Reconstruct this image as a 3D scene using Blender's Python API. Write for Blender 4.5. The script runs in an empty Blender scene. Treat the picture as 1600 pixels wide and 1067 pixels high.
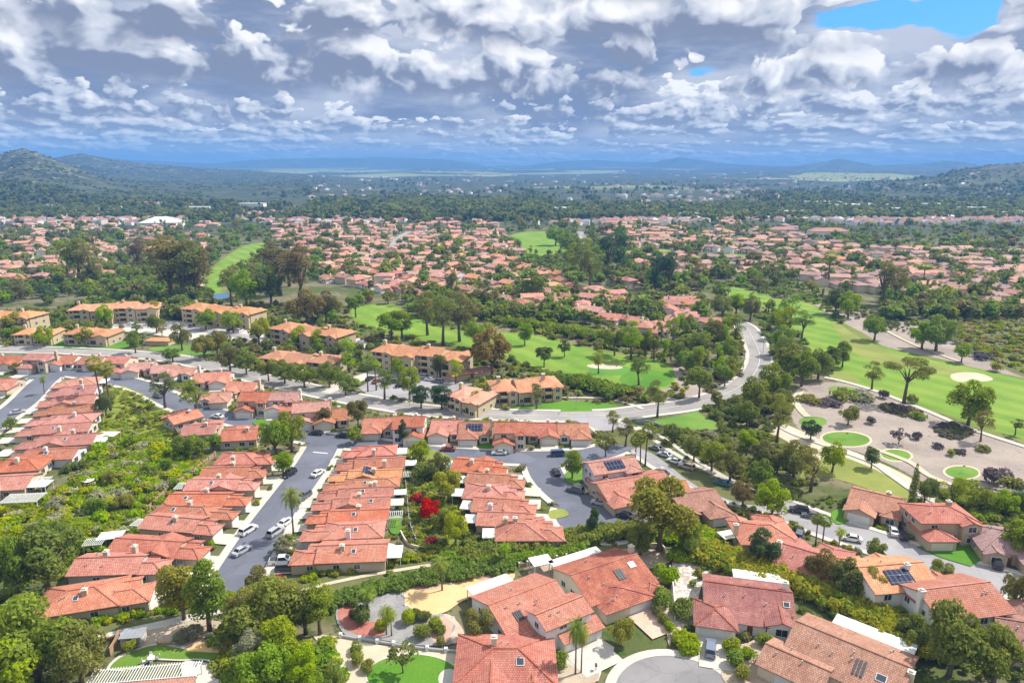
import bpy, math, random
import numpy as np
from mathutils import Vector, Matrix, noise as mnoise

# ---------------------------------------------------------------- scene, camera, sky, sun
scene = bpy.context.scene
COL = scene.collection
RNG = random.Random(7)
R = math.radians
H, FPX, PITCH = 85.0, 1067.0, R(14.5)          # camera height, focal length in photo pixels, tilt
CP, SP = math.cos(PITCH), math.sin(PITCH)
cam_d = bpy.data.cameras.new('camera'); cam = bpy.data.objects.new('camera', cam_d); COL.objects.link(cam)
cam_d.sensor_width = 36; cam_d.lens = 36*FPX/1600; cam_d.clip_start = 1; cam_d.clip_end = 80000
cam.location = (0, 0, H); cam.rotation_euler = (math.pi/2-PITCH, 0, 0)
scene.camera = cam
scene.view_settings.view_transform = 'Standard'; scene.view_settings.look = 'None'
scene.view_settings.exposure = 0.74; scene.view_settings.gamma = 1
scene.cycles.use_denoising = True
scene.cycles.max_bounces = 6; scene.cycles.diffuse_bounces = 2; scene.cycles.glossy_bounces = 2
scene.cycles.transmission_bounces = 2; scene.cycles.volume_bounces = 1; scene.cycles.transparent_max_bounces = 4
SUN_EL, SUN_AZ = R(50), R(66)                   # azimuth from +Y (view direction) towards +X

class NT:
    """small node-tree writer"""
    def __init__(s, nt): s.nt = nt; nt.nodes.clear()
    def n(s, t, **k):
        x = s.nt.nodes.new(t)
        for a, b in k.items(): setattr(x, a, b)
        return x
    def set(s, sock, v):
        if v is None: return
        if isinstance(v, bpy.types.NodeSocket): s.nt.links.new(v, sock)
        elif hasattr(sock.default_value, '__len__') and not hasattr(v, '__len__'):
            sock.default_value = [v]*len(sock.default_value)
        elif hasattr(v, '__len__') and len(v) == 3 and len(sock.default_value) == 4: sock.default_value = (*v, 1)
        else: sock.default_value = v
    def m(s, op, a, b=None, c=None, clamp=False):
        x = s.n('ShaderNodeMath', operation=op, use_clamp=clamp)
        for i, v in enumerate((a, b, c)):
            if v is not None: s.set(x.inputs[i], v)
        return x.outputs[0]
    def vm(s, op, a, b=None):
        x = s.n('ShaderNodeVectorMath', operation=op); s.set(x.inputs[0], a)
        if b is not None: s.set(x.inputs[1], b)
        return x.outputs[0]
    def xyz(s, x=0., y=0., z=0.):
        c = s.n('ShaderNodeCombineXYZ')
        for i, v in enumerate((x, y, z)): s.set(c.inputs[i], v)
        return c.outputs[0]
    def sep(s, v):
        c = s.n('ShaderNodeSeparateXYZ'); s.set(c.inputs[0], v); return c.outputs
    def noise(s, vec, scale, detail=4, rough=.5, dist=0., col=False, lac=2.0, dim='3D'):
        x = s.n('ShaderNodeTexNoise', noise_dimensions=dim)
        s.set(x.inputs['Vector'], vec); x.inputs['Scale'].default_value = scale; x.inputs['Detail'].default_value = detail
        x.inputs['Roughness'].default_value = rough; x.inputs['Distortion'].default_value = dist; x.inputs['Lacunarity'].default_value = lac
        return x.outputs['Color' if col else 'Fac']
    def vor(s, vec, scale, detail=0, rough=.5, feature='F1', smooth=None, out='Distance', dim='3D'):
        x = s.n('ShaderNodeTexVoronoi', feature=feature, voronoi_dimensions=dim)
        s.set(x.inputs['Vector'], vec); x.inputs['Scale'].default_value = scale
        x.inputs['Detail'].default_value = detail; x.inputs['Roughness'].default_value = rough
        if smooth is not None: x.inputs['Smoothness'].default_value = smooth
        return x.outputs[out]
    def ss(s, v, a, b, lo=0., hi=1., kind='SMOOTHSTEP'):
        x = s.n('ShaderNodeMapRange', interpolation_type=kind)
        for i, q in enumerate((v, a, b, lo, hi)): s.set(x.inputs[i], q)
        return x.outputs[0]
    def mix(s, f, a, b, mode='MIX'):
        x = s.n('ShaderNodeMix', data_type='RGBA', blend_type=mode, clamp_factor=True)
        s.set(x.inputs[0], f); s.set(x.inputs[6], a); s.set(x.inputs[7], b)
        return x.outputs[2]

world = bpy.data.worlds.new('World'); scene.world = world; world.use_nodes = True
def build_sky():
    t = NT(world.node_tree)
    d = t.vm('NORMALIZE', t.n('ShaderNodeTexCoord').outputs['Generated'])
    x, y, z = t.sep(d)
    az = t.m('ARCTAN2', x, y); el = t.m('ARCSINE', z)
    sky = t.n('ShaderNodeTexSky', sky_type='NISHITA', sun_disc=False, sun_elevation=SUN_EL, sun_rotation=SUN_AZ)
    sky.air_density = 1.0; sky.dust_density = .6; sky.ozone_density = 3.0
    base = t.mix(1., sky.outputs[0], (.055, .085, .115, 1), 'MULTIPLY')
    P = lambda px, py: ((px-800)/1067., math.atan((258-py)/1067.))     # only for reading sizes off: azimuth, elevation of a cloud
    warp = t.noise(t.xyz(az, t.m('MULTIPLY', el, 1.6), 3.), 7, 3, .55, col=True)
    wx, wy, _ = t.sep(t.vm('SUBTRACT', warp, (.5, .5, .5)))
    def blob(cx, cy, rx, ry, amp):
        (a0, e0) = P(cx, cy); rx /= 1067.; ry /= 1067.
        dx = t.m('MULTIPLY', t.m('SUBTRACT', t.m('ADD', az, t.m('MULTIPLY', wx, .11)), a0), 1/rx)
        dy = t.m('MULTIPLY', t.m('SUBTRACT', t.m('ADD', el, t.m('MULTIPLY', wy, .055)), e0), 1/ry)
        q = t.m('ADD', t.m('MULTIPLY', dx, dx), t.m('MULTIPLY', dy, dy))
        return t.m('MULTIPLY', t.m('EXPONENT', t.m('MULTIPLY', q, -1.)), amp)
    def total(bl):
        o = None
        for b in bl:
            v = blob(*b); o = v if o is None else t.m('ADD', o, v)
        return o
    hole = total([(1296, 74, 88, 17, 1.1), (1385, 48, 34, 50, 1.2), (1064, 130, 24, 9, .40), (1240, 8, 120, 42, -1.3), (1520, 10, 95, 75, -1.3)])
    glow = total([(60, 20, 130, 50, .30), (640, 92, 70, 40, .25), (770, 50, 80, 40, .34), (1250, 110, 170, 45, .38), (1480, 25, 80, 40, .2), (950, 40, 80, 34, .2), (520, 170, 70, 22, .2), (1040, 150, 70, 24, .3),
                  (430, 120, 200, 60, -.30), (1060, 88, 150, 30, -.34), (860, 165, 140, 24, -.24), (110, 150, 160, 20, -.2), (1570, 130, 70, 60, -.2), (290, 30, 90, 30, -.1), (900, 70, 90, 40, -.10)])
    base = t.mix(.5, base, (.012, .26, .58))
    vn = t.noise(t.xyz(t.m('MULTIPLY', az, 5.), t.m('MULTIPLY', el, 20.), 0.), 1., 6, .6, dim='2D')
    veil = t.ss(t.m('SUBTRACT', vn, t.m('MULTIPLY', hole, 1.1)), .10, .28)
    vcol = t.mix(t.ss(t.m('ADD', vn, t.m('MULTIPLY', glow, .5)), .30, .70), (.14, .18, .28), (.36, .39, .465))
    vcol = t.mix(t.ss(el, .05, .0), vcol, (.32, .385, .47))
    out = t.mix(veil, base, vcol)
    #       base y, top y, sideways scale, seed, wander, cover
    rows = [(257, 240, 15., 3.1, .004, .95), (243, 226, 13., 17.7, .005, .95), (232, 209, 11., 29.3, .006, .95), (218, 184, 10., 41.9, .008, .95), (201, 140, 9., 57.2, .012, 1.),
            (160, 58, 5.6, 71.4, .022, 1.0), (98, -14, 4.2, 83.8, .030, 1.05), (20, -160, 3.2, 97.1, .04, 1.15)]
    for i, (yb, yt, s, seed, wand, cov) in enumerate(rows):
        e0, e1 = P(0, yb)[1], P(0, yt)[1]; th = e1-e0
        u = t.m('ADD', t.m('MULTIPLY', az, s), seed); sv = s*(4.2, 3.8, 3.2, 2.4, 1.7, 1.35, 1.35, 1.35)[i]
        v = t.m('ADD', t.m('MULTIPLY', el, sv), seed*.3)
        lowf = t.noise(t.xyz(t.m('MULTIPLY', u, .35), seed, 0.), 1., 2, .5, dim='2D')
        def body(du, dv):
            q = t.xyz(t.m('ADD', u, du), t.m('ADD', v, dv), 0.)
            n = t.noise(q, .95, 8, .58, .0, dim='2D')
            p = t.vor(t.vm('ADD', q, t.vm('MULTIPLY', t.vm('SUBTRACT', warp, (.5, .5, .5)), (.5, .5, 0.))), 2.2, 3, .55, 'F1', dim='2D')
            return t.m('ADD', n, t.m('MULTIPLY', t.m('SUBTRACT', .42, p), .42))
        N = body(0., 0.); N2 = body(.07, .10)
        h = t.m('DIVIDE', t.m('SUBTRACT', el, t.m('ADD', e0, t.m('MULTIPLY', t.m('SUBTRACT', lowf, .5), wand))), th)
        amp = t.m('ADD', t.m('MULTIPLY', t.m('SUBTRACT', N, .5), 2.4), t.m('ADD', t.m('MULTIPLY', t.m('SUBTRACT', lowf, .5), 2.4), 1.02*cov))
        f = t.m('SUBTRACT', amp, h)
        if i >= 4: f = t.m('SUBTRACT', f, t.m('MULTIPLY', hole, 2.6))
        soft = .10 if i < 4 else .13
        alpha = t.m('MULTIPLY', t.ss(f, -.02, soft), t.ss(t.m('ADD', h, t.m('MULTIPLY', t.m('SUBTRACT', N, .5), .5)), -.22, .10))
        lit = t.m('ADD', t.m('MULTIPLY', t.ss(h, -.1, .85), .62), t.m('MULTIPLY', t.m('SUBTRACT', N, N2), 2.3))
        lit = t.m('ADD', lit, t.m('ADD', t.m('MULTIPLY', t.m('SUBTRACT', lowf, .5), .5), (.04 if i < 4 else .0)))
        if i >= 4: lit = t.m('ADD', lit, glow)
        lit = t.m('ADD', lit, t.m('MULTIPLY', t.ss(f, .35, .0), .12))
        k = min(i/5, 1.)
        lp = lambda a, b: tuple(p+(q-p)*k for p, q in zip(a, b))
        col = t.mix(t.ss(lit, .02, .50), lp((.22, .29, .41), (.155, .18, .255)), lp((.42, .48, .55), (.41, .435, .495)))
        col = t.mix(t.ss(lit, .42, .98), col, lp((.56, .59, .63), (.66, .655, .655)))
        out = t.mix(alpha, out, col)
    # deeper blue rain-hazed air low on the left, as in the photograph
    low = t.m('MULTIPLY', t.ss(el, .055, .0), t.ss(az, .2, -.55, .0, .6))
    out = t.mix(low, out, (.12, .27, .52))
    out = t.mix(t.ss(el, .25, .55, 0, .55), out, (.72, .75, .80))                              # unseen overhead sky brightened evenly, added as fill light
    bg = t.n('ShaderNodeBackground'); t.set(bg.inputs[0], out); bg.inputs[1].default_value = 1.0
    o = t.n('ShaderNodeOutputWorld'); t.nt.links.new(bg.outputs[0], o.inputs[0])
    world.cycles.sampling_method = 'MANUAL'; world.cycles.sample_map_resolution = 512
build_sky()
sun_d = bpy.data.lights.new('sun', 'SUN'); sun = bpy.data.objects.new('sun', sun_d); COL.objects.link(sun)
sun_d.energy = 4.2; sun_d.angle = R(.5); sun_d.color = (1, .95, .87)
SV = Vector((math.sin(SUN_AZ)*math.cos(SUN_EL), math.cos(SUN_AZ)*math.cos(SUN_EL), math.sin(SUN_EL)))
sun.rotation_euler = SV.to_track_quat('Z', 'Y').to_euler(); sun.location = SV*300

# ---------------------------------------------------------------- reading the ground: where a sight line meets height z
def G(px, py, z=0.):
    dx, u = (px-800)/FPX, (533.5-py)/FPX
    d = (dx, CP+u*SP, -SP+u*CP)
    k = (z-H)/d[2]
    return Vector((d[0]*k, d[1]*k, z))
def GP(pts, z=0.): return [G(a, b, z) for a, b in pts]
def ppm(v):                                       # photo pixels per metre at a point, for sizes read off the photo
    return FPX/(v[1]*CP+(H-v[2])*SP)

# ---------------------------------------------------------------- mesh writer
class MB:
    def __init__(s): s.v, s.f, s.mi = [], [], []
    def poly(s, pts, mi=0):
        b = len(s.v); s.v += [tuple(p) for p in pts]; s.f.append(tuple(range(b, b+len(pts)))); s.mi.append(mi)
    def box(s, x0, x1, y0, y1, z0, z1, mi=0, top=True, bot=True):
        b = len(s.v)
        s.v += [(x0, y0, z0), (x1, y0, z0), (x1, y1, z0), (x0, y1, z0), (x0, y0, z1), (x1, y0, z1), (x1, y1, z1), (x0, y1, z1)]
        fs = [(0, 1, 5, 4), (1, 2, 6, 5), (2, 3, 7, 6), (3, 0, 4, 7)]
        if top: fs.append((4, 5, 6, 7))
        if bot: fs.append((3, 2, 1, 0))
        s.f += [tuple(b+i for i in q) for q in fs]; s.mi += [mi]*len(fs)
    def bar(s, a, b_, w, h, mi=0, up=(0, 0, 1)):
        a, b_ = Vector(a), Vector(b_); d = (b_-a).normalized(); sx = d.cross(Vector(up))
        sx = (sx.normalized() if sx.length > 1e-4 else Vector((1, 0, 0)))*w/2; sz = sx.cross(d).normalized()*h/2
        b = len(s.v)
        for p in (a, b_): s.v += [tuple(p-sx-sz), tuple(p+sx-sz), tuple(p+sx+sz), tuple(p-sx+sz)]
        fs = [(0, 1, 5, 4), (1, 2, 6, 5), (2, 3, 7, 6), (3, 0, 4, 7), (3, 2, 1, 0), (4, 5, 6, 7)]
        s.f += [tuple(b+i for i in q) for q in fs]; s.mi += [mi]*6
    def tube(s, pts, rad, n=7, mi=0, cap=True):
        rings = []
        for i, p in enumerate(pts):
            p = Vector(p); d = (Vector(pts[min(i+1, len(pts)-1)])-Vector(pts[max(i-1, 0)])).normalized()
            a = d.cross(Vector((0, 1, .01)) if abs(d.y) < .9 else Vector((1, 0, 0))).normalized(); c = d.cross(a)
            r = rad[i] if hasattr(rad, '__len__') else rad
            b = len(s.v)
            s.v += [tuple(p+(a*math.cos(q)+c*math.sin(q))*r) for q in (2*math.pi*j/n for j in range(n))]; rings.append(b)
        for b0, b1 in zip(rings, rings[1:]):
            for j in range(n):
                k = (j+1) % n; s.f.append((b0+j, b0+k, b1+k, b1+j)); s.mi.append(mi)
        if cap:
            s.f.append(tuple(rings[-1]+j for j in range(n))); s.mi.append(mi)
            s.f.append(tuple(rings[0]+n-1-j for j in range(n))); s.mi.append(mi)
    def quads(s, V, Q, mi=0):
        b = len(s.v); s.v += [tuple(r) for r in V.tolist()]; s.f += [tuple(b+i for i in q) for q in Q.tolist()]; s.mi += [mi]*len(Q)
    def mesh(s, name, mats, smooth=False):
        me = bpy.data.meshes.new(name); me.from_pydata(s.v, [], s.f)
        for m in (mats if isinstance(mats, (list, tuple)) else [mats]): me.materials.append(m)
        me.polygons.foreach_set('material_index', s.mi)
        if smooth: me.polygons.foreach_set('use_smooth', [True]*len(s.f))
        # metres along the eave / up the slope on every face, for tiles and boards
        nl = len(me.loops); co = np.array(s.v, np.float32).reshape(-1, 3)
        lv = np.empty(nl, np.int32); me.loops.foreach_get('vertex_index', lv)
        pn = np.empty(len(s.f)*3, np.float32); me.polygons.foreach_get('normal', pn); pn = pn.reshape(-1, 3)
        ln = np.repeat(pn, [len(f) for f in s.f], axis=0)
        u = np.stack([-ln[:, 1], ln[:, 0], np.zeros(nl)], 1); q = np.linalg.norm(u, axis=1); flat = q < .05
        u[flat] = (1, 0, 0); q[flat] = 1; u /= q[:, None]; w = np.cross(ln, u)
        p = co[lv]; uv = np.stack([(p*u).sum(1), (p*w).sum(1)], 1)
        me.uv_layers.new(name='UVMap').data.foreach_set('uv', uv.astype(np.float32).ravel())
        me.validate(); me.update(); return me
    def build(s, name, mats, parent=None, loc=None, smooth=False):
        o = bpy.data.objects.new(name, s.mesh(name, mats, smooth)); COL.objects.link(o)
        if parent is not None: o.parent = parent
        if loc is not None: o.location = loc
        return o

def npmesh(name, V, Q, mats, mi=None, smooth=False):
    me = bpy.data.meshes.new(name); nv, nq = len(V), len(Q); k = Q.shape[1]
    me.vertices.add(nv); me.vertices.foreach_set('co', np.ascontiguousarray(V, np.float32).ravel())
    me.loops.add(nq*k); me.loops.foreach_set('vertex_index', np.ascontiguousarray(Q, np.int32).ravel())
    me.polygons.add(nq); me.polygons.foreach_set('loop_start', np.arange(0, nq*k, k, dtype=np.int32))
    for m in (mats if isinstance(mats, (list, tuple)) else [mats]): me.materials.append(m)
    if mi is not None: me.polygons.foreach_set('material_index', np.ascontiguousarray(mi, np.int32))
    if smooth: me.polygons.foreach_set('use_smooth', np.ones(nq, bool))
    me.update(calc_edges=True); return me

def tag(o, label=None, cat=None, group=None, kind=None):
    for k, v in (('label', label), ('category', cat), ('group', group), ('kind', kind)):
        if v: o[k] = v
    return o
def thing(name, label, cat, loc=(0, 0, 0), rz=0., group=None):
    o = bpy.data.objects.new(name, None); COL.objects.link(o); o.location = loc; o.rotation_euler = (0, 0, rz)
    o.empty_display_size = .3
    return tag(o, label, cat, group)
def link(name, me, parent=None, loc=None):
    o = bpy.data.objects.new(name, me); COL.objects.link(o)
    if parent is not None: o.parent = parent
    if loc is not None: o.location = loc
    return o
def copy_tree(o, parent=None):
    c = o.copy(); COL.objects.link(c)
    if parent is not None: c.parent = parent
    for ch in list(o.children): copy_tree(ch, c)
    return c
ORD = 'first second third fourth fifth sixth seventh eighth ninth tenth eleventh twelfth thirteenth fourteenth fifteenth sixteenth seventeenth eighteenth nineteenth twentieth'.split()

# ---------------------------------------------------------------- materials
def new_mat(name):
    m = bpy.data.materials.new(name); m.use_nodes = True; return m, NT(m.node_tree)
def finish(t, bsdf):
    o = t.n('ShaderNodeOutputMaterial'); t.nt.links.new(bsdf, o.inputs['Surface'])
def principled(t, col, rough=.8, metal=0., spec=.3, bump=None, bstr=.3, bdist=.05):
    b = t.n('ShaderNodeBsdfPrincipled'); t.set(b.inputs['Base Color'], col); t.set(b.inputs['Roughness'], rough)
    t.set(b.inputs['Metallic'], metal); t.set(b.inputs['Specular IOR Level'], spec)
    if bump is not None:
        k = t.n('ShaderNodeBump'); k.inputs['Strength'].default_value = bstr; k.inputs['Distance'].default_value = bdist
        t.set(k.inputs['Height'], bump); t.nt.links.new(k.outputs[0], b.inputs['Normal'])
    return b.outputs[0]
def wpos(t): return t.n('ShaderNodeNewGeometry').outputs['Position']
def hsv(t, col, h=.5, s=1., v=1.):
    x = t.n('ShaderNodeHueSaturation'); t.set(x.inputs['Hue'], h); t.set(x.inputs['Saturation'], s); t.set(x.inputs['Value'], v); t.set(x.inputs['Color'], col)
    return x.outputs[0]
def orand(t): return t.n('ShaderNodeObjectInfo').outputs['Random']

def m_plain(name, c, rough=.7, var=.12, scale=.6, metal=0., spec=.3, per_object=0.):
    m, t = new_mat(name); p = wpos(t)
    n = t.noise(p, scale, 4, .6)
    col = hsv(t, c, .5, 1., t.ss(n, .25, .75, 1-var, 1+var, 'LINEAR'))
    if per_object: col = hsv(t, col, .5, 1., t.ss(orand(t), 0, 1, 1-per_object, 1+per_object, 'LINEAR'))
    finish(t, principled(t, col, rough, metal, spec)); return m
def m_roof(name, c, c2):
    m, t = new_mat(name); uv = t.n('ShaderNodeUVMap').outputs[0]; r = orand(t)
    b = t.n('ShaderNodeTexBrick', offset=.5); t.set(b.inputs['Vector'], uv)
    t.set(b.inputs['Color1'], (.80, .80, .80)); t.set(b.inputs['Color2'], (1.12, 1.12, 1.12)); t.set(b.inputs['Mortar'], (.42, .40, .40))
    b.inputs['Scale'].default_value = 1; b.inputs['Brick Width'].default_value = .42; b.inputs['Row Height'].default_value = .40
    b.inputs['Mortar Size'].default_value = .045; b.inputs['Mortar Smooth'].default_value = .4; b.inputs['Bias'].default_value = 0
    p = wpos(t)
    col = t.mix(t.ss(t.noise(p, .35, 4, .65), .35, .68), c, c2)
    col = t.mix(1., col, b.outputs['Color'], 'MULTIPLY')
    col = t.mix(t.ss(t.noise(p, .9, 5, .75), .56, .72, 0., .45), col, (.24, .13, .09)); col = t.mix(t.ss(t.noise(p, 2.6, 3, .7), .62, .74, 0., .5), col, (.66, .42, .30))
    u = t.sep(uv)                                     # weather streaks down the slope
    st = t.noise(t.xyz(t.m('MULTIPLY', u[0], 2.2), t.m('MULTIPLY', u[1], .25), 0), 1., 4, .6, dim='2D')
    col = hsv(t, col, t.ss(r, 0, 1, .490, .504, 'LINEAR'), t.ss(r, 0, 1, .80, 1.0, 'LINEAR'),
              t.m('MULTIPLY', t.ss(st, .3, .7, .84, 1.1, 'LINEAR'), t.ss(t.m('FRACT', t.m('MULTIPLY', r, 7.3)), 0, 1, .86, 1.14, 'LINEAR')))
    finish(t, principled(t, col, .82, 0, .25, b.outputs['Fac'], -.5, .05)); return m
def m_leaf(name, c, c2, trans=.42, hue=1.):
    m, t = new_mat(name); g = t.n('ShaderNodeNewGeometry'); r = orand(t)
    n = t.noise(g.outputs['Position'], .55, 2, .5)
    f = t.m('ADD', t.m('MULTIPLY', t.m('SUBTRACT', n, .5), 1.5), g.outputs['Random Per Island'])
    col = t.mix(f, c, c2)
    r2 = t.m('FRACT', t.m('MULTIPLY', r, 13.7))
    col = hsv(t, col, t.ss(r, 0, 1, .5-.022*hue, .5+.018*hue, 'LINEAR'), t.ss(r2, 0, 1, .85, 1.1, 'LINEAR'), t.ss(r2, 0, 1, .80, 1.25, 'LINEAR'))
    d = t.n('ShaderNodeBsdfDiffuse'); t.set(d.inputs[0], col)
    tr = t.n('ShaderNodeBsdfTranslucent'); t.set(tr.inputs[0], hsv(t, col, .5-.01*hue, 1.05, 1.5))
    x = t.n('ShaderNodeMixShader'); x.inputs[0].default_value = trans
    t.nt.links.new(d.outputs[0], x.inputs[1]); t.nt.links.new(tr.outputs[0], x.inputs[2]); finish(t, x.outputs[0]); return m
def m_ground(name, c, c2, c3, s1=.12, s2=1.6, th=(.55, .68), rough=.95, fine=5.):
    m, t = new_mat(name); p = wpos(t)
    col = t.mix(t.ss(t.noise(p, s1, 5, .65), .35, .65), c, c2)
    col = t.mix(t.ss(t.noise(p, s2, 4, .65), th[0], th[1]), col, c3)
    col = hsv(t, col, .5, 1., t.ss(t.noise(p, fine, 3, .7), .25, .75, .78, 1.2, 'LINEAR'))
    finish(t, principled(t, col, rough, 0, .1)); return m
def m_asphalt(name, c, crack=.5):
    m, t = new_mat(name); p = wpos(t)
    n = t.noise(p, .09, 4, .6); s = t.noise(p, 12, 2, .7)
    v = t.m('MULTIPLY', t.ss(n, .3, .7, .86, 1.14, 'LINEAR'), t.ss(s, .3, .7, .92, 1.08, 'LINEAR'))
    cr = t.vor(t.vm('ADD', p, t.vm('MULTIPLY', t.noise(p, .6, 3, .6, col=True), (2.5, 2.5, 0))), .13, feature='DISTANCE_TO_EDGE')
    v = t.m('MULTIPLY', v, t.ss(cr, .004, .03, 1-crack, 1.))
    pv = t.n('ShaderNodeTexVoronoi', voronoi_dimensions='2D', distance='CHEBYCHEV'); t.set(pv.inputs['Vector'], p); pv.inputs['Scale'].default_value = .085
    v = t.m('MULTIPLY', v, t.ss(t.sep(pv.outputs['Color'])[0], .0, 1., .88, 1.1, 'LINEAR'))
    oil = t.ss(t.noise(p, .8, 3, .6), .66, .74, 1., .80); v = t.m('MULTIPLY', v, oil)
    finish(t, principled(t, hsv(t, c, .5, 1., v), .85, 0, .25)); return m
def m_lawn(name, c, c2, stripe=0.):
    m, t = new_mat(name); p = wpos(t)
    col = t.mix(t.ss(t.noise(p, .05, 4, .6), .35, .65), c, c2)
    col = hsv(t, col, .5, 1., t.ss(t.noise(p, 2.5, 4, .75), .25, .75, .8, 1.2, 'LINEAR'))
    if stripe:
        x, y, _ = t.sep(p); w = t.m('SINE', t.m('MULTIPLY', t.m('ADD', t.m('MULTIPLY', x, .8), t.m('MULTIPLY', y, .55)), .55))
        col = hsv(t, col, .5, 1., t.ss(w, -.3, .3, 1-stripe, 1+stripe))
    dry = t.ss(t.noise(p, .11, 6, .72), .54, .72, 0, .55); col = t.mix(dry, col, (.24, .26, .08))
    finish(t, principled(t, col, .9, 0, .15)); return m
def m_solar():
    m, t = new_mat('solar_cells'); b = t.n('ShaderNodeTexBrick', offset=0.); t.set(b.inputs['Vector'], t.n('ShaderNodeUVMap').outputs[0])
    t.set(b.inputs['Color1'], (.012, .018, .05)); t.set(b.inputs['Color2'], (.016, .022, .06)); t.set(b.inputs['Mortar'], (.25, .27, .3))
    b.inputs['Scale'].default_value = 1; b.inputs['Brick Width'].default_value = 1.05; b.inputs['Row Height'].default_value = 1.65; b.inputs['Mortar Size'].default_value = .03
    finish(t, principled(t, b.outputs[0], .6, 0, .08)); return m

ROOF = {'coral': m_roof('coral_roof_tile', (.50, .168, .098), (.54, .225, .145)), 'red': m_roof('red_roof_tile', (.48, .125, .06), (.54, .18, .095)),
        'orange': m_roof('orange_roof_tile', (.60, .24, .095), (.64, .31, .15)), 'pink': m_roof('pink_roof_tile', (.53, .255, .175), (.48, .21, .14)),
        'brown': m_roof('brown_roof_tile', (.33, .15, .10), (.40, .20, .15)), 'mauve': m_roof('mauve_roof_tile', (.42, .25, .22), (.36, .20, .18)),
        'tan': m_roof('tan_roof_tile', (.52, .30, .19), (.46, .25, .16)), 'rust': m_roof('rust_roof_tile', (.42, .16, .075), (.50, .21, .11)),
        'clay': m_roof('clay_roof_tile', (.46, .245, .165), (.38, .18, .115)),
        'mixed': m_roof('mixed_red_tile', (.36, .10, .065), (.50, .17, .10))}
WALL = {k: m_plain(k+'_stucco', c, .9, .08, .5) for k, c in dict(cream=(.62, .53, .40), beige=(.50, .42, .32), white=(.74, .73, .70), lilac=(.60, .57, .60),
        pink=(.66, .52, .46), yellow=(.52, .42, .26), grey=(.48, .46, .43), tan=(.46, .36, .25)).items()}
M_GLASS = m_plain('window_glass', (.035, .045, .06), .08, .1, .3, 0, .8)
M_WHITE = m_plain('white_paint', (.64, .64, .62), .5, .05)
M_TRIM = m_plain('cream_trim', (.60, .55, .46), .6, .08)
M_DOOR = m_plain('brown_door', (.16, .08, .045), .6, .1)
M_DARK = m_plain('dark_metal', (.06, .06, .065), .5, .1)
M_GREYM = m_plain('grey_metal', (.38, .39, .41), .4, .1, metal=.4)
M_WOOD = m_plain('weathered_wood', (.36, .24, .14), .8, .2, 1.5)
M_FASCIA = m_plain('fascia_paint', (.30, .15, .10), .7, .1)
M_SOLAR = m_solar()
M_CONC = m_ground('pale_concrete', (.46, .43, .38), (.52, .49, .43), (.38, .35, .30), .2, 1.2, (.6, .75), .85)
M_DRIVE = m_ground('driveway_concrete', (.47, .44, .385), (.54, .50, .44), (.38, .35, .30), .25, .8, (.6, .75), .85)
M_PAVER = m_ground('pink_driveway_concrete', (.52, .36, .27), (.58, .42, .33), (.46, .31, .24), .3, 1., (.6, .72), .85)
M_ASPH = m_asphalt('blue_grey_asphalt', (.128, .134, .165), .10)
M_ASPH2 = m_asphalt('faded_tan_asphalt', (.285, .265, .25), .07)
M_ASPH3 = m_asphalt('grey_asphalt', (.23, .22, .22), .12)
M_ASPH4 = m_asphalt('pale_grey_asphalt', (.29, .275, .28), .09)
M_LINE = m_plain('road_paint', (.72, .70, .64), .7, .1, 3)
M_FAIR = m_lawn('fairway_grass', (.12, .225, .022), (.18, .27, .035), .07)
M_GREEN = m_lawn('putting_green_grass', (.075, .20, .028), (.10, .235, .035))
M_LAWN = m_lawn('lawn_grass', (.085, .19, .022), (.15, .25, .04))
M_LAWN2 = m_lawn('dry_lawn_grass', (.17, .20, .045), (.24, .26, .06))
M_TURF = m_lawn('artificial_turf', (.10, .19, .022), (.12, .21, .028))
M_BRIGHT = m_lawn('watered_lawn', (.065, .18, .014), (.10, .22, .02))
M_SLOPE = m_ground('flowering_slope', (.14, .185, .03), (.235, .255, .045), (.09, .13, .03), .10, .7, (.55, .66))
M_SCRUB = m_ground('scrub_ground', (.10, .115, .04), (.15, .15, .06), (.22, .18, .10), .08, .5, (.6, .7))
M_LILAC = m_ground('mauve_mulch', (.27, .225, .195), (.345, .29, .245), (.19, .155, .14), .06, .7, (.58, .68))
M_TANDIRT = m_ground('tan_gravel', (.44, .36, .27), (.38, .30, .22), (.30, .23, .17), .15, 1., (.58, .7))
M_SAND = m_ground('pale_sand', (.47, .40, .29), (.53, .46, .34), (.40, .33, .24), .2, 1., (.6, .75))
M_ORANGE = m_ground('orange_sand', (.60, .40, .19), (.64, .44, .23), (.54, .35, .17), .2, 1., (.6, .75))
M_REDROCK = m_ground('red_rock_chips', (.36, .13, .10), (.42, .18, .14), (.28, .10, .08), .3, 2., (.55, .68))
M_GREYROCK = m_ground('grey_gravel', (.24, .23, .23), (.30, .29, .28), (.17, .165, .16), .3, 2., (.55, .68))
M_ROSE = m_ground('rose_gravel', (.46, .28, .21), (.50, .34, .27), (.40, .24, .18), .3, 2., (.55, .68))
M_ROCKY = m_ground('pale_rocks', (.52, .46, .40), (.36, .30, .25), (.66, .62, .57), .5, 1.4, (.5, .6))
M_ROUGH = m_ground('rough_grass', (.13, .175, .035), (.19, .20, .06), (.10, .13, .03), .12, .9, (.55, .68))
M_WATER = m_plain('pond_water', (.03, .12, .22), .08, .1, .1, 0, .6)
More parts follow.
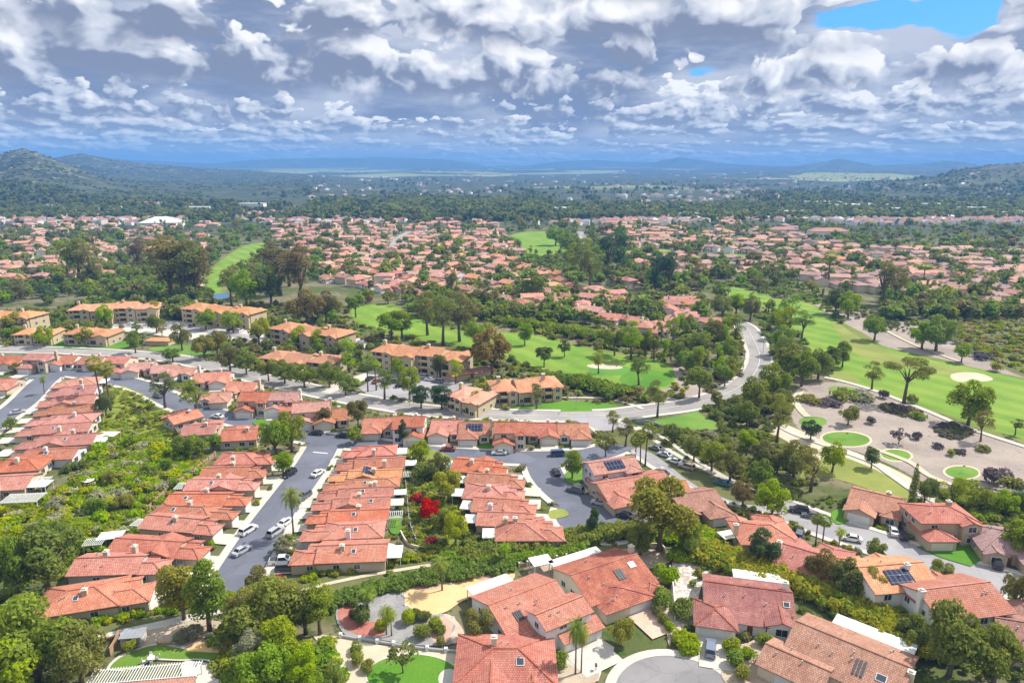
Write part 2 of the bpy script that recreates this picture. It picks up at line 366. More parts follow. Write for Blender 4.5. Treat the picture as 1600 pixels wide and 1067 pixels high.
LEAF = {'green': m_leaf('green_leaves', (0.151, 0.222, 0.023), (0.273, 0.336, 0.037)), 'dark': m_leaf('dark_leaves', (0.117, 0.166, 0.031), (0.221, 0.263, 0.048)),
        'yellow': m_leaf('yellow_green_leaves', (0.247, 0.270, 0.019), (0.369, 0.385, 0.029)), 'olive': m_leaf('olive_leaves', (0.171, 0.198, 0.042), (0.269, 0.275, 0.060)),
        'bright': m_leaf('fresh_green_leaves', (0.157, 0.255, 0.021), (0.281, 0.368, 0.033)), 'rust': m_leaf('rusty_leaves', (0.179, 0.146, 0.054), (0.261, 0.218, 0.072)),
        'grey': m_leaf('grey_green_leaves', (0.238, 0.252, 0.146), (0.356, 0.340, 0.207)), 'red': m_leaf('red_blossom', (.26, .014, .014), (.42, .03, .02), .1, 0.),
        'magenta': m_leaf('magenta_blossom', (.32, .015, .04), (.46, .03, .07), .1, 0.), 'mauve': m_leaf('mauve_groundcover', (.12, .095, .10), (.17, .14, .14)),
        'gold': m_leaf('golden_leaves', (.17, .165, .03), (.26, .235, .05)), 'blue': m_leaf('deep_green_needles', (0.055, 0.101, 0.045), (0.104, 0.157, 0.063)),
        'blossom': m_leaf('yellow_blossom', (.25, .26, .03), (.34, .33, .05), .15)}
M_BARK = m_plain('grey_bark', (.15, .11, .08), .95, .25, 2)
M_PALEBARK = m_plain('pale_bark', (.34, .28, .22), .9, .25, 1.5)

# ---------------------------------------------------------------- occupancy of the ground, 1 m cells: 1 house 2 road 4 open ground 8 trees stand here
OX0, OX1, OY0, OY1 = -900, 900, 40, 1300
occ = np.zeros((OY1-OY0, OX1-OX0), np.uint8)
def stamp(pts, bit, grow=0.):
    P = np.array([(p[0], p[1]) for p in pts]); lo = P.min(0)-grow-1; hi = P.max(0)+grow+1
    x0, x1 = max(int(lo[0])-OX0, 0), min(int(hi[0])-OX0+2, OX1-OX0); y0, y1 = max(int(lo[1])-OY0, 0), min(int(hi[1])-OY0+2, OY1-OY0)
    if x1 <= x0 or y1 <= y0: return
    X, Y = np.meshgrid(np.arange(x0, x1)+OX0+.5, np.arange(y0, y1)+OY0+.5)
    ins = np.zeros(X.shape, bool); n = len(P)
    for i in range(n):
        (ax, ay), (bx, by) = P[i], P[(i+1) % n]
        if ay != by: ins ^= ((ay > Y) != (by > Y)) & (X < (bx-ax)*(Y-ay)/(by-ay)+ax)
        if grow > 0:
            dx, dy = bx-ax, by-ay; k = np.clip(((X-ax)*dx+(Y-ay)*dy)/(dx*dx+dy*dy+1e-9), 0, 1)
            ins |= (X-ax-k*dx)**2+(Y-ay-k*dy)**2 < grow*grow
    occ[y0:y1, x0:x1][ins] |= bit
def disc(x, y, r, bit): stamp([(x+r*math.cos(a), y+r*math.sin(a)) for a in np.linspace(0, 6.283, 9)[:-1]], bit)
def at(x, y):
    i, j = int(y)-OY0, int(x)-OX0
    return int(occ[i, j]) if 0 <= i < occ.shape[0] and 0 <= j < occ.shape[1] else 0
def free(x, y, r=0., bits=7):
    return not any(at(x+a*r, y+b*r) & bits for a, b in ((0, 0), (1, 0), (-1, 0), (0, 1), (0, -1), (.7, .7), (-.7, .7), (.7, -.7), (-.7, -.7)))

# ---------------------------------------------------------------- the land: one sheet from underfoot to the horizon
def vnoise(X, Y, seed):
    xi, yi = np.floor(X).astype(np.int64), np.floor(Y).astype(np.int64); fx, fy = X-xi, Y-yi
    fx = fx*fx*(3-2*fx); fy = fy*fy*(3-2*fy)
    def h(a, b):
        q = (a*374761393+b*668265263+seed*974711) & 0x7fffffff; q = (q ^ (q >> 13))*1274126177 & 0x7fffffff
        return ((q ^ (q >> 16)) & 0xffff)/65535.
    return (h(xi, yi)*(1-fx)+h(xi+1, yi)*fx)*(1-fy)+(h(xi, yi+1)*(1-fx)+h(xi+1, yi+1)*fx)*fy
def fbm(X, Y, seed, o=5, g=.5):
    s = 0; a = 1; t = 0
    for i in range(o): s = s+a*vnoise(X*2**i, Y*2**i, seed+i); t += a; a *= g
    return s/t
#           distance, reach in front, reach behind, crest read off the photo
RIDGES = [(2350, 950, 700, [(-500, 215), (-250, 222), (-80, 236), (0, 243), (20, 238), (40, 235), (62, 241), (85, 250), (120, 262), (150, 272), (180, 280), (230, 286), (300, 290), (345, 297), (400, 304), (470, 312), (560, 318)]),
          (1650, 420, 500, [(-400, 262), (0, 286), (120, 298), (240, 306), (330, 310), (420, 318), (520, 326)]),
          (4300, 1500, 900, [(-200, 256), (60, 256), (90, 248), (112, 243), (132, 240), (160, 247), (200, 252), (250, 258), (300, 262), (400, 268), (520, 275), (640, 280)]),
          (3300, 900, 700, [(300, 290), (520, 284), (640, 281), (760, 284), (900, 288), (1100, 289)]),
          (2500, 800, 700, [(1120, 304), (1250, 300), (1330, 294), (1400, 284), (1470, 276), (1505, 266), (1545, 259), (1600, 254), (1750, 244), (2000, 240)]),
          (5200, 1400, 900, [(1000, 278), (1100, 274), (1190, 270), (1300, 268), (1420, 266), (1500, 268), (1560, 264), (1700, 262)]),
          (7600, 1500, 1000, [(300, 268), (600, 266), (1080, 266), (1180, 262), (1240, 260), (1280, 255), (1308, 249), (1330, 252), (1370, 259), (1430, 257), (1478, 252), (1505, 253), (1540, 261), (1640, 263), (1800, 262)]),
          (9800, 1500, 1000, [(760, 266), (940, 263), (1000, 258), (1035, 251), (1062, 245), (1090, 250), (1130, 256), (1200, 259), (1300, 264)]),
          (11500, 1500, 1000, [(780, 262), (840, 256), (880, 252), (930, 250), (980, 253), (1040, 255), (1120, 262)]),
          (10800, 1800, 1000, [(-300, 236), (0, 244), (200, 250), (330, 256), (420, 249), (520, 247), (600, 246), (690, 249), (750, 256), (800, 262)])]
def terrain(X, Y):
    X = np.asarray(X, float); Y = np.asarray(Y, float)
    Ys = np.maximum(Y, 1.); px = 800+FPX*(X/Ys)/CP; D = np.hypot(X, Y)
    z = (fbm(X/900, Y/900, 3)-.5)*70*np.clip((D-1150)/1500, 0, 1)
    z += np.clip((D-5000)/6000, 0, 1)*45
    for d, w0, w1, prof in RIDGES:
        q = np.array(prof, float); u = (533.5-q[:, 1])/FPX
        hz = H+d*(-SP+u*CP)/(CP+u*SP)
        c = np.interp(px, q[:, 0], np.maximum(hz, 0), left=max(hz[0], 0) if q[0, 0] < 0 else 0, right=max(hz[-1], 0) if q[-1, 0] > 1600 else 0)
        edge = np.clip(np.minimum((px-q[0, 0])/60 if q[0, 0] > 0 else 1e9, (q[-1, 0]-px)/60 if q[-1, 0] < 1600 else 1e9), 0, 1)
        wob = (fbm(X/700, Y/700, int(d) % 97)-.5)*w0*.5
        t = Y+wob*np.clip(np.abs(Y-d)/w0, 0, 1)-d
        s = np.where(t < 0, np.clip(1+t/w0, 0, 1), np.clip(1-t/w1, 0, 1)); s = s*s*(3-2*s)
        rough = 1+.55*(fbm(X/300, Y/300, int(d) % 89, 7, .58)-.5)*(1-s*.75)
        z = np.maximum(z, z*(1-s)+c*s*edge*rough)
    z = np.where(z > 200, 200+(z-200)*.25, z)
    return np.where(Y > 1000, z, 0.)
def build_ground():
    az = np.concatenate([np.linspace(-180, -46, 20)[:-1], np.linspace(-46, 46, 420), np.linspace(46, 180, 20)[1:]])*math.pi/180
    ds = np.concatenate([[.5, 30, 80, 200, 500, 800], np.geomspace(1000, 12800, 300)])
    A, D = np.meshgrid(az, ds); X, Y = D*np.sin(A), D*np.cos(A); Z = terrain(X, Y)
    V = np.stack([X, Y, Z], -1).reshape(-1, 3); n, k = len(az), len(ds)
    i, j = np.meshgrid(np.arange(k-1), np.arange(n-1), indexing='ij'); b = (i*n+j).ravel()
    Q = np.stack([b, b+1, b+n+1, b+n], 1)[:, ::-1]
    m, t = new_mat('ground_cover'); p = wpos(t); x, y, z = t.sep(p)
    near = t.mix(t.ss(t.noise(p, .035, 5, .6), .40, .60), (.085, .105, .032), (.20, .165, .105))
    near = t.mix(t.ss(t.noise(p, .35, 5, .7), .50, .62), near, (.05, .085, .02))
    near = hsv(t, near, .5, 1., t.ss(t.noise(p, 3., 3, .7), .25, .75, .75, 1.25, 'LINEAR'))
    d = t.vm('LENGTH', p); ln = t.n('ShaderNodeVectorMath', operation='LENGTH'); t.set(ln.inputs[0], p); d = ln.outputs['Value']
    wood = t.mix(t.ss(t.noise(p, .02, 6, .75), .36, .64), (.024, .042, .022), (.095, .10, .055))
    vo = t.n('ShaderNodeTexVoronoi', voronoi_dimensions='2D'); t.set(vo.inputs['Vector'], t.vm('ADD', p, t.vm('MULTIPLY', t.noise(p, .004, 3, .6, col=True), (300., 300., 0.)))); vo.inputs['Scale'].default_value = .0016
    r = t.sep(vo.outputs['Color'])[0]
    field = t.mix(t.ss(r, .62, .68), wood, t.mix(t.ss(t.noise(p, .01, 4, .6), .35, .6), (.24, .30, .08), (.27, .26, .11)))
    far = t.mix(t.ss(d, 2300, 2900), wood, field)
    hill = t.mix(t.ss(t.noise(p, .006, 7, .72), .42, .60), (.026, .038, .024), (.085, .09, .05))  # hill colours darkened to stand in for cloud shadow
    hill = t.mix(t.ss(t.noise(p, .028, 7, .85), .56, .61), hill, (.42, .39, .35))        # boulders and bare rock
    far = t.mix(t.ss(z, 22, 60), far, hill)
    col = t.mix(t.ss(d, 880, 1080), near, far)
    finish(t, principled(t, col, .95, 0, .1))
    o = link('ground', npmesh('ground', V, Q, m, smooth=True)); tag(o, kind='structure')
build_ground()

# ---------------------------------------------------------------- lawns, dirt, gravel: sheets a few millimetres apart
_lay = [0]
def smooth_loop(P, n=4):
    out = []; k = len(P)
    for i in range(k):
        a, b, c, d = P[i-1], P[i], P[(i+1) % k], P[(i+2) % k]
        for j in range(n):
            t = j/n; out.append(.5*((2*b)+(c-a)*t+(2*a-5*b+4*c-d)*t*t+(3*b-a-3*c+d)*t*t*t))
    return out
def smooth_line(P, step=2.):
    P = [P[0]*2-P[1]]+list(P)+[P[-1]*2-P[-2]]; out = []
    for i in range(1, len(P)-2):
        a, b, c, d = P[i-1:i+3]; n = max(2, int((c-b).length/step))
        for j in range(n):
            t = j/n; out.append(.5*((2*b)+(c-a)*t+(2*a-5*b+4*c-d)*t*t+(3*b-a-3*c+d)*t*t*t))
    return out+[P[-2]]
def sheet_m(name, pts, mat, z=None, smooth=True, bit=4, kind='structure'):
    if z is None: _lay[0] += 1; z = .012+.004*_lay[0]
    P = [Vector((p[0], p[1], 0)) for p in pts]
    if smooth: P = smooth_loop(P)
    if sum(P[i-1].x*P[i].y-P[i].x*P[i-1].y for i in range(len(P))) < 0: P.reverse()
    mb = MB(); mb.poly([(p.x, p.y, z) for p in P]); o = mb.build(name, mat); tag(o, kind=kind)
    if bit: stamp(P, bit)
    return o
def sheet(name, px, mat, **k):
    pts = GP(px)
    if mat is M_FAIR:                                 # a fringe of rough round each fairway
        A = sum(pts[i-1].x*pts[i].y-pts[i].x*pts[i-1].y for i in range(len(pts))); out = []
        for i, p in enumerate(pts):
            d = pts[(i+1) % len(pts)]-pts[i-1]; n = Vector((d.y, -d.x, 0)).normalized()*(1 if A > 0 else -1); out.append(p+n*(3.5+2.5*math.sin(i*2.1)))
        sheet_m('rough_grass', out, M_ROUGH, bit=0)
    return sheet_m(name, pts, mat, **k)
def ell(cx, cy, rx, ry, tilt=0., n=14):
    return [(cx+rx*math.cos(a)*math.cos(tilt)-ry*math.sin(a)*math.sin(tilt), cy+rx*math.cos(a)*math.sin(tilt)+ry*math.sin(a)*math.cos(tilt)) for a in (2*math.pi*i/n for i in range(n))]
def ribbon(name, L, w, mat, z, bit=0, kind='structure', grow=0.):
    mb = MB(); prev = None
    for i, p in enumerate(L):
        d = L[min(i+1, len(L)-1)]-L[max(i-1, 0)]; d.z = 0; d.normalize(); n = Vector((-d.y, d.x, 0))
        ww = w[i] if hasattr(w, '__len__') else w
        q = ((p.x+n.x*ww/2, p.y+n.y*ww/2, z), (p.x-n.x*ww/2, p.y-n.y*ww/2, z))
        if prev:
            mb.poly([prev[1], q[1], q[0], prev[0]])
            if bit: stamp([prev[1], q[1], q[0], prev[0]], bit, grow)
        prev = q
    o = mb.build(name, mat); tag(o, kind=kind); return o

sheet('scrubland', [(1395, 498), (1440, 488), (1540, 484), (1760, 478), (1760, 640), (1600, 588), (1540, 560), (1490, 535), (1440, 515)], M_SCRUB, bit=0)
sheet('dirt_margin', [(1270, 472), (1330, 485), (1400, 500), (1460, 520), (1530, 556), (1600, 590), (1760, 632), (1760, 650), (1600, 606), (1500, 585), (1400, 560), (1330, 535), (1290, 505)], M_LILAC, bit=0)
sheet('fairway', [(1122, 455), (1150, 449), (1185, 458), (1215, 468), (1240, 468), (1272, 478), (1300, 500), (1335, 522), (1375, 540), (1420, 553), (1470, 566), (1520, 575), (1600, 594), (1760, 628), (1760, 745), (1600, 686), (1545, 670), (1480, 648), (1420, 628), (1370, 610), (1312, 594), (1298, 578), (1275, 560), (1255, 530), (1235, 508), (1212, 486), (1165, 470)], M_FAIR)
sheet('fairway', [(1300, 500), (1340, 525), (1400, 553), (1480, 573), (1560, 590), (1480, 585), (1390, 570), (1330, 548)], M_LAWN2)
sheet('fairway', [(1298, 580), (1330, 585), (1345, 597), (1318, 600), (1300, 592)], M_LAWN2)
sheet('bunker', [(1485, 586), (1500, 582), (1530, 583), (1552, 592), (1535, 596), (1520, 592), (1505, 597), (1490, 594)], M_SAND)
sheet('mulch_garden', [(1238, 616), (1262, 600), (1300, 597), (1340, 603), (1375, 614), (1440, 641), (1510, 669), (1600, 699), (1760, 750), (1760, 830), (1600, 782), (1545, 762), (1500, 764), (1450, 756), (1400, 730), (1340, 706), (1280, 690), (1240, 660)], M_LILAC, bit=0)
sheet('planting_bed', ell(1412, 640, 35, 9, .25), M_TANDIRT, bit=0)
sheet('pale_gravel', [(1205, 655), (1240, 668), (1290, 690), (1350, 712), (1420, 745), (1470, 778), (1440, 790), (1380, 755), (1320, 735), (1250, 715), (1190, 690)], M_SAND, bit=0)
sheet('lawn', [(1295, 712), (1340, 722), (1390, 745), (1425, 768), (1415, 785), (1360, 765), (1290, 745), (1240, 748)], M_LAWN2)
for q in (ell(1322, 686, 41, 13, .06), ell(1400, 711, 27, 10.5, .08), ell(1503, 738, 30, 11.5, .05)): sheet('path', q, M_SAND, bit=0)
for q in (ell(1322, 686, 37, 11, .06), ell(1400, 711, 23, 8.5, .08), ell(1503, 738, 26, 9.5, .05), ell(1318, 609, 24, 5, .08), ell(1270, 659, 22, 8)): sheet('putting_green', q, M_LAWN)
sheet('lawn', [(1022, 658), (1060, 650), (1094, 643), (1118, 660), (1135, 678), (1100, 674), (1050, 666)], M_LAWN)
sheet('hillside_lawn', [(1094, 643), (1140, 625), (1165, 640), (1170, 665), (1140, 678), (1118, 660)], M_SCRUB, bit=0)
sheet('fairway', [(770, 522), (830, 524), (900, 540), (960, 553), (1010, 560), (1048, 574), (1056, 592), (1040, 608), (1000, 613), (950, 606), (900, 596), (850, 580), (800, 560), (765, 545)], M_FAIR)
sheet('dirt_bank', [(1052, 575), (1075, 572), (1100, 590), (1105, 615), (1060, 630), (1010, 630), (1000, 618), (1040, 608), (1056, 592)], M_LILAC, bit=0)
sheet('putting_green', ell(955, 579, 36, 8), M_GREEN); sheet('bunker', ell(945, 573, 28, 4, .05), M_SAND); sheet('putting_green', ell(1010, 593, 42, 15), M_BRIGHT)
sheet('lawn', [(800, 640), (840, 626), (900, 627), (958, 632), (962, 642), (900, 645), (820, 647)], M_BRIGHT)
sheet('fairway', [(552, 482), (600, 476), (640, 490), (680, 510), (760, 525), (760, 545), (690, 535), (620, 522), (560, 505)], M_FAIR)
sheet('fairway', [(322, 462), (318, 440), (345, 408), (385, 384), (418, 379), (408, 398), (375, 420), (352, 440), (340, 466)], M_FAIR)
sheet('fairway', [(800, 368), (845, 362), (888, 374), (895, 398), (862, 403), (826, 396)], M_FAIR)
sheet('fairway', [(1120, 398), (1170, 396), (1180, 404), (1140, 408)], M_LAWN); sheet('fairway', [(980, 392), (1040, 390), (1045, 398), (985, 399)], M_LAWN2)
sheet('lawn', [(70, 540), (120, 528), (190, 530), (200, 543), (120, 546)], M_BRIGHT); sheet('lawn', [(230, 545), (300, 540), (330, 552), (280, 556)], M_LAWN)
sheet('hillside', [(168, 612), (196, 604), (250, 632), (272, 660), (285, 695), (320, 725), (290, 775), (240, 815), (185, 865), (100, 900), (0, 880), (-80, 860), (-60, 800), (60, 785), (130, 740), (160, 690), (160, 640)], M_SLOPE, bit=0)
sheet('hillside', [(632, 702), (705, 715), (722, 780), (742, 840), (740, 862), (680, 870), (640, 850), (625, 780)], M_SLOPE, bit=0)
sheet('hillside_lawn', [(-40, 1010), (130, 985), (250, 955), (450, 912), (700, 872), (860, 850), (1010, 840), (1080, 850), (1010, 862), (860, 872), (690, 898), (450, 938), (250, 985), (130, 1012)], M_SCRUB, bit=0)
sheet('dirt_lot', [(1050, 880), (1075, 870), (1130, 888), (1100, 905), (1080, 985), (1062, 1010), (1050, 960)], M_ROCKY, bit=0)
sheet('scrubland', [(870, 690), (1000, 700), (1090, 760), (1190, 790), (1250, 750), (1230, 690), (1160, 670), (1090, 672), (1020, 664)], M_SCRUB, bit=0)

# ---------------------------------------------------------------- roads with kerbs and pavements
ROADS = [('arterial', [(-120, 544), (0, 546), (120, 549), (250, 558), (330, 572), (400, 590), (510, 615), (600, 632), (680, 643), (800, 649), (930, 650), (1010, 642), (1090, 630), (1150, 608), (1180, 582), (1187, 556), (1178, 532), (1166, 513), (1150, 503)], 9.2, M_ASPH2, 1.4),
         ('slope_street', [(905, 648), (945, 664), (985, 684), (1015, 706), (1060, 733), (1130, 766), (1200, 787), (1290, 822), (1380, 852), (1470, 884), (1560, 908), (1680, 945)], 10.5, M_ASPH4, 1.4),
         ('cross_street', [(40, 588), (110, 583), (180, 594), (225, 606), (290, 636), (370, 656), (430, 671), (500, 686), (560, 693), (640, 704), (700, 710), (800, 715), (870, 715), (930, 710), (985, 690)], 9.0, M_ASPH, 1.5),
         ('west_street', [(-110, 735), (-40, 685), (0, 655), (35, 630), (62, 602), (80, 587)], 9.6, M_ASPH, 1.5),
         ('palm_street', [(509, 690), (487, 728), (458, 768), (424, 815), (388, 872), (368, 908), (356, 935)], 9.8, M_ASPH, 1.6),
         ('bulb_street', [(845, 718), (856, 745), (882, 772), (918, 796), (948, 812)], 9.6, M_ASPH, 1.6),
         ('apartment_drive', [(505, 613), (560, 592), (610, 575), (640, 562), (600, 548)], 7., M_CONC, 0), ('apartment_drive', [(180, 508), (260, 512), (330, 518), (400, 530), (440, 540)], 7., M_ASPH4, 0),
         ('far_road', [(905, 395), (912, 375), (905, 362)], 9., M_ASPH4, 0), ('far_road', [(612, 388), (622, 372), (640, 362)], 8., M_ASPH4, 0)]
road_px = []; road_lines = []
for i, (nm, px, w, mat, side) in enumerate(ROADS):
    L = smooth_line(GP(px), 2.); road_lines.append((L, w))
    ribbon('road', L, w, mat, .125+.004*i, 2, grow=.4)
BULBS = [(G(940, 808), 11.5, M_ASPH), (Vector((G(1040, 1060).x+1, 93.6, 0)), 10.4, M_ASPH3)]
for i, (c, r, mat) in enumerate(BULBS):
    pts = [(c.x+r*math.cos(a), c.y+r*math.sin(a)) for a in np.linspace(0, 2*math.pi, 49)[:-1]]
    sheet_m('road', pts, mat, z=.18+.004*i, smooth=False, bit=2)
c1 = BULBS[1][0]
def road_dist(x, y, skip):
    best = 1e9
    for i, (L, w) in enumerate(road_lines):
        if i == skip: continue
        for p in L[::2]:
            d = math.hypot(p.x-x, p.y-y)-w/2
            if d < best: best = d
    for i, (c, r, _) in enumerate(BULBS):
        if skip != 100+i: best = min(best, math.hypot(c.x-x, c.y-y)-r)
    return best
def kerb(L, offs, side, skip, walk):
    mb = MB(); run = []
    def flush():
        if len(run) > 1:
            for (p, n), (p2, n2) in zip(run, run[1:]):
                q = []
                for a, b in ((p, n), (p2, n2)):
                    i0 = a+b*offs; i1 = a+b*(offs+.25); i2 = a+b*(offs+.25+walk)
                    q.append(((i0.x, i0.y, .1), (i0.x, i0.y, .245), (i1.x, i1.y, .25), (i2.x, i2.y, .25), (i2.x, i2.y, 0)))
                for k in range(4): mb.poly([q[0][k], q[0][k+1], q[1][k+1], q[1][k]] if side > 0 else [q[1][k], q[1][k+1], q[0][k+1], q[0][k]], 0 if k < 2 else 1)
        run.clear()
    for i, p in enumerate(L):
        d = L[min(i+1, len(L)-1)]-L[max(i-1, 0)]; d.z = 0; d.normalize(); n = Vector((-d.y, d.x, 0))*side
        e = p+n*(offs+.1)
        if road_dist(e.x, e.y, skip) < .5: flush()
        else: run.append((p, n))
    flush()
    if mb.v: tag(mb.build('pavement', [M_CONC, M_DRIVE]), kind='structure')
for i, (nm, px, w, mat, side) in enumerate(ROADS):
    if side:
        for s in (1, -1): kerb(road_lines[i][0], w/2, s, i, side)
for i, (c, r, _) in enumerate(BULBS):
    kerb([Vector((c.x+r*math.cos(a), c.y+r*math.sin(a), 0)) for a in np.linspace(0, 2*math.pi, 60)], 0., -1, 100+i, 1.5)
# centre line of the main road, edge lines, stop bar
L0 = road_lines[0][0]
for o_, nm in ((0., 'double'),):
    off = []
    for i, p in enumerate(L0):
        d = L0[min(i+1, len(L0)-1)]-L0[max(i-1, 0)]; d.normalize(); off.append(p+Vector((-d.y, d.x, 0))*o_)
    ribbon('road_marking', off, .16, M_LINE, .21+.004*len(nm))
p0, p1 = G(489, 707), G(512, 709); ribbon('road_marking', [p0, p1], .5, M_LINE, .20)
# paths
PATHS = [([(1288, 590), (1320, 597), (1370, 612), (1440, 639), (1510, 668), (1600, 698), (1760, 748)], 2.4, M_CONC), ([(1252, 610), (1243, 626), (1252, 642), (1262, 652)], 2.6, M_SAND),
         ([(1215, 664), (1240, 678), (1300, 700), (1360, 722), (1395, 745), (1440, 775), (1500, 800)], 2.2, M_CONC), ([(1360, 700), (1420, 722), (1460, 748), (1540, 772)], 2., M_SAND),
         ([(140, 1003), (200, 988), (260, 975), (330, 958), (400, 944)], 2.3, M_CONC), ([(400, 944), (480, 921), (560, 903), (640, 889), (700, 880)], 1.1, M_SAND),
         ([(320, 462), (316, 445), (312, 432)], 3., M_SAND), ([(995, 668), (1030, 682), (1080, 715), (1130, 745), (1175, 765)], 1.6, M_CONC), ([(1155, 668), (1190, 655), (1230, 640), (1246, 628)], 1.8, M_SAND),
         ([(962, 626), (990, 634), (1005, 640)], 1.6, M_CONC), ([(800, 634), (840, 624), (900, 622), (960, 623)], 1.4, M_CONC), ([(1380, 515), (1430, 540), (1500, 566)], 1.8, M_SAND)]
for i, (px, w, mat) in enumerate(PATHS): ribbon('path', smooth_line(GP(px), 1.5), w, mat, .26+.004*i, 4)
# car parks of the flats
sheet('car_park', [(560, 606), (585, 592), (640, 575), (700, 590), (738, 600), (720, 622), (690, 630), (620, 622), (575, 618)], M_ASPH4, smooth=False, z=.125-.006, bit=2)
sheet('car_park', [(185, 500), (250, 500), (330, 505), (400, 512), (420, 530), (330, 535), (230, 522), (170, 515)], M_DRIVE, smooth=False, z=.125-.010, bit=2)
sheet('car_park', [(490, 540), (560, 528), (585, 540), (520, 556)], M_DRIVE, smooth=False, z=.125-.014, bit=2)
sheet('water', [(1585, 762), (1610, 755), (1680, 780), (1640, 800), (1592, 775)], M_WATER, bit=6)
sheet('water', [(330, 462), (352, 458), (358, 466), (335, 468)], M_WATER, bit=6)
# the gardens nearest the camera
def z6(pts): return [(400+a/4, 800+b/4) for a, b in pts]
def z5(pts): return [(a/4, 800+b/4) for a, b in pts]
def z7(pts): return [(800+a/4, 800+b/4) for a, b in pts]
sheet('garden_soil', z6([(360, 770), (500, 780), (700, 820), (900, 850), (1290, 880), (1290, 1100), (560, 1100), (500, 950), (420, 850)]), M_SAND)
sheet('grey_gravel', z6([(500, 620), (560, 575), (640, 540), (760, 500), (850, 480), (940, 500), (960, 590), (1090, 640), (1180, 640), (1250, 690), (1250, 820), (1000, 835), (800, 805), (600, 790), (520, 720)]), M_GREYROCK)
sheet('orange_sand', z6([(890, 485), (1010, 462), (1180, 432), (1400, 405), (1600, 380), (1600, 430), (1480, 475), (1290, 560), (1190, 625), (1090, 645), (985, 615), (935, 570), (930, 515)]), M_ORANGE)
sheet('rose_gravel', z6([(1005, 460), (1090, 440), (1160, 432), (1150, 475), (1080, 490), (1010, 492)]), M_ROSE); sheet('rose_gravel', z6([(1370, 412), (1480, 396), (1560, 385), (1540, 410), (1420, 432)]), M_ROSE)
sheet('red_rock', z6([(515, 620), (590, 585), (640, 600), (650, 655), (690, 690), (750, 690), (800, 740), (780, 775), (660, 775), (570, 740), (525, 690)]), M_REDROCK)
sheet('rose_gravel', z6([(1085, 695), (1170, 655), (1230, 680), (1225, 740), (1195, 815), (1120, 815), (1085, 770)]), M_ROSE)
sheet('coral_path', z6([(1170, 645), (1225, 655), (1295, 740), (1290, 800), (1235, 825), (1215, 780), (1245, 715)]), M_PAVER)
sheet('kerb_edging', ell(645, 1057, 75, 36), M_DRIVE); sheet('lawn', ell(645, 1057, 71.5, 33.5), M_BRIGHT); sheet('patio', ell(702, 1062, 17, 16), M_DRIVE)
sheet('garden_soil', z5([(900, 730), (1100, 690), (1300, 670), (1480, 740), (1560, 860), (1500, 930), (1180, 880), (1000, 850), (880, 850)]), M_TANDIRT)
sheet('kerb_edging', z5([(670, 990), (740, 905), (880, 848), (1000, 825), (1160, 852), (1310, 870), (1450, 875), (1540, 950), (1575, 1080), (1440, 1080), (1440, 1010), (1370, 955), (1250, 930), (1130, 935), (960, 930), (900, 960), (830, 990)]), M_CONC)
sheet('turf', z5([(690, 985), (752, 915), (885, 858), (1000, 835), (1155, 862), (1305, 882), (1440, 888), (1520, 955), (1548, 1080), (1455, 1080), (1448, 1008), (1380, 945), (1250, 920), (1130, 925), (955, 920), (890, 950), (825, 980)]), M_TURF)
sheet('sandy_bed', z5([(1170, 868), (1230, 825), (1300, 815), (1420, 832), (1432, 875), (1300, 880)]), M_ORANGE)
sheet('patio', z5([(1140, 948), (1260, 942), (1360, 970), (1425, 1015), (1440, 1100), (1180, 1100)]), M_DRIVE)
sheet('patio', z7([(300, 950), (345, 900), (560, 800), (640, 850), (620, 920), (560, 1000), (540, 1060), (420, 1060)]), M_DRIVE, smooth=False)
sheet('patio', z7([(100, 390), (230, 330), (620, 245), (800, 235), (960, 250), (960, 330), (300, 470)]), M_TANDIRT)
sheet('garden_soil', z7([(230, 980), (300, 940), (420, 985), (540, 1010), (500, 1080), (280, 1080)]), M_TANDIRT); sheet('garden_soil', z7([(870, 560), (1000, 540), (1010, 660), (985, 850), (950, 700), (880, 640)]), M_TANDIRT)
sheet('path', z7([(890, 600), (960, 615), (1005, 655), (985, 700), (940, 720), (970, 680), (960, 645), (890, 618)]), M_SAND); sheet('garden_soil', z7([(1320, 880), (1480, 820), (1600, 780), (1640, 1080), (1340, 1080)]), M_TANDIRT)
sheet('lawn', [(1432, 856), (1475, 842), (1512, 838), (1526, 862), (1534, 876), (1516, 886), (1470, 872)], M_BRIGHT, smooth=False); sheet('lawn', [(1298, 803), (1318, 796), (1330, 812), (1308, 820)], M_BRIGHT)
sheet('lawn', [(727, 843), (752, 838), (758, 855), (735, 860)], M_BRIGHT); sheet('lawn', [(882, 742), (905, 730), (917, 748), (892, 757)], M_LAWN); sheet('lawn', [(858, 800), (880, 797), (888, 806), (862, 812)], M_LAWN2); sheet('lawn', [(943, 784), (962, 770), (968, 786), (950, 792)], M_BRIGHT)
sheet('lawn', [(55, 582), (72, 571), (82, 573), (75, 584)], M_LAWN); sheet('lawn', [(745, 700), (764, 692), (768, 702)], M_BRIGHT); sheet('lawn', [(608, 812), (628, 808), (636, 830), (612, 835)], M_LAWN); sheet('lawn', [(395, 660), (412, 655), (420, 664), (405, 668)], M_LAWN)

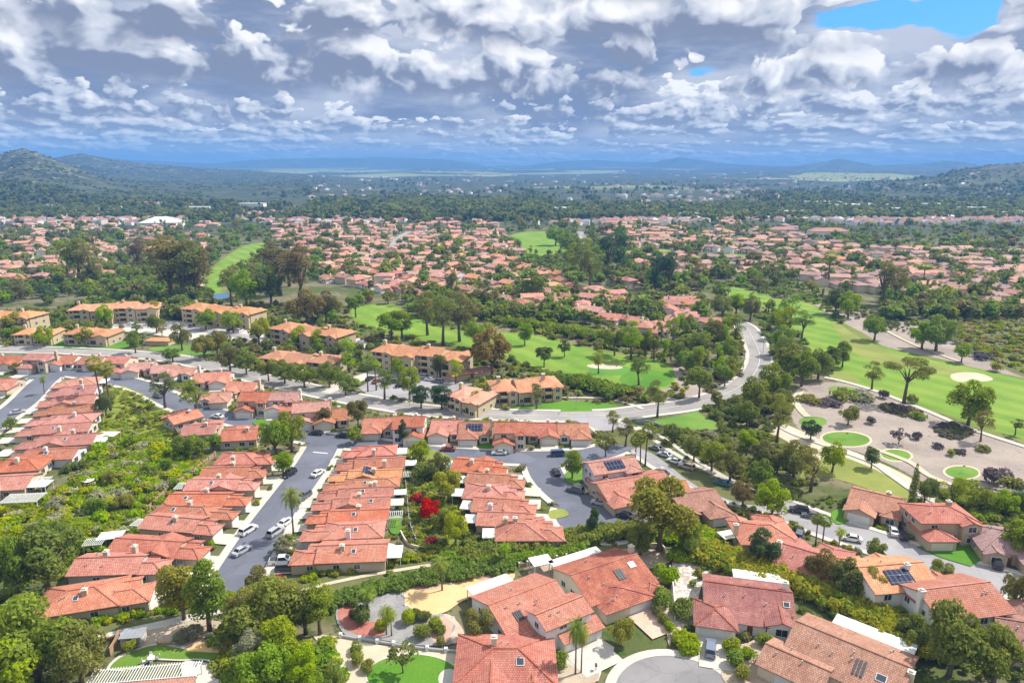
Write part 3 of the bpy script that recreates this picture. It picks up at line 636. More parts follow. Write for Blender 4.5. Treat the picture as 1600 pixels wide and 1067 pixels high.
# ---------------------------------------------------------------- houses
def rectpts(x0, x1, y0, y1): return [(x0, y0), (x1, y0), (x1, y1), (x0, y1)]
class Wing:
    """one block of a house: walls to height h, a gable or hip roof with its ridge along axis"""
    def __init__(s, x0, x1, y0, y1, h, kind='gable', axis='x', pitch=.36, oh=.5, z0=0.):
        s.x0, s.x1, s.y0, s.y1, s.h, s.kind, s.axis, s.pitch, s.oh, s.z0 = x0, x1, y0, y1, h, kind, axis, pitch, oh, z0
        s.half = (y1-y0)/2 if axis == 'x' else (x1-x0)/2
        s.ridge = h+pitch*s.half
    def T(s, a, c, z):                            # along the ridge, across, height
        return (a, c, z) if s.axis == 'x' else (-c+s.x0+s.x1, a, z) if False else (c, a, z)
    def span(s): return (s.x0, s.x1, s.y0, s.y1) if s.axis == 'x' else (s.y0, s.y1, s.x0, s.x1)
    def walls(s, mb, mi=0):
        mb.box(s.x0, s.x1, s.y0, s.y1, s.z0, s.h, mi, top=False, bot=False)
        if s.kind == 'gable':
            a0, a1, c0, c1 = s.span(); cm = (c0+c1)/2; top = s.ridge-.06
            for a in (a0, a1):
                mb.poly([s.T(a, c0, s.h), s.T(a, c1, s.h), s.T(a, cm, top)], mi)
        if s.kind == 'shed':
            a0, a1, c0, c1 = s.span()
            for a in (a0, a1): mb.poly([s.T(a, c0, s.h), s.T(a, c1, s.h), s.T(a, c1, s.h+s.pitch*(c1-c0)-.06)], mi)
    def roof(s, mb, cap=None, th=.17):
        a0, a1, c0, c1 = s.span(); oh = s.oh; cm = (c0+c1)/2; e = s.h-s.pitch*oh+.06; r = s.ridge+.06
        def slab(P):
            P = [Vector(s.T(*p)) for p in P]
            n = (P[1]-P[0]).cross(P[2]-P[0])
            if n.z < 0: P.reverse()
            mb.poly(P, 0); D = [p-Vector((0, 0, th)) for p in P]; mb.poly(D[::-1], 1)
            for i in range(len(P)):
                j = (i+1) % len(P); mb.poly([P[i], D[i], D[j], P[j]], 1)
        def ridge(p, q):
            if cap is not None: cap.bar(Vector(s.T(*p))+Vector((0, 0, .03)), Vector(s.T(*q))+Vector((0, 0, .03)), .34, .14)
        if s.kind == 'shed':
            e2 = s.h+s.pitch*(c1-c0+oh)+.06
            slab([(a0-oh, c0-oh, e), (a1+oh, c0-oh, e), (a1+oh, c1+oh, e2), (a0-oh, c1+oh, e2)]); return
        if s.kind == 'gable' or (a1-a0) < (c1-c0)*.6 and s.kind != 'hip':
            g = .35
            slab([(a0-g, c0-oh, e), (a1+g, c0-oh, e), (a1+g, cm, r), (a0-g, cm, r)])
            slab([(a0-g, c1+oh, e), (a1+g, c1+oh, e), (a1+g, cm, r), (a0-g, cm, r)]); ridge((a0-g, cm, r), (a1+g, cm, r))
            return
        k = min((c1-c0)/2+oh, (a1-a0)/2+oh-.05)   # hip
        k0, k1 = a0-oh+k, a1+oh-k; rr = e+s.pitch*k
        if s.kind == 'hipgable': k1 = a1+.35
        A, B, C, D = (a0-oh, c0-oh, e), (k1 if s.kind == 'hipgable' else a1+oh, c0-oh, e), (k1 if s.kind == 'hipgable' else a1+oh, c1+oh, e), (a0-oh, c1+oh, e)
        p, q = (k0, cm, rr), (k1, cm, rr)
        slab([A, B, q, p]); slab([D, C, q, p]); slab([A, D, p])
        if s.kind == 'hip': slab([B, C, q]); ridge(B, q); ridge(C, q)
        ridge(A, p); ridge(D, p); ridge(p, q)
    def slope_pt(s, a, t, side):                  # a along 0..1, t from eave 0 to ridge 1, side -1/+1 across
        a0, a1, c0, c1 = s.span(); cm = (c0+c1)/2; half = (c1-c0)/2
        c = cm+side*half*(1-t); return Vector(s.T(a0+(a1-a0)*a, c, s.h+.06+s.pitch*half*t))
    def slope_axes(s, side):
        al = Vector(s.T(1, 0, 0)); up = Vector(s.T(0, -side, s.pitch)).normalized(); n = al.cross(up)
        if n.z < 0: n = -n
        return al, up, n

def plate(name, mat, o, al, up, n, w, h, parent, z=.10, th=.08, mats=None, frame=0.):
    mb = MB(); V = []
    for k in (z, z+th):
        for a, b in ((-w/2, -h/2), (w/2, -h/2), (w/2, h/2), (-w/2, h/2)): V.append(tuple(o+al*a+up*b+n*k))
    mb.v = V; fs = [(4, 5, 6, 7), (0, 1, 5, 4), (1, 2, 6, 5), (2, 3, 7, 6), (3, 0, 4, 7)]
    if al.cross(up).dot(n) < 0: fs = [f[::-1] for f in fs]
    mb.f = fs; mb.mi = [0]*5
    return mb.build(name, mat, parent)
FACE = {'-y': (Vector((1, 0, 0)), Vector((0, -1, 0))), '+y': (Vector((-1, 0, 0)), Vector((0, 1, 0))), '+x': (Vector((0, 1, 0)), Vector((1, 0, 0))), '-x': (Vector((0, -1, 0)), Vector((-1, 0, 0)))}
UPV = Vector((0, 0, 1))
_wcache = {}
def window(parent, p, face, w=1.5, h=1.2, framed=True, sub=True):
    """a window as a part; its frame a sub-part where the photograph is near enough to show it"""
    key = (face, w, h, sub)
    if key not in _wcache:
        al, n = FACE[face]; g = MB(); f = MB()
        def slab(mb, x0, x1, y0, y1, d0, d1):
            V = [al*a+UPV*b+n*d for d in (d0, d1) for a, b in ((x0, y0), (x1, y0), (x1, y1), (x0, y1))]
            b = len(mb.v); mb.v += [tuple(v) for v in V]; mb.f += [tuple(b+i for i in q) for q in ((4, 5, 6, 7), (0, 1, 5, 4), (1, 2, 6, 5), (2, 3, 7, 6), (3, 0, 4, 7))]; mb.mi += [0]*5
        slab(g, -w/2, w/2, -h/2, h/2, -.05, .03)
        for q in ((-w/2-.12, w/2+.12, h/2, h/2+.12), (-w/2-.12, w/2+.12, -h/2-.14, -h/2), (-w/2-.12, -w/2, -h/2, h/2), (w/2, w/2+.12, -h/2, h/2), (-.03, .03, -h/2, h/2)): slab(f, *q, -.02, .08)
        if sub: _wcache[key] = (g.mesh('window', M_GLASS), f.mesh('window_frame', M_WHITE))
        else:
            k = len(g.v); g.v += f.v; g.f += [tuple(i+k for i in q) for q in f.f]; g.mi += [1]*len(f.f); _wcache[key] = (g.mesh('window', [M_GLASS, M_WHITE]), None)
    g, f = _wcache[key]
    o = link('window', g, parent, p)
    if f is not None: link('window_frame', f, o)
    return o
def garage_door(parent, p, face, w=4.8, h=2.2, mat=None):
    al, n = FACE[face]; mb = MB()
    for r in range(4):
        z0 = r*h/4+.02; z1 = (r+1)*h/4-.02
        V = [al*a+UPV*b+n*d for d in (-.04, .06) for a, b in ((-w/2, z0), (w/2, z0), (w/2, z1), (-w/2, z1))]
        b = len(mb.v); mb.v += [tuple(v) for v in V]; mb.f += [tuple(b+i for i in q) for q in ((4, 5, 6, 7), (0, 1, 5, 4), (1, 2, 6, 5), (2, 3, 7, 6), (3, 0, 4, 7))]; mb.mi += [0]*5
    return mb.build('garage_door', mat or M_WHITE, parent, p)
def door(parent, p, face, mat=None):
    al, n = FACE[face]; return plate('door', mat or M_DOOR, Vector(p)+UPV*1.05, al, UPV, n, 1.0, 2.1, parent, -.02, .07)
def chimney(parent, x, y, z0, z1, wall, w=.95):
    mb = MB(); mb.box(x-w/2, x+w/2, y-w/2, y+w/2, z0, z1); c = mb.build('chimney', wall, parent)
    k = MB(); k.box(x-w/2-.1, x+w/2+.1, y-w/2-.1, y+w/2+.1, z1+.002, z1+.14); k.box(x-.28, x+.28, y-.28, y+.28, z1+.14, z1+.40); k.build('chimney_cap', M_TRIM, c)
def patio_cover(parent, x0, x1, y0, y1, z=2.5, mat=None, slats=False):
    mb = MB()
    if slats:
        n = int((x1-x0)/.45)
        for i in range(n+1): q = x0+(x1-x0)*i/n; mb.box(q-.05, q+.05, y0, y1, z+.12, z+.26)
        mb.box(x0, x1, y0+.2, y0+.34, z, z+.12); mb.box(x0, x1, y1-.34, y1-.2, z, z+.12)
    else: mb.box(x0, x1, y0, y1, z, z+.2)
    o = mb.build('patio_cover', mat or M_WHITE, parent)
    for a in (x0+.25, x1-.25):
        for b in (y0+.27, y1-.27): p = MB(); p.box(a-.07, a+.07, b-.07, b+.07, 0, z); p.build('patio_post', mat or M_WHITE, o)
def skylight(parent, wing, a, t, side, w=1.0, h=1.2, mat=None):
    al, up, n = wing.slope_axes(side); f = plate('skylight', M_WHITE, wing.slope_pt(a, t, side), al, up, n, w, h, parent, .02, .14)
    plate('skylight_pane', mat or M_GLASS, wing.slope_pt(a, t, side), al, up, n, w-.2, h-.2, f, .165, .02)
def solar(parent, wing, a, t, side, w=3.15, h=1.65, mat=None, name='solar_panel'):
    al, up, n = wing.slope_axes(side); plate(name, mat or M_SOLAR, wing.slope_pt(a, t, side), al, up, n, w, h, parent, .12, .06)
def vents(parent, wing, rng, k=3):
    for _ in range(k):
        p = wing.slope_pt(rng.uniform(.15, .85), rng.uniform(.35, .8), rng.choice((-1, -1, 1))); mb = MB()
        mb.tube([p-UPV*.2, p+UPV*.45], .09, 6); mb.tube([p+UPV*.45, p+UPV*.56], .17, 6); mb.build('roof_vent', M_GREYM, parent)

HOUSES = []                                        # (root, centre, radius, short name) for anchors and spacing
def house_root(name, label, cat, c, rz, group, wings, roofm, wallm, near, rng, short=None, parts=True):
    root = thing(name, label, cat, (c.x, c.y, 0), rz, group)
    w = MB(); r = MB(); cap = MB()
    for g in wings: g.walls(w); g.roof(r, cap)
    w.build('wall', wallm, root); ro = r.build('roof', [roofm, M_FASCIA], root)
    if near: cap.build('ridge_tile', roofm, ro)
    cs, sn = math.cos(rz), math.sin(rz)
    for g in wings: stamp([(c.x+x*cs-y*sn, c.y+x*sn+y*cs) for x, y in rectpts(g.x0-.6, g.x1+.6, g.y0-.6, g.y1+.6)], 1)
    HOUSES.append((root, c, short))
    return root, ro
def loc2w(root, x, y):
    c, s = math.cos(root.rotation_euler[2]), math.sin(root.rotation_euler[2]); return Vector((root.location.x+x*c-y*s, root.location.y+x*s+y*c, 0))
_dz = [0]
def driveway(root, x0, x1, y0, y1, mat=None):
    if abs(x1-x0) > 0 and root['category'] == 'house':       # stop at the kerb
        alongx = root.name.startswith('row_house'); a, b = (x0, x1) if alongx else (y0, y1); near, far_ = (a, b) if abs(a) < abs(b) else (b, a); L = 0.
        while L < abs(far_-near):
            q = near+math.copysign(L+.6, far_-near); p = loc2w(root, q, (y0+y1)/2) if alongx else loc2w(root, (x0+x1)/2, q)
            if at(p.x, p.y) & 2: break
            L += .25
        if L < .6: return
        far_ = near+math.copysign(L, far_-near); lo, hi = min(near, far_), max(near, far_)
        if alongx: x0, x1 = lo, hi
        else: y0, y1 = lo, hi
    pts = [loc2w(root, x, y) for x, y in rectpts(x0, x1, y0, y1)]; _dz[0] += 1
    z = .262+.0037*(_dz[0] % 16); o = sheet_m('driveway', pts, mat or M_DRIVE, z=z, smooth=False, bit=4); return o

def axis_of(A, B, z): a, b = G(*A, z), G(*B, z); d = b-a; return (a+b)/2, d.length, math.atan2(d.y, d.x)

def row_house(A, B, w, front, label, group, roofc='coral', wallc='beige', var=0, near=True, zr=4.5, chim=True, short=None, drive=5., sol=False, cover=True, seed=0):
    """long narrow single-storey house: gabled main block, hipped garage wing at its street end"""
    rng = random.Random(seed*31+5); c, L, rz = axis_of(A, B, zr); f = front; L = min(max(L, 15.), 27.)
    def X(a, b): return (a, b) if f > 0 else (-b, -a)      # measured from the street end
    h = 2.9+rng.uniform(-.1, .25); hw = w/2
    m0, m1 = X(-L/2, L/2-.27*L); g0, g1 = X(L/2-.46*L, L/2); p0, p1 = X(L/2-.36*L, L/2-.14*L)
    W = [Wing(m0, m1, -hw, hw, h, 'gable' if var != 1 else 'hip', 'x', .34),
         Wing(g0, g1, -hw+.25, hw*.30, h-.35, 'hip' if var != 2 else 'gable', 'x', .34), Wing(p0, p1, hw*.1, hw-.15, h-.5, 'gable', 'x', .30)]
    if var in (2, 3):
        k0, k1 = X(-.12*L, .16*L); W.append(Wing(k0, k1, -hw-.35, hw-.3, h+.25, 'gable', 'y', .34))
    root, ro = house_root('row_house', label, 'house', c, rz, group, W, ROOF[roofc], WALL[wallc], near, rng, short)
    fx = '+x' if f > 0 else '-x'; garage_door(root, (f*L/2, (-hw+.25+hw*.30)/2, .05), fx, min(4.8, hw*1.1), 2.15, rng.choice([M_WHITE, M_WHITE, M_TRIM]))
    door(root, (f*(L/2-.14*L), hw*.55, 0), fx)
    for q in (-.30, -.02, .2): window(root, (-f*L*q*1.0, -hw if var not in (2, 3) else -hw, 1.55), '-y', 1.3, 1.1, sub=near)
    bx = '-x' if f > 0 else '+x'
    for q in (-.5, .4): window(root, (-f*L/2, q*hw, 1.45), bx, 1.9, 1.5, sub=near)
    if chim: chimney(root, -f*L*rng.uniform(.02, .22), -hw-.35 if rng.random() < .35 else hw*.3*rng.choice((-1, 1)), 0 if True else 2, h+.34*hw+rng.uniform(.5, .95), WALL[wallc])
    vents(root, W[0], rng, rng.randint(2, 4))
    if rng.random() < .4: skylight(root, W[0], rng.uniform(.3, .7), .55, -1)
    if sol:
        k = W[-1] if var in (2, 3) else W[0]
        solar(root, k, .55 if var in (2, 3) else .35, .52, -1 if var not in (2, 3) else 1, 4.2, 3.3)
    if cover:
        q0, q1 = X(-L/2-3.4, -L/2-.08); patio_cover(root, q0, q1, -hw*.7, hw*rng.uniform(.2, .6), 2.4, rng.choice([M_WHITE, M_WHITE, M_TRIM]), rng.random() < .3)
    if drive:
        q0, q1 = X(L/2+.1, L/2+drive); driveway(root, q0, q1, -hw+.3, hw*.35, rng.choice([M_DRIVE, M_DRIVE, M_CONC]))
    return root
def street_house(A, B, w, label, group, roofc='coral', wallc='cream', storeys=1, side=1, gar='gable', near=True, short=None, main='gable', drive=6., sol=False, chim=True, seed=0, zr=None, back=False, gard=None, gw=6.4):
    """house along its street: main block with the ridge A-B, garage wing towards the street (or away, back=True)"""
    rng = random.Random(seed*17+3); zr = zr or (4.7 if storeys == 1 else 7.2); c, L, rz = axis_of(A, B, zr); L = max(L, 9.5)
    s = 1 if back else -1; h = 3.0 if storeys == 1 else 5.5; hw = w/2
    W = [Wing(-L/2, L/2, -hw, hw, h, main, 'x', .36)]
    gx = min(gw, L*.62); x1 = side*L/2+(.12 if side > 0 else -.12); x0 = x1-side*gx; x0, x1 = min(x0, x1), max(x0, x1)
    y0, y1 = (-hw-3.6, -hw*.05) if s < 0 else (hw*.05, hw+3.6)
    W.append(Wing(x0, x1, y0, y1, 2.75 if storeys == 1 else 2.95, gar, 'y', .36))
    e0, e1 = (-side*L/2-(.0), -side*L/2+side*L*.34); e0, e1 = min(e0, e1)+.15, max(e0, e1)
    W.append(Wing(e0, e1, (-hw-1.3) if s < 0 else 0, 0 if s < 0 else hw+1.3, h-.25, 'gable' if gar == 'hip' else 'hip', 'y', .36))
    root, ro = house_root('tile_roof_house', label, 'house', c, rz, group, W, ROOF[roofc], WALL[wallc], near, rng, short)
    fc, bc = ('-y', '+y') if s < 0 else ('+y', '-y'); gy = y0 if s < 0 else y1
    garage_door(root, ((x0+x1)/2, gy, .05), fc, min(4.9, gx-1.2), 2.15, gard or rng.choice([M_WHITE, M_WHITE, M_TRIM]))
    ey = (-hw-1.3) if s < 0 else hw+1.3
    for st in range(storeys):
        z = 1.5+2.7*st
        window(root, ((e0+e1)/2, ey, z), fc, min(1.8, (e1-e0)*.55), 1.3, sub=near)
        for q in (-.3, .1, .36): window(root, (q*L, -s*hw, z), bc, 1.5, 1.2, sub=near)
        for q in (-.3, .35):
            window(root, (L/2, q*hw, z), '+x', 1.2, 1.1, sub=near); window(root, (-L/2, q*hw, z), '-x', 1.2, 1.1, sub=near)
    door(root, ((e1 if side > 0 else e0)+side*.9, s*hw, 0), fc)
    if storeys == 2: window(root, ((x0+x1)/2, s*hw, 4.2), fc, 1.5, 1.1, sub=near)
    if chim: chimney(root, -side*(L/2+.3) if rng.random() < .6 else L*.2, hw*.2*-s, 0, W[0].ridge+rng.uniform(.3, .8), WALL[wallc])
    vents(root, W[0], rng, rng.randint(2, 4))
    if sol: solar(root, W[0], .5, .5, -1, 5.2, 3.3)
    if drive:
        d0, d1 = (gy-drive, gy-.1) if s < 0 else (gy+.1, gy+drive); driveway(root, (x0+x1)/2-2.7, (x0+x1)/2+2.7, d0, d1, rng.choice([M_DRIVE, M_DRIVE, M_CONC]))
    return root

ADJ = {'clay': 'clay-brown', 'coral': 'coral', 'red': 'red', 'orange': 'orange', 'pink': 'pale pink', 'brown': 'brown', 'mauve': 'mauve', 'tan': 'tan', 'rust': 'rust-red', 'mixed': 'dark red'}
# row left of the palm street (street end on the right)
ROW_B = [((62, 930), (236, 903), 1, 'coral'), ((120, 871), (262, 866), 0, 'coral'), ((182, 838), (322, 846), 3, 'red'), ((232, 803), (342, 812), 0, 'coral'), ((245, 785), (368, 791), 1, 'coral'), ((266, 768), (388, 768), 0, 'red'),
         ((296, 747), (402, 746), 3, 'coral'), ((318, 729), (414, 726), 0, 'coral'), ((342, 708), (428, 706), 1, 'red')]
ROW_C = [((460, 853), (604, 848), 0, 'coral'), ((474, 820), (598, 815), 1, 'coral'), ((482, 797), (606, 792), 0, 'red'), ((490, 778), (609, 773), 2, 'coral'), ((499, 762), (614, 757), 0, 'coral'), ((508, 748), (622, 743), 1, 'rust'),
         ((516, 734), (627, 730), 3, 'orange'), ((528, 716), (632, 712), 0, 'coral'), ((541, 698), (614, 695), 1, 'red')]
ROW_A = [((-40, 747), (46, 742), 0, 'coral'), ((-30, 722), (70, 716), 1, 'red'), ((18, 702), (122, 698), 0, 'coral'), ((32, 683), (150, 676), 3, 'coral'), ((30, 665), (143, 658), 0, 'coral'), ((45, 650), (148, 644), 1, 'coral'),
         ((58, 636), (149, 630), 0, 'rust'), ((66, 622), (150, 617), 2, 'coral'), ((78, 607), (152, 602), 0, 'coral'), ((86, 593), (153, 588), 1, 'pink')]
def do_row(rows, front, where, group, near, wall, seed, zr=4.5):
    cs = [axis_of(a, b, zr)[0] for a, b, _, _ in rows]; n = len(rows)
    for i, (a, b, var, col) in enumerate(rows):
        gaps = [abs(cs[i].y-cs[j].y) for j in (i-1, i+1) if 0 <= j < n]
        w = min(9.6, max(5.6, (sum(gaps)/len(gaps)-.9)))
        lab = f"low {ADJ[col]}-tiled house, {ORD[i]} from the near end of the row {where}"
        row_house(a, b, w, front, lab, group, col, wall[i % len(wall)], var, near, zr, short=f"{ORD[i]} house {where}", sol=(where.startswith('right') and i == 6), seed=seed+i, drive=6., cover=(i % 3 == 0 or where.startswith('right') and i % 4 != 1))
do_row(ROW_B, 1, 'left of the palm street', 'row houses left of the palm street', True, ['beige', 'grey', 'beige', 'tan'], 10)
do_row(ROW_C, -1, 'right of the palm street', 'row houses right of the palm street', True, ['beige', 'lilac', 'tan', 'beige'], 40)
do_row(ROW_A, -1, 'beside the west street', 'row houses beside the west street', True, ['beige', 'cream', 'lilac'], 70)

# houses between the main road and the cross street, from the left
N1 = [((2, 556), (38, 556), 9, 'red', 1, 1), ((46, 551), (84, 552), 9, 'coral', 2, -1), ((86, 556), (122, 555), 10, 'coral', 1, -1), ((131, 556), (163, 556), 9, 'rust', 1, 1), ((172, 556), (203, 557), 9, 'red', 2, 1), ((193, 568), (243, 564), 9, 'pink', 1, -1),
      ((243, 570), (272, 568), 8, 'pink', 1, 1), ((266, 571), (308, 573), 8, 'pink', 1, -1), ((306, 583), (360, 581), 10, 'coral', 1, 1), ((360, 595), (402, 597), 9, 'coral', 1, -1), ((327, 611), (352, 610), 7, 'pink', 1, 1), ((378, 612), (422, 612), 9, 'red', 2, -1),
      ((420, 612), (466, 611), 8, 'pink', 2, -1), ((440, 628), (482, 626), 8, 'red', 1, 1), ((458, 630), (514, 626), 9, 'pink', 2, -1), ((492, 641), (545, 637), 9, 'rust', 1, -1), ((575, 653), (610, 652), 9, 'coral', 1, -1), ((618, 650), (662, 650), 9, 'red', 2, 1),
      ((676, 656), (722, 657), 10, 'coral', 1, -1), ((722, 660), (762, 660), 10, 'rust', 1, -1), ((776, 659), (818, 659), 9, 'red', 2, -1), ((826, 660), (868, 660), 9, 'red', 1, 1), ((876, 661), (914, 661), 9, 'rust', 1, 1)]
for i, (a, b, w, col, st, sd) in enumerate(N1):
    street_house(a, b, w, f"{'two-storey' if st == 2 else 'single-storey'} {ADJ[col]}-roofed house, {ORD[i]+' from the left' if i < 20 else ['third from', 'second from', 'at'][i-20]+' the right end'} between main road and cross street", 'houses between the main road and the cross street',
                 col, ['cream', 'beige', 'white', 'pink', 'cream'][i % 5], st, sd, ['gable', 'hip', 'gable'][i % 3], i > 9, f"{ORD[i] if i < 20 else ['third last', 'second last', 'last'][i-20]} house along the cross street", sol=(i == 19), seed=i+100, drive=5.5)
# south side of the cross street above the valley
for i, (a, b, w, col, sd) in enumerate([((270, 648), (300, 640), 8, 'coral', 1), ((288, 664), (338, 661), 9, 'coral', 1), ((348, 672), (404, 669), 9, 'red', -1), ((-10, 592), (24, 591), 9, 'coral', 1)]):
    street_house(a, b, w, ["small coral-roofed house on the top edge of the yellow slope", "coral hip-roofed house above the valley with a tree at its wall", "red-roofed house beside the big round trees on the cross street", "coral-roofed house cut by the photo edge across the west street"][i],
                 'houses above the valley' if i < 3 else None, col, 'beige', 1, sd, 'hip', True, ['house on the yellow slope', 'house above the valley', 'house by the round trees', 'corner house'][i], seed=130+i, back=i < 3, drive=3.)
# middle group left of the bulb street
MG = [((716, 716), (788, 722), 9, 'red', 'row', 2), ((738, 738), (812, 742), 7.5, 'rust', 'row', 0), ((730, 757), (815, 760), 8, 'coral', 'row', 1), ((742, 776), (836, 782), 8.5, 'coral', 'row', 3), ((748, 797), (846, 800), 7.5, 'coral', 'row', 0), ((780, 817), (874, 816), 9, 'coral', 'row', 1)]
for i, (a, b, w, col, _, var) in enumerate(MG):
    row_house(a, b, w, 1, f"{ADJ[col]}-roofed house, {ORD[5-i]} from the near end of the group left of the bulb street", 'houses left of the bulb street', col, ['cream', 'tan', 'pink', 'lilac', 'tan', 'tan'][i], var, True, 4.5, seed=150+i, short=f"{ORD[5-i]} house left of the bulb street", drive=4.5)
# right of the bulb street
street_house((920, 722), (990, 712), 8, 'two-storey pinkish house with roof solar panels by the three palms', 'houses right of the bulb street', 'pink', 'lilac', 2, -1, 'gable', True, 'solar house by the palms', sol=True, seed=171, drive=4)
street_house((934, 757), (1036, 738), 11, 'long coral-roofed house whose low gable faces the bulb street', 'houses right of the bulb street', 'coral', 'tan', 1, -1, 'hip', True, 'long house on the bulb', seed=172, drive=5)
street_house((1002, 757), (1070, 750), 9, 'rust-roofed house behind the tall golden-green tree', 'houses right of the bulb street', 'rust', 'beige', 1, 1, 'hip', True, 'house behind the golden tree', seed=173, drive=4)
street_house((1050, 775), (1116, 766), 11, 'brown-roofed house between the golden tree and the sloping road', 'houses right of the bulb street', 'brown', 'tan', 1, 1, 'hip', True, 'house by the sloping road', seed=174, drive=0)
# right-hand street
street_house((1332, 763), (1412, 782), 11, 'pink flat-pitched house with skylights beside the tall cypress', 'houses along the sloping road', 'pink', 'tan', 1, -1, 'gable', True, 'house by the cypress', seed=181)
street_house((1425, 790), (1512, 790), 9, 'two-storey red-roofed house with a brown-trimmed double garage', 'houses along the sloping road', 'red', 'tan', 2, -1, 'hip', True, 'two-storey garage house', main='hip', seed=182, drive=7, gard=M_TRIM)
street_house((1522, 826), (1625, 838), 12, 'mauve-roofed house beside a bright green front lawn', 'houses along the sloping road', 'mauve', 'tan', 1, 1, 'hip', True, 'mauve house', main='hip', seed=183, drive=7)
street_house((1150, 820), (1238, 820), 10, 'coral hip-roofed house with a small timber patio roof behind', 'houses along the sloping road', 'coral', 'cream', 1, 1, 'hip', True, 'hip house below the road', main='hip', seed=184, back=True, drive=3)
street_house((1222, 850), (1322, 880), 11, 'low coral house with two white patio covers behind the bushy slope', 'houses along the sloping road', 'red', 'cream', 1, 1, 'hip', True, 'patio-cover house', seed=185, back=True, drive=4)
street_house((1342, 888), (1440, 880), 11, 'two-storey white house with a blue solar array and cross gable', 'houses along the sloping road', 'orange', 'white', 2, 1, 'gable', True, 'blue solar house', seed=186, back=True, drive=4, sol=True)
street_house((1434, 925), (1544, 912), 12, 'two-storey white house with an orange hip roof and one gable window', 'houses along the sloping road', 'coral', 'white', 2, 1, 'gable', True, 'gable window house', seed=187, back=True, drive=4)
street_house((1556, 968), (1660, 985), 12, 'brown-roofed cream house with a round chimney at the photo edge', 'houses along the sloping road', 'brown', 'cream', 1, 1, 'gable', True, 'brown edge house', seed=188, back=True, drive=0)

# ---------------------------------------------------------------- the near houses round the turning circle, block by block
def near_house(A, B, label, wings, roofc, wallc, zr=4.9, short=None):
    c, L, rz = axis_of(A, B, zr)
    W = [Wing(*w[:5], **dict(kind=w[5], axis=w[6], pitch=w[7] if len(w) > 7 else .34)) for w in wings]
    root, ro = house_root('tile_roof_house', label, 'house', c, rz, 'houses round the turning circle', W, ROOF[roofc], WALL[wallc], True, RNG, short)
    return root, W, L
def skins(root, W, k, pts, mat=M_DARK, w=.55, h=2.6):
    for a, t in pts: solar(root, W[k], a, t, -1, w, h, mat, 'roof_slot')
r, W, L = near_house((897, 896), (990, 866), 'large dark red tiled house with slotted skylights and a pink driveway', [(-8, 8, -7, 7, 3., 'gable', 'x'), (-6.6, 4.7, -10.1, -2, 2.7, 'hip', 'y'), (5., 7.9, -8.6, -2, 2.6, 'hip', 'y')], 'mixed', 'cream', 5.5, 'big house on the circle')
garage_door(r, (1.6, -10.1, .05), '-y', 5.4, 2.2); door(r, (5.0, -8.4, 0), '-x'); skins(r, W, 0, [(.56, .55), (.60, .55), (.64, .55)])
skylight(r, W[0], .84, .72, -1, 1.5, 1.5, M_TRIM); vents(r, W[0], RNG, 4); vents(r, W[1], RNG, 2)
for q in (-4, -.5, 3): window(r, (-8, q, 1.6), '-x', 1.4, 1.3)
window(r, (6.4, -8.6, 1.5), '-y', 1.6, 1.3); window(r, (8, -3, 1.6), '+x', 1.5, 1.2); patio_cover(r, -7.5, 5, 7.3, 10.2, 2.5)
chimney(r, 8.3, 2, 0, 6.2, WALL['cream']); driveway(r, -1.6, 5.2, -17.5, -10.2, M_PAVER)
r, W, L = near_house((765, 946), (866, 908), 'two-storey white-walled house with stepped red tile roofs behind two palms', [(-7.4, 7.4, -7, 7, 2.8, 'gable', 'x'), (-2.3, 7.7, -11.4, -5.2, 5.3, 'gable', 'x'), (.6, 8.9, -13.2, -11.2, 2.6, 'shed', 'x'), (-5.4, -2.2, -9, -3, 2.7, 'gable', 'y')], 'coral', 'white', 5., 'stepped white house')
garage_door(r, (4.9, -13.2, .05), '-y', 6., 2.15); door(r, (-2.2, -8.2, 0), '-x'); skins(r, W, 0, [(.22, .42), (.25, .42), (.28, .42), (.31, .42)], M_DARK, .3, 2.2)
for z in (1.6, 4.2): window(r, (-2.3, -8.4, z), '-x', 1.1, 1.1); window(r, (7.7, -8.2, z), '+x', 1.2, 1.1)
for q in (1.4, 4.8): window(r, (q, -11.4, 4.5), '-y', 1.5, 1.0)
for q in (-4, 0, 3.5): window(r, (-7.4, q, 1.6), '-x', 1.3, 1.3)
vents(r, W[0], RNG, 5); vents(r, W[1], RNG, 2); patio_cover(r, -7., 2.5, 7.3, 10.4, 2.5); driveway(r, .2, 8.4, -20., -13.3)
r, W, L = near_house((845, 1012), (717, 1012), 'red tiled house with a square chimney cut by the bottom photo edge', [(-9.2, 7.2, -6, 6, 2.9, 'hip', 'x'), (-8, -3, -1, 8.5, 2.6, 'hip', 'y'), (-1.2, 3.8, 0, 8, 3.3, 'gable', 'y')], 'red', 'white', 5., 'bottom edge house')
chimney(r, 1., -1.2, 0, 6.2, WALL['cream']); vents(r, W[0], RNG, 4); window(r, (7.2, 1, 1.6), '+x', 1.4, 1.2); garage_door(r, (-5.5, 8.5, .05), '+y', 4.2, 2.1); door(r, (-2.2, 6, 0), '+y'); skylight(r, W[0], .35, .6, 1, 1.4, 1.4)
r, W, L = near_house((1107, 909), (1230, 925), 'red tiled white house with an arched entry behind the parked blue-grey car', [(-8, 8, -5.8, 5.8, 2.9, 'gable', 'x', .36), (-9.8, -2.8, -10.6, -3, 2.7, 'hip', 'y'), (3., 8.1, -8.4, 0, 3., 'gable', 'y'), (-2.6, 2.8, -8., -4, 2.5, 'shed', 'x', .2)], 'mixed', 'white', 4.9, 'arched entry house')
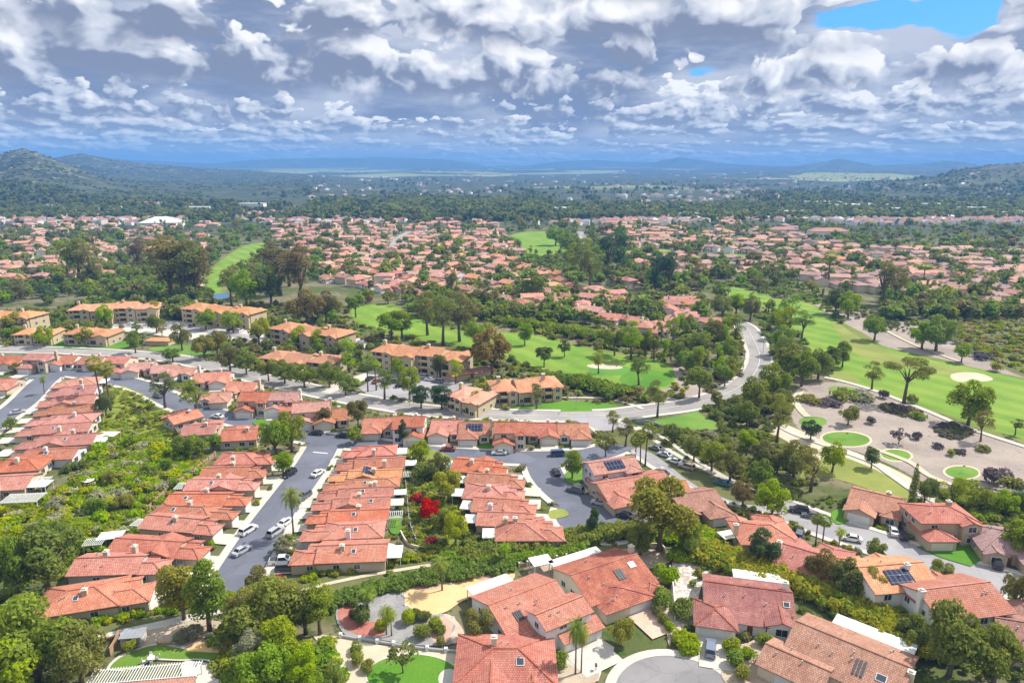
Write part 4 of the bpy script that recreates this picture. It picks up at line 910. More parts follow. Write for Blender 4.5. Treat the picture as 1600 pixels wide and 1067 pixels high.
garage_door(r, (-6.3, -10.6, .05), '-y', 5.6, 2.2); door(r, (0, -8., 0), '-y'); window(r, (5.5, -8.4, 1.7), '-y', 2., 1.4); window(r, (8.1, -5, 1.6), '+x', 1.2, 1.2); window(r, (-8, 2, 1.6), '-x', 1.4, 1.2)
patio_cover(r, -2., 8.3, 6.3, 9.4, 2.6); chimney(r, 7.2, 1.5, 0, 6., WALL['white']); vents(r, W[0], RNG, 4); skylight(r, W[0], .93, .5, -1, 1.2, 1.2); driveway(r, -9.4, -3.2, -19.5, -10.7)
r, W, L = near_house((1255, 973), (1412, 1037), 'large brown-tiled cream house with slotted skylight and long white patio roof', [(-9, 9, -7, 7, 2.9, 'gable', 'x'), (-11.4, -1.2, -12, -4, 2.8, 'gable', 'x'), (6., 10, -9, -3, 2.7, 'hip', 'y')], 'clay', 'cream', 5.4, 'long patio roof house')
skins(r, W, 0, [(.60, .45), (.635, .45), (.67, .45)], M_DARK, .38, 3.2); skylight(r, W[0], .82, .42, -1, 1.6, 1.4); vents(r, W[0], RNG, 6); vents(r, W[1], RNG, 3)
patio_cover(r, -5., 8.5, 7.5, 11., 2.5); window(r, (9, 2, 1.7), '+x', 1.6, 1.3); window(r, (10, -6, 1.6), '+x', 1.2, 1.2); window(r, (-11.4, -9, 1.6), '-x', 1.3, 1.2); chimney(r, 9.4, -1., 0, 5.2, WALL['cream']); door(r, (8, -9, 0), '-y'); garage_door(r, (-6, -12, .05), '-y', 5, 2.1)
c = Vector((-60.5, 89.2, 0)); W = [Wing(-8.5, 8.5, -5.5, 5.5, 2.6, 'gable', 'x', .3), Wing(2, 8, -8, 0, 2.6, 'hip', 'y', .3)]
r, ro = house_root('tile_roof_house', 'pale pink roof with a long white slatted pergola at the bottom photo edge', 'house', c, R(7), 'houses round the turning circle', W, ROOF['pink'], WALL['cream'], True, RNG, 'pergola house')
patio_cover(r, -8.6, 8.6, 5.9, 9.6, 2.5, M_WHITE, True); vents(r, W[0], RNG, 3); window(r, (0, 5.5, 1.5), '+y', 2.4, 1.6); window(r, (-5, 5.5, 1.5), '+y', 1.8, 1.4); door(r, (4, 5.5, 0), '+y')

# ---------------------------------------------------------------- flats
def flats(A, B, depth, storeys, label, units, short, roofc='orange', zr=None, wallc='yellow', seed=0):
    rng = random.Random(seed); zr = zr or storeys*3+2.; c, L, rz = axis_of(A, B, zr); hw = depth/2; W = []; u = L/units
    for i in range(units):
        o = (0, -1.4, .9, -.7)[i % 4]; st = storeys if 0 < i < units-1 or storeys < 3 or i == 0 else storeys
        W.append(Wing(-L/2+i*u+.03, -L/2+(i+1)*u-.03, -hw+o, hw+o*.5, st*2.85-.1-(.5 if i % 2 else 0), 'hip' if i in (0, units-1) else 'gable', 'x' if u > depth*.8 else 'x', .36, .7))
        W.append(Wing(-L/2+i*u+u*.55, -L/2+(i+1)*u-.4, -hw+o-1.5, hw+o*.4, st*2.85-.5, 'gable', 'y', .36))
    root, ro = house_root('apartment_block', label, 'apartment block', c, rz, 'ochre apartment blocks', W, ROOF[roofc], WALL[wallc], False, rng, short)
    for i in range(units):
        g, k = W[2*i], W[2*i+1]; nst = int(g.h/2.8)
        for s in range(nst):
            z = 1.55+2.8*s
            window(root, (k.x0+(k.x1-k.x0)/2, k.y0, z), '-y', 1.5, 1.4, sub=False)
            for q in (.12,): window(root, (g.x0+u*q, g.y0, z), '-y', 1.2, 1.4, sub=False)
            b = MB(); x0, x1 = g.x0+u*.22, g.x0+u*.52                   # balcony: dark flat box painted as the recess's shade, slab and rail
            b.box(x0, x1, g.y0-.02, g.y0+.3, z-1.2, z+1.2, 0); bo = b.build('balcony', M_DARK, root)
            rl = MB(); rl.box(x0-.1, x1+.1, g.y0-1.2, g.y0+.02, z-1.5, z-1.32); rl.box(x0-.1, x1+.1, g.y0-1.25, g.y0-1.15, z-1.3, z-.35); rl.box(x0-.12, x0, g.y0-1.25, g.y0, z-1.3, z-.35); rl.box(x1, x1+.12, g.y0-1.25, g.y0, z-1.3, z-.35)
            rl.build('balcony_rail', WALL[wallc], bo)
    g = W[-2]
    for s in range(int(g.h/2.8)):
        for q in (.3, .7): window(root, (g.x1, g.y0+(g.y1-g.y0)*q, 1.6+3*s), '+x', 1.3, 1.3, sub=False)
        window(root, (W[0].x0, W[0].y0+depth*.5, 1.6+3*s), '-x', 1.3, 1.3, sub=False)
    for i in range(0, units, 2): chimney(root, W[2*i].x0+u*.3, 0, W[2*i].h, W[2*i].ridge+.9, WALL[wallc], 1.2)
    return root
flats((592, 533), (730, 546), 13, 3, 'long three-storey yellow apartment block facing the car park', 4, 'long yellow flats', seed=1)
flats((436, 500), (540, 514), 13, 3, 'three-storey apartment block with two rust-red end panels', 3, 'flats with red panels', wallc='tan', seed=2)
flats((418, 546), (528, 556), 12, 2, 'two-storey ochre apartment block half hidden behind a row of trees', 3, 'low ochre flats', zr=7.5, seed=3)
flats((112, 474), (250, 469), 13, 3, 'three-storey yellow apartment block standing behind the wide car park', 4, 'flats behind the car park', seed=4)
flats((296, 471), (402, 480), 13, 3, 'ochre apartment block between the car park and the tall eucalyptus grove', 3, 'flats by the eucalyptus', seed=5)
flats((713, 604), (764, 613), 12, 2, 'short two-storey ochre block at the corner of the main road', 2, 'short ochre flats', zr=7., seed=6)
flats((768, 596), (872, 589), 13, 2, 'two-storey ochre apartment block beside the putting green', 3, 'flats by the putting green', zr=7.2, seed=7)
flats((110, 512), (182, 513), 12, 2, 'two-storey pale ochre block beside a bright lawn', 2, 'flats by the lawn', zr=7.2, wallc='tan', seed=8)
flats((30, 513), (92, 511), 12, 2, 'two-storey ochre block hidden behind dark round trees on the main road', 2, 'hidden flats', zr=7.2, seed=9)
flats((-40, 482), (58, 485), 13, 3, 'three-storey ochre block cut off by the photo edge', 3, 'edge flats', seed=10)
def carport(A, B, label, roofm, d=6.):
    c, L, rz = axis_of(A, B, 3.); W = [Wing(-L/2, L/2, -d/2, d/2, 2.5, 'hip', 'x', .3)]
    house_root('garage_row', label, 'garage', c, rz, None, W, roofm, WALL['yellow'], False, RNG)
carport((232, 528), (268, 529), 'long low orange-roofed garage at the edge of the car park', ROOF['orange']); carport((702, 583), (730, 578), 'low orange-roofed garage beside the long yellow flats', ROOF['orange']); carport((735, 578), (768, 572), 'low dark-roofed carport behind the long yellow flats', ROOF['brown'])

# ---------------------------------------------------------------- the housing beyond the flats: rows of tiled houses
def small_house(kind, roofc, wallc):
    rng = random.Random(kind*7+1)
    W = [[Wing(-7, 7, -4.5, 4.5, 3.2), Wing(.5, 6.8, -7.5, 0, 2.9, 'hip', 'y')], [Wing(-6.5, 6.5, -4.5, 4.5, 5.3, 'hip'), Wing(-6.3, -.5, -7.5, 0, 2.9, 'gable', 'y'), Wing(1, 6.4, -6, 0, 5., 'gable', 'y')],
         [Wing(-8, 8, -4.2, 4.2, 3.1, 'gable'), Wing(-7.8, -2, -7.4, 3, 2.9, 'hip', 'y'), Wing(2, 7.8, -4.5, 6.5, 3., 'gable', 'y')], [Wing(-6, 6, -5, 5, 5.2, 'gable'), Wing(-1, 5.8, -8, 0, 3., 'hip', 'y')]][kind]
    w = MB(); r = MB()
    for g in W: g.walls(w); g.roof(r)
    for g in W[:2]:                                # openings as dark boxes in the wall mesh
        for q in (.25, .7): w.box(g.x0+(g.x1-g.x0)*q-.6, g.x0+(g.x1-g.x0)*q+.6, g.y0-.04, g.y0+.1, 1., 2.3, 1)
        if g.h > 5:
            for q in (.2, .5, .8): w.box(g.x0+(g.x1-g.x0)*q-.6, g.x0+(g.x1-g.x0)*q+.6, g.y0-.04, g.y0+.1, 3.7, 4.8, 1)
    w.box(-1.5, -.6, 1.2, 2.1, 3, W[0].ridge+.9, 0)
    return w.mesh('wall', [WALL[wallc], M_GLASS]), r.mesh('roof', [ROOF[roofc], M_FASCIA])
_sh = {}
def put_small(x, y, rz, kind, roofc, wallc, label, group, short):
    k = (kind, roofc, wallc)
    if k not in _sh: _sh[k] = small_house(*k)
    root = thing('tile_roof_house', label, 'house', (x, y, float(terrain(x, y)) if y > 1000 else 0), rz, group)
    link('wall', _sh[k][0], root); link('roof', _sh[k][1], root)
    disc(x, y, 6.5, 1); HOUSES.append((root, Vector((x, y, 0)), short))
MID = [  # where, rows of (polyline, count, roof colours)
 ('pink houses by short fairway', [([(505, 437), (590, 451), (690, 471)], 8, 'pc'), ([(522, 427), (600, 433), (715, 451)], 7, 'cp'), ([(580, 406), (650, 414), (720, 426)], 5, 'po'), ([(560, 396), (640, 403)], 3, 'op')]),
 ('houses above long pink row', [([(692, 456), (800, 476)], 4, 'pt'), ([(700, 436), (790, 452), (850, 470)], 6, 'po'), ([(722, 416), (800, 431)], 4, 'ot')]),
 ('stacked houses by dark eucalyptus', [([(464, 403), (503, 404)], 2, 'c'), ([(466, 393), (500, 394)], 2, 'c'), ([(466, 383), (499, 384)], 2, 'cp'), ([(466, 374), (498, 374)], 2, 'c'), ([(468, 364), (496, 364)], 2, 'p')]),
 ('houses between the two fairways', [([(530, 353), (620, 361)], 5, 'to'), ([(560, 373), (640, 379)], 4, 'pt'), ([(620, 352), (760, 358)], 8, 'tpo'), ([(640, 372), (780, 380)], 7, 'tp'), ([(720, 391), (800, 402)], 5, 'op'), ([(752, 405), (822, 416)], 4, 'ot'), ([(545, 362), (620, 368)], 3, 'pt'), ([(655, 362), (770, 368)], 6, 'pt')]),
 ('orange terraces by upper fairway', [([(800, 412), (885, 440)], 6, 'o'), ([(812, 426), (900, 456)], 6, 'oc'), ([(838, 448), (890, 462)], 3, 'oc')]),
 ('pink terraces above putting green', [([(800, 482), (870, 491), (960, 502), (1035, 519)], 10, 'pc'), ([(740, 468), (800, 478)], 4, 'p'), ([(832, 464), (900, 472), (985, 482)], 6, 'op'), ([(955, 443), (990, 449)], 2, 'c')]),
 ('coral block by curving road', [([(1032, 474), (1080, 474)], 3, 'c'), ([(1030, 485), (1092, 486)], 4, 'c'), ([(1034, 496), (1100, 497)], 4, 'c'), ([(1040, 507), (1110, 509)], 4, 'cp'), ([(1000, 521), (1040, 523)], 2, 'p'), ([(985, 487), (1010, 487)], 1, 'm')]),
 ('tan houses beyond upper fairway', [([(932, 353), (1090, 357)], 9, 'tmo'), ([(1100, 352), (1200, 362)], 5, 'pm'), ([(985, 373), (1060, 379)], 3, 'pt'), ([(1062, 389), (1200, 399)], 6, 'tm'), ([(1062, 424), (1160, 431)], 5, 'tm'), ([(1130, 409), (1250, 415)], 6, 'tp'), ([(1140, 366), (1260, 375)], 6, 'pm'), ([(940, 364), (1060, 366)], 5, 'ot')]),
 ('brown houses behind wide fairway', [([(1240, 396), (1400, 405)], 8, 'bmr'), ([(1262, 411), (1460, 419)], 9, 'bro'), ([(1232, 431), (1400, 441)], 8, 'mbt'), ([(1405, 443), (1620, 433)], 9, 'br'), ([(1440, 412), (1620, 418)], 8, 'bm'), ([(1465, 458), (1620, 472)], 7, 'rbt'), ([(1500, 398), (1620, 400)], 5, 'bm'), ([(1230, 383), (1340, 386)], 5, 'tm'), ([(1500, 477), (1620, 486)], 5, 'mt')]),
 ('houses left of long fairway', [([(-20, 441), (85, 440)], 4, 'po'), ([(150, 430), (205, 432)], 2, 'o'), ([(-10, 416), (100, 418)], 5, 'ot'), ([(-10, 400), (80, 396)], 4, 'pt'), ([(140, 396), (232, 399)], 4, 'tp'), ([(205, 379), (330, 386)], 6, 'ctp'), ([(-10, 376), (70, 379)], 4, 'p'), ([(130, 361), (240, 366)], 5, 'tm'), ([(240, 371), (330, 374)], 4, 'tc'), ([(10, 361), (110, 364)], 4, 'tm')]),
]
RC = dict(p='pink', c='coral', o='orange', t='tan', m='mauve', b='brown', r='rust')
mr = random.Random(99); n_small = 0
for where, rows in MID:
    rows = sorted(rows, key=lambda q: -q[0][0][1])
    rows = [q for q in rows if q[0][0][1] >= 354]
    for ri, (px, n, cols) in enumerate(rows):
        L = smooth_line(GP(px), 3.); cum = [0]
        for a, b in zip(L, L[1:]): cum.append(cum[-1]+(b-a).length)
        for k in range(n):
            s = cum[-1]*(k+.5)/n; j = min(range(len(cum)), key=lambda q: abs(cum[q]-s)); p = L[j]
            d = L[min(j+1, len(L)-1)]-L[max(j-1, 0)]
            x, y = p.x+mr.uniform(-2, 2), p.y+mr.uniform(-3, 3); rc = RC[mr.choice(cols)]
            rz = math.atan2(d.y, d.x)+mr.choice((0, 0, 0, math.pi/2, math.pi))+mr.uniform(-.15, .15)
            short = f"{ORD[k]} house, {ORD[ri]} row, {where}"
            put_small(x, y, rz, mr.randrange(4), rc, mr.choice(['cream', 'white', 'beige']), f"{ADJ[rc].split()[-1]}-roofed house, {ORD[k]} from left in {ORD[ri]} row, {where}", where, short); n_small += 1

# the closely packed remainder of the far housing, past the three hundred that show largest
def terraces():
    g = random.Random(321); mats = ['pink', 'coral', 'orange', 'tan', 'mauve', 'brown']; mb = MB(); cnt = 0
    zones = [([(500, 430), (520, 346), (770, 346), (800, 380), (850, 470), (760, 475), (640, 455)], 170, (0, 1, 2, 2, 3)), ([(930, 346), (1210, 346), (1260, 372), (1260, 425), (1060, 440), (1000, 420)], 140, (3, 4, 0, 2)), ([(1210, 384), (1640, 396), (1640, 482), (1470, 470), (1250, 445)], 150, (5, 4, 3, 2)), ([(-40, 350), (340, 350), (320, 400), (230, 405), (60, 446), (-40, 446)], 70, (0, 3, 2, 2)), ([(800, 440), (880, 440), (1000, 480), (1000, 505), (820, 482)], 70, (0, 1, 2)), ([(430, 346), (520, 346), (505, 430), (440, 410)], 50, (1, 0, 0))]
    for px, n, cols in zones:
        pxs = [q[0] for q in px]; pys = [q[1] for q in px]; k = 0
        for _ in range(n*14):
            if k >= n: break
            q = (g.uniform(min(pxs), max(pxs)), g.uniform(min(pys), max(pys))); ins = False
            for i in range(len(px)):
                (ax, ay), (bx, by) = px[i-1], px[i]
                if (ay > q[1]) != (by > q[1]) and q[0] < (bx-ax)*(q[1]-ay)/(by-ay)+ax: ins = not ins
            v = G(*q)
            if not ins or not free(v.x, v.y, 8., 7): continue
            a = g.choice((0, .3, -.3, 1.57))+g.uniform(-.2, .2); c, s = math.cos(a), math.sin(a); w = MB(); r = MB(); two = g.random() < .4; W = [Wing(-7, 7, -4.6, 4.6, 5.2 if two else 3.2, g.choice(('gable', 'hip'))), Wing(.5, 6.6, -8, 0, 2.9, 'hip', 'y')]
            for o in W: o.walls(w); o.roof(r)
            m = g.choice(cols)
            for src, base in ((w, 6), (r, m)):
                b = len(mb.v); mb.v += [(v.x+x*c-y*s, v.y+x*s+y*c, z) for x, y, z in src.v]; mb.f += [tuple(b+i for i in f) for f in src.f]; mb.mi += [base if src is w else (m if i == 0 else 7) for i in src.mi]
            disc(v.x, v.y, 6., 1); k += 1; cnt += 1
    o = mb.build('distant_terraces', [ROOF[k] for k in mats]+[WALL['cream'], M_FASCIA]); tag(o, kind='stuff'); print('TERRACES', cnt)
terraces()

# ---------------------------------------------------------------- plants
def leaf_quads(g, C, N, size, long=1.5):
    n = len(C); A = np.cross(N, g.normal(size=(n, 3))); A /= np.linalg.norm(A, axis=1)[:, None]+1e-9; B = np.cross(N, A)
    s = size*g.uniform(.65, 1.3, (n, 1)); a = A*s*.5*long; b = B*s*.5
    V = np.stack([C-a, C-b*.9+a*.1, C+a, C+b*.9-a*.1], 1).reshape(-1, 3); return V, np.arange(4*n).reshape(-1, 4)
def crown(g, lobes, n, cover=1.5, jit=.55):
    L = np.array(lobes, float); area = (L[:, 3]*L[:, 4]+L[:, 3]*L[:, 5]+L[:, 4]*L[:, 5])/3*12.57; k = g.choice(len(L), n, p=area/area.sum())
    D = g.normal(size=(n, 3)); D /= np.linalg.norm(D, axis=1)[:, None]; f = D[:, 2] < -.45; D[f, 2] *= -1
    P = L[k, :3]+D*L[k, 3:6]*g.uniform(.72, 1.06, (n, 1)); N = D/L[k, 3:6]; N /= np.linalg.norm(N, axis=1)[:, None]
    N = N+g.normal(size=(n, 3))*jit; N /= np.linalg.norm(N, axis=1)[:, None]
    return leaf_quads(g, P, N, math.sqrt(cover*area.sum()*.6/n))
def env_lobes(g, n, cx, cz, rx, rz, r0, r1, shape='ball', flat=1.):
    out = []
    for i in range(n):
        while True:
            p = g.uniform(-1, 1, 3); q = np.linalg.norm(p)
            if q < 1 and (q > .35 or i % 3 == 0): break
        k = 1. if shape == 'ball' else max(.12, (1-(p[2]+1)/2*.85)) if shape == 'cone' else 1.
        r = g.uniform(r0, r1)*(.55+.45*k); out.append((cx+p[0]*rx*k, p[1]*rx*k, cz+p[2]*rz, r, r, r*flat))
    return out
def limbs(mb, g, h0, top, spread, r, n=5, mi=0):
    lean = g.uniform(-.25, .25, 2)
    mb.tube([(0, 0, -.3), (lean[0]*.4, lean[1]*.4, h0*.6), (lean[0], lean[1], h0), (lean[0]*1.5, lean[1]*1.5, (h0+top)/2+.5)], [r*1.35, r, r*.8, r*.35], 7, mi)
    for i in range(n):
        a = 6.28*i/n+g.uniform(-.4, .4); e = g.uniform(.6, 1.)*spread
        mb.tube([(lean[0]*.9, lean[1]*.9, h0*.9), (lean[0]+math.cos(a)*e*.5, lean[1]+math.sin(a)*e*.5, h0+(top-h0)*.3), (lean[0]+math.cos(a)*e, lean[1]+math.sin(a)*e, h0+(top-h0)*g.uniform(.5, .75))], [r*.6, r*.42, r*.16], 5, mi)
NLEAF = {'near': 4200, 'mid': 1100, 'far': 150, 'brush': 640}
def plant_shape(kind, seed, lod):
    """crown (V, Q) and trunk MB, nominal height 10 m (shrubs 2 m)"""
    g = np.random.default_rng(abs(hash((len(kind), ord(kind[0]), ord(kind[-1]), seed))) % 99991); n = NLEAF[lod]; tr = MB(); far = lod == 'far'
    if kind == 'round':
        lb = env_lobes(g, 18, 0, 5.7, 2.5, 2.9, .9, 1.6); not far and limbs(tr, g, 3, 7.5, 2.2, .24)
    elif kind == 'wide':
        lb = env_lobes(g, 24, 0, 5.1, 3.8, 2.8, .9, 1.8); not far and limbs(tr, g, 2.3, 7, 3.3, .34, 6)
    elif kind == 'euc':
        lb = env_lobes(g, 15, 0, 6.6, 1.9, 3.0, .55, 1.15); not far and limbs(tr, g, 4.2, 9, 1.7, .2, 6)
    elif kind == 'tall':
        lb = env_lobes(g, 16, 0, 5.8, 1.4, 3.6, .6, 1.1); not far and limbs(tr, g, 3, 9, 1.2, .2, 5)
    elif kind == 'cone':
        lb = env_lobes(g, 24, 0, 5.6, 2.3, 4.0, .8, 1.35, 'cone'); not far and limbs(tr, g, 3, 9, 1., .22, 3)
    elif kind == 'pine':
        lb = env_lobes(g, 13, 0, 7.2, 2.9, 1.7, .8, 1.35, 'ball', .62); not far and limbs(tr, g, 4.6, 8.4, 2.4, .22, 6)
    elif kind == 'willow':
        lb = env_lobes(g, 22, 0, 5.4, 2.9, 3.2, .8, 1.3, 'ball', 1.7); not far and limbs(tr, g, 2.6, 7.5, 2.6, .26, 6)
    elif kind == 'cypress':
        lb = [(g.uniform(-.12, .12), g.uniform(-.12, .12), z, .72*math.sin(min(1, (10.4-z)/5)*1.5)+.1, .72*math.sin(min(1, (10.4-z)/5)*1.5)+.1, .95) for z in np.linspace(.8, 9.4, 12)]; not far and limbs(tr, g, .8, 3, .2, .16, 1)
    elif kind == 'bare':
        lb = env_lobes(g, 16, 0, 6, 3.0, 2.6, .7, 1.2); limbs(tr, g, 2.2, 9, 2.8, .17, 9); n = n//7
    elif kind == 'bush':
        lb = env_lobes(g, 9, 0, .85, .75, .42, .42, .68); n = n//3
    elif kind == 'ball':
        lb = env_lobes(g, 7, 0, .95, .42, .35, .62, .78); n = n//3
    elif kind == 'mound':
        lb = env_lobes(g, 10, 0, .45, 1.3, .22, .5, .8, 'ball', .6); n = n//3
    return crown(g, lb, max(n, 40), 1.7 if kind not in ('euc', 'bare', 'tall') else 1.15, .5), tr
def palm_shape(kind, seed, lod):
    g = np.random.default_rng(500+seed); tr = MB(); V = []; top = Vector((g.uniform(-.3, .3), g.uniform(-.3, .3), 8.6 if kind == 'fan' else 7.6))
    tr.tube([(0, 0, -.2), (top.x*.2, top.y*.2, 3), (top.x*.7, top.y*.7, 6.5), tuple(top)], [.24, .17, .15, .17], 7)
    mb = MB(); nf = {'near': 34, 'mid': 24, 'far': 14}[lod]
    for i in range(nf):
        a = 2.4*i+g.uniform(-.2, .2); e0 = (1.25-2.0*i/nf)+g.uniform(-.15, .15); ln = g.uniform(1.5, 2.) if kind == 'fan' else g.uniform(2.4, 3.2)
        d = Vector((math.cos(a), math.sin(a), 0)); sd = Vector((-math.sin(a), math.cos(a), 0)); pts = [top+Vector((0, 0, .1*(1-i/nf)))]; e = e0; k = 7
        for j in range(k): pts.append(pts[-1]+(d*math.cos(e)+UPV*math.sin(e))*ln/k); e -= (.10 if kind == 'fan' else .26)
        if kind == 'fan':
            c = pts[4]; ax = (pts[5]-pts[4]).normalized()
            mb.poly([pts[0], pts[2]+sd*.03, c, pts[2]-sd*.03])
            for q in range(9):
                t = (q-4)*.3; dr = (ax*math.cos(t)+sd*math.sin(t)).normalized(); w = sd*math.cos(t)*.09-ax*math.sin(t)*.09
                mb.poly([c-w*.3, c+dr*.55-w, c+dr*.95-UPV*.16, c+dr*.55+w])
        else:
            for j in range(1, k+1):
                p0 = pts[j-1]; p1 = pts[j]; w = .62*math.sin(math.pi*(.12+.83*j/(k+1)))
                for s in (1, -1):
                    for u in (.0, .5):
                        b = p0.lerp(p1, u); b2 = p0.lerp(p1, u+.42); tip = b2+sd*s*w+(p1-p0)*.9-UPV*w*.42
                        mb.poly([b, b2, tip, b.lerp(tip, .6)])
    return mb, tr
_pc = {}
def plant_mesh(kind, var, lod, mat, bark=None):
    key = (kind, var, lod, mat, bark.name if bark else '')
    if key not in _pc:
        if kind in ('fan', 'feather'):
            mb, tr = palm_shape(kind, var, lod); V, Q = np.array(mb.v), np.array(mb.f); cm = mb.mesh('crown', LEAF[mat])
        else:
            (V, Q), tr = plant_shape(kind, var, lod); cm = npmesh('crown', V, Q, LEAF[mat])
        tm = tr.mesh('trunk', bark or M_BARK, True) if tr.v else None
        if lod == 'near': _pc[key] = (cm, tm)
        else:                                          # one mesh: the photograph shows no parts at this size
            mb = MB(); mb.quads(V, Q, 0); k = len(mb.v); mb.v += tr.v; mb.f += [tuple(i+k for i in f) for f in tr.f]; mb.mi += [1]*len(tr.f)
            _pc[key] = (mb.mesh('tree', [LEAF[mat], bark or M_BARK]), None)
    return _pc[key]
NAMES = {'round': 'broadleaf_tree', 'wide': 'spreading_tree', 'willow': 'willow_tree', 'euc': 'eucalyptus_tree', 'tall': 'eucalyptus_tree', 'cone': 'conical_tree', 'pine': 'pine_tree', 'cypress': 'cypress_tree',
         'bare': 'bare_tree', 'fan': 'fan_palm', 'feather': 'feather_palm', 'bush': 'shrub', 'ball': 'round_shrub', 'mound': 'low_shrub'}
CATS = {'fan': 'palm', 'feather': 'palm', 'bush': 'shrub', 'ball': 'shrub', 'mound': 'shrub'}
WORDS = {'round': 'round tree', 'wide': 'spreading tree', 'willow': 'weeping tree', 'euc': 'eucalyptus', 'tall': 'slender eucalyptus', 'cone': 'conical tree', 'pine': 'umbrella pine', 'cypress': 'cypress', 'bare': 'bare-branched tree', 'fan': 'fan palm', 'feather': 'feather palm', 'bush': 'bush', 'ball': 'clipped round shrub', 'mound': 'low spreading shrub'}
HUES = {'green': 'green', 'dark': 'dark green', 'yellow': 'yellow-green', 'olive': 'olive', 'bright': 'fresh green', 'rust': 'rusty brown', 'grey': 'grey-green', 'red': 'red-flowering', 'magenta': 'magenta-flowering', 'mauve': 'mauve', 'gold': 'golden', 'blue': 'deep green', 'blossom': 'yellow-flowering'}
tcount = {}
def plant(x, y, h, kind, mat, label, group=None, wide=1., lod=None, var=None, bark=None, z=0.):
    v = Vector((x, y, z)); nom = 2. if kind in ('bush', 'ball', 'mound') else 10.
    pxh = h*ppm(v)
    lod = lod or ('near' if pxh > 34 and nom == 10 or pxh > 26 and nom == 2 else 'mid')
    var = RNG.randrange(3) if var is None else var; cm, tm = plant_mesh(kind, var, lod, mat, bark)
    s = h/nom; rz = RNG.uniform(0, 6.28)
    if lod == 'near' and nom == 10:
        o = thing(NAMES[kind], label, CATS.get(kind, 'tree'), v, rz, group); link('crown', cm, o)
        if tm: link('trunk', tm, o)
    else:
        o = link(NAMES[kind], cm, None, v); o.rotation_euler = (0, 0, rz); tag(o, label, CATS.get(kind, 'tree'), group)
    o.scale = (s*wide, s*wide, s); disc(x, y, max(.7, h*.16*wide) if nom == 10 else h*.4*wide, 8)
    tcount[NAMES[kind]] = tcount.get(NAMES[kind], 0)+1; return o
def T(px, py, hpx, kind, mat, where, wide=1., group=None, var=None, bark=None, lod=None):
    v = G(px, py); a = math.atan2(H, v.y); h = hpx/(ppm(v)*math.cos(a)) if hpx else 5
    return plant(v.x, v.y, h, kind, mat, f"{HUES[mat]} {WORDS[kind]} {where}", group, wide, lod, var, bark)
_used = set()
HP = None
def auto_label(x, y, kind, mat):
    """name a plant by the house it stands next to"""
    global HP
    if HP is None or len(HP) != len(HOUSES): HP = np.array([(c.x, c.y) for _, c, _ in HOUSES])
    d = np.hypot(HP[:, 0]-x, HP[:, 1]-y)
    for i in np.argsort(d)[:14]:
        s = HOUSES[i][2]
        if not s: continue
        dx, dy = x-HP[i, 0], y-HP[i, 1]
        rel = ('right of' if dx > 0 else 'left of') if abs(dx) > abs(dy) else ('behind' if dy > 0 else 'in front of')
        lab = f"{HUES[mat]} {WORDS[kind]} {rel} {s}"
        if lab not in _used and len(lab.split()) <= 16: _used.add(lab); return lab
    return f"{HUES[mat]} {WORDS[kind]} among the gardens of the tile-roofed houses"
def scatter(px, n, kinds, mats, h0, h1, group, rad=2.5, bits=15, seed=0, wide=(.85, 1.2), lod=None):
    """trees planted at random inside an outline read off the photograph, clear of houses and roads"""
    g = random.Random(seed); P = [(p.x, p.y) for p in GP(px)]; xs = [p[0] for p in P]; ys = [p[1] for p in P]; k = 0
    pys = [q[1] for q in px]; pxs = [q[0] for q in px]
    for _ in range(n*40):
        if k >= n: break
        q = (g.uniform(min(pxs), max(pxs)), g.uniform(min(pys), max(pys)))
        ins = False
        for i in range(len(px)):
            (ax, ay), (bx, by) = px[i-1], px[i]
            if (ay > q[1]) != (by > q[1]) and q[0] < (bx-ax)*(q[1]-ay)/(by-ay)+ax: ins = not ins
        if not ins: continue
        v = G(*q)
        if not free(v.x, v.y, rad, bits): continue
        kd, mt = g.choice(kinds), g.choice(mats)
        plant(v.x, v.y, g.uniform(h0, h1), kd, mt, auto_label(v.x, v.y, kd, mt), group, g.uniform(*wide), lod); k += 1
    return k
# merged masses: what nobody could count
_protoF = {}
def mass(name, items, mats, kind='stuff', label=None, cat=None, lod='far', parent=None):
    """items: (x, y, z, height, width factor, plant kind, material index)"""
    g = np.random.default_rng(len(items)); Vs, Qs, M = [], [], []; off = 0
    for x, y, z, h, w, kd, mi in items:
        key = (kd, int(g.integers(3)), lod)
        if key not in _protoF: _protoF[key] = plant_shape(*key)[0]
        V, Q = _protoF[key]; s = h/(2. if kd in ('bush', 'ball', 'mound') else 10.); a = g.uniform(0, 6.28); c, sn = math.cos(a), math.sin(a)
        W = np.empty_like(V); W[:, 0] = (V[:, 0]*c-V[:, 1]*sn)*s*w+x; W[:, 1] = (V[:, 0]*sn+V[:, 1]*c)*s*w+y; W[:, 2] = V[:, 2]*s+z
        Vs.append(W); Qs.append(Q+off); M.append(np.full(len(Q), mi)); off += len(V)
    o = link(name, npmesh(name, np.concatenate(Vs), np.concatenate(Qs), [LEAF[m] for m in mats], np.concatenate(M)), parent)
    tag(o, label, cat, kind=kind); return o
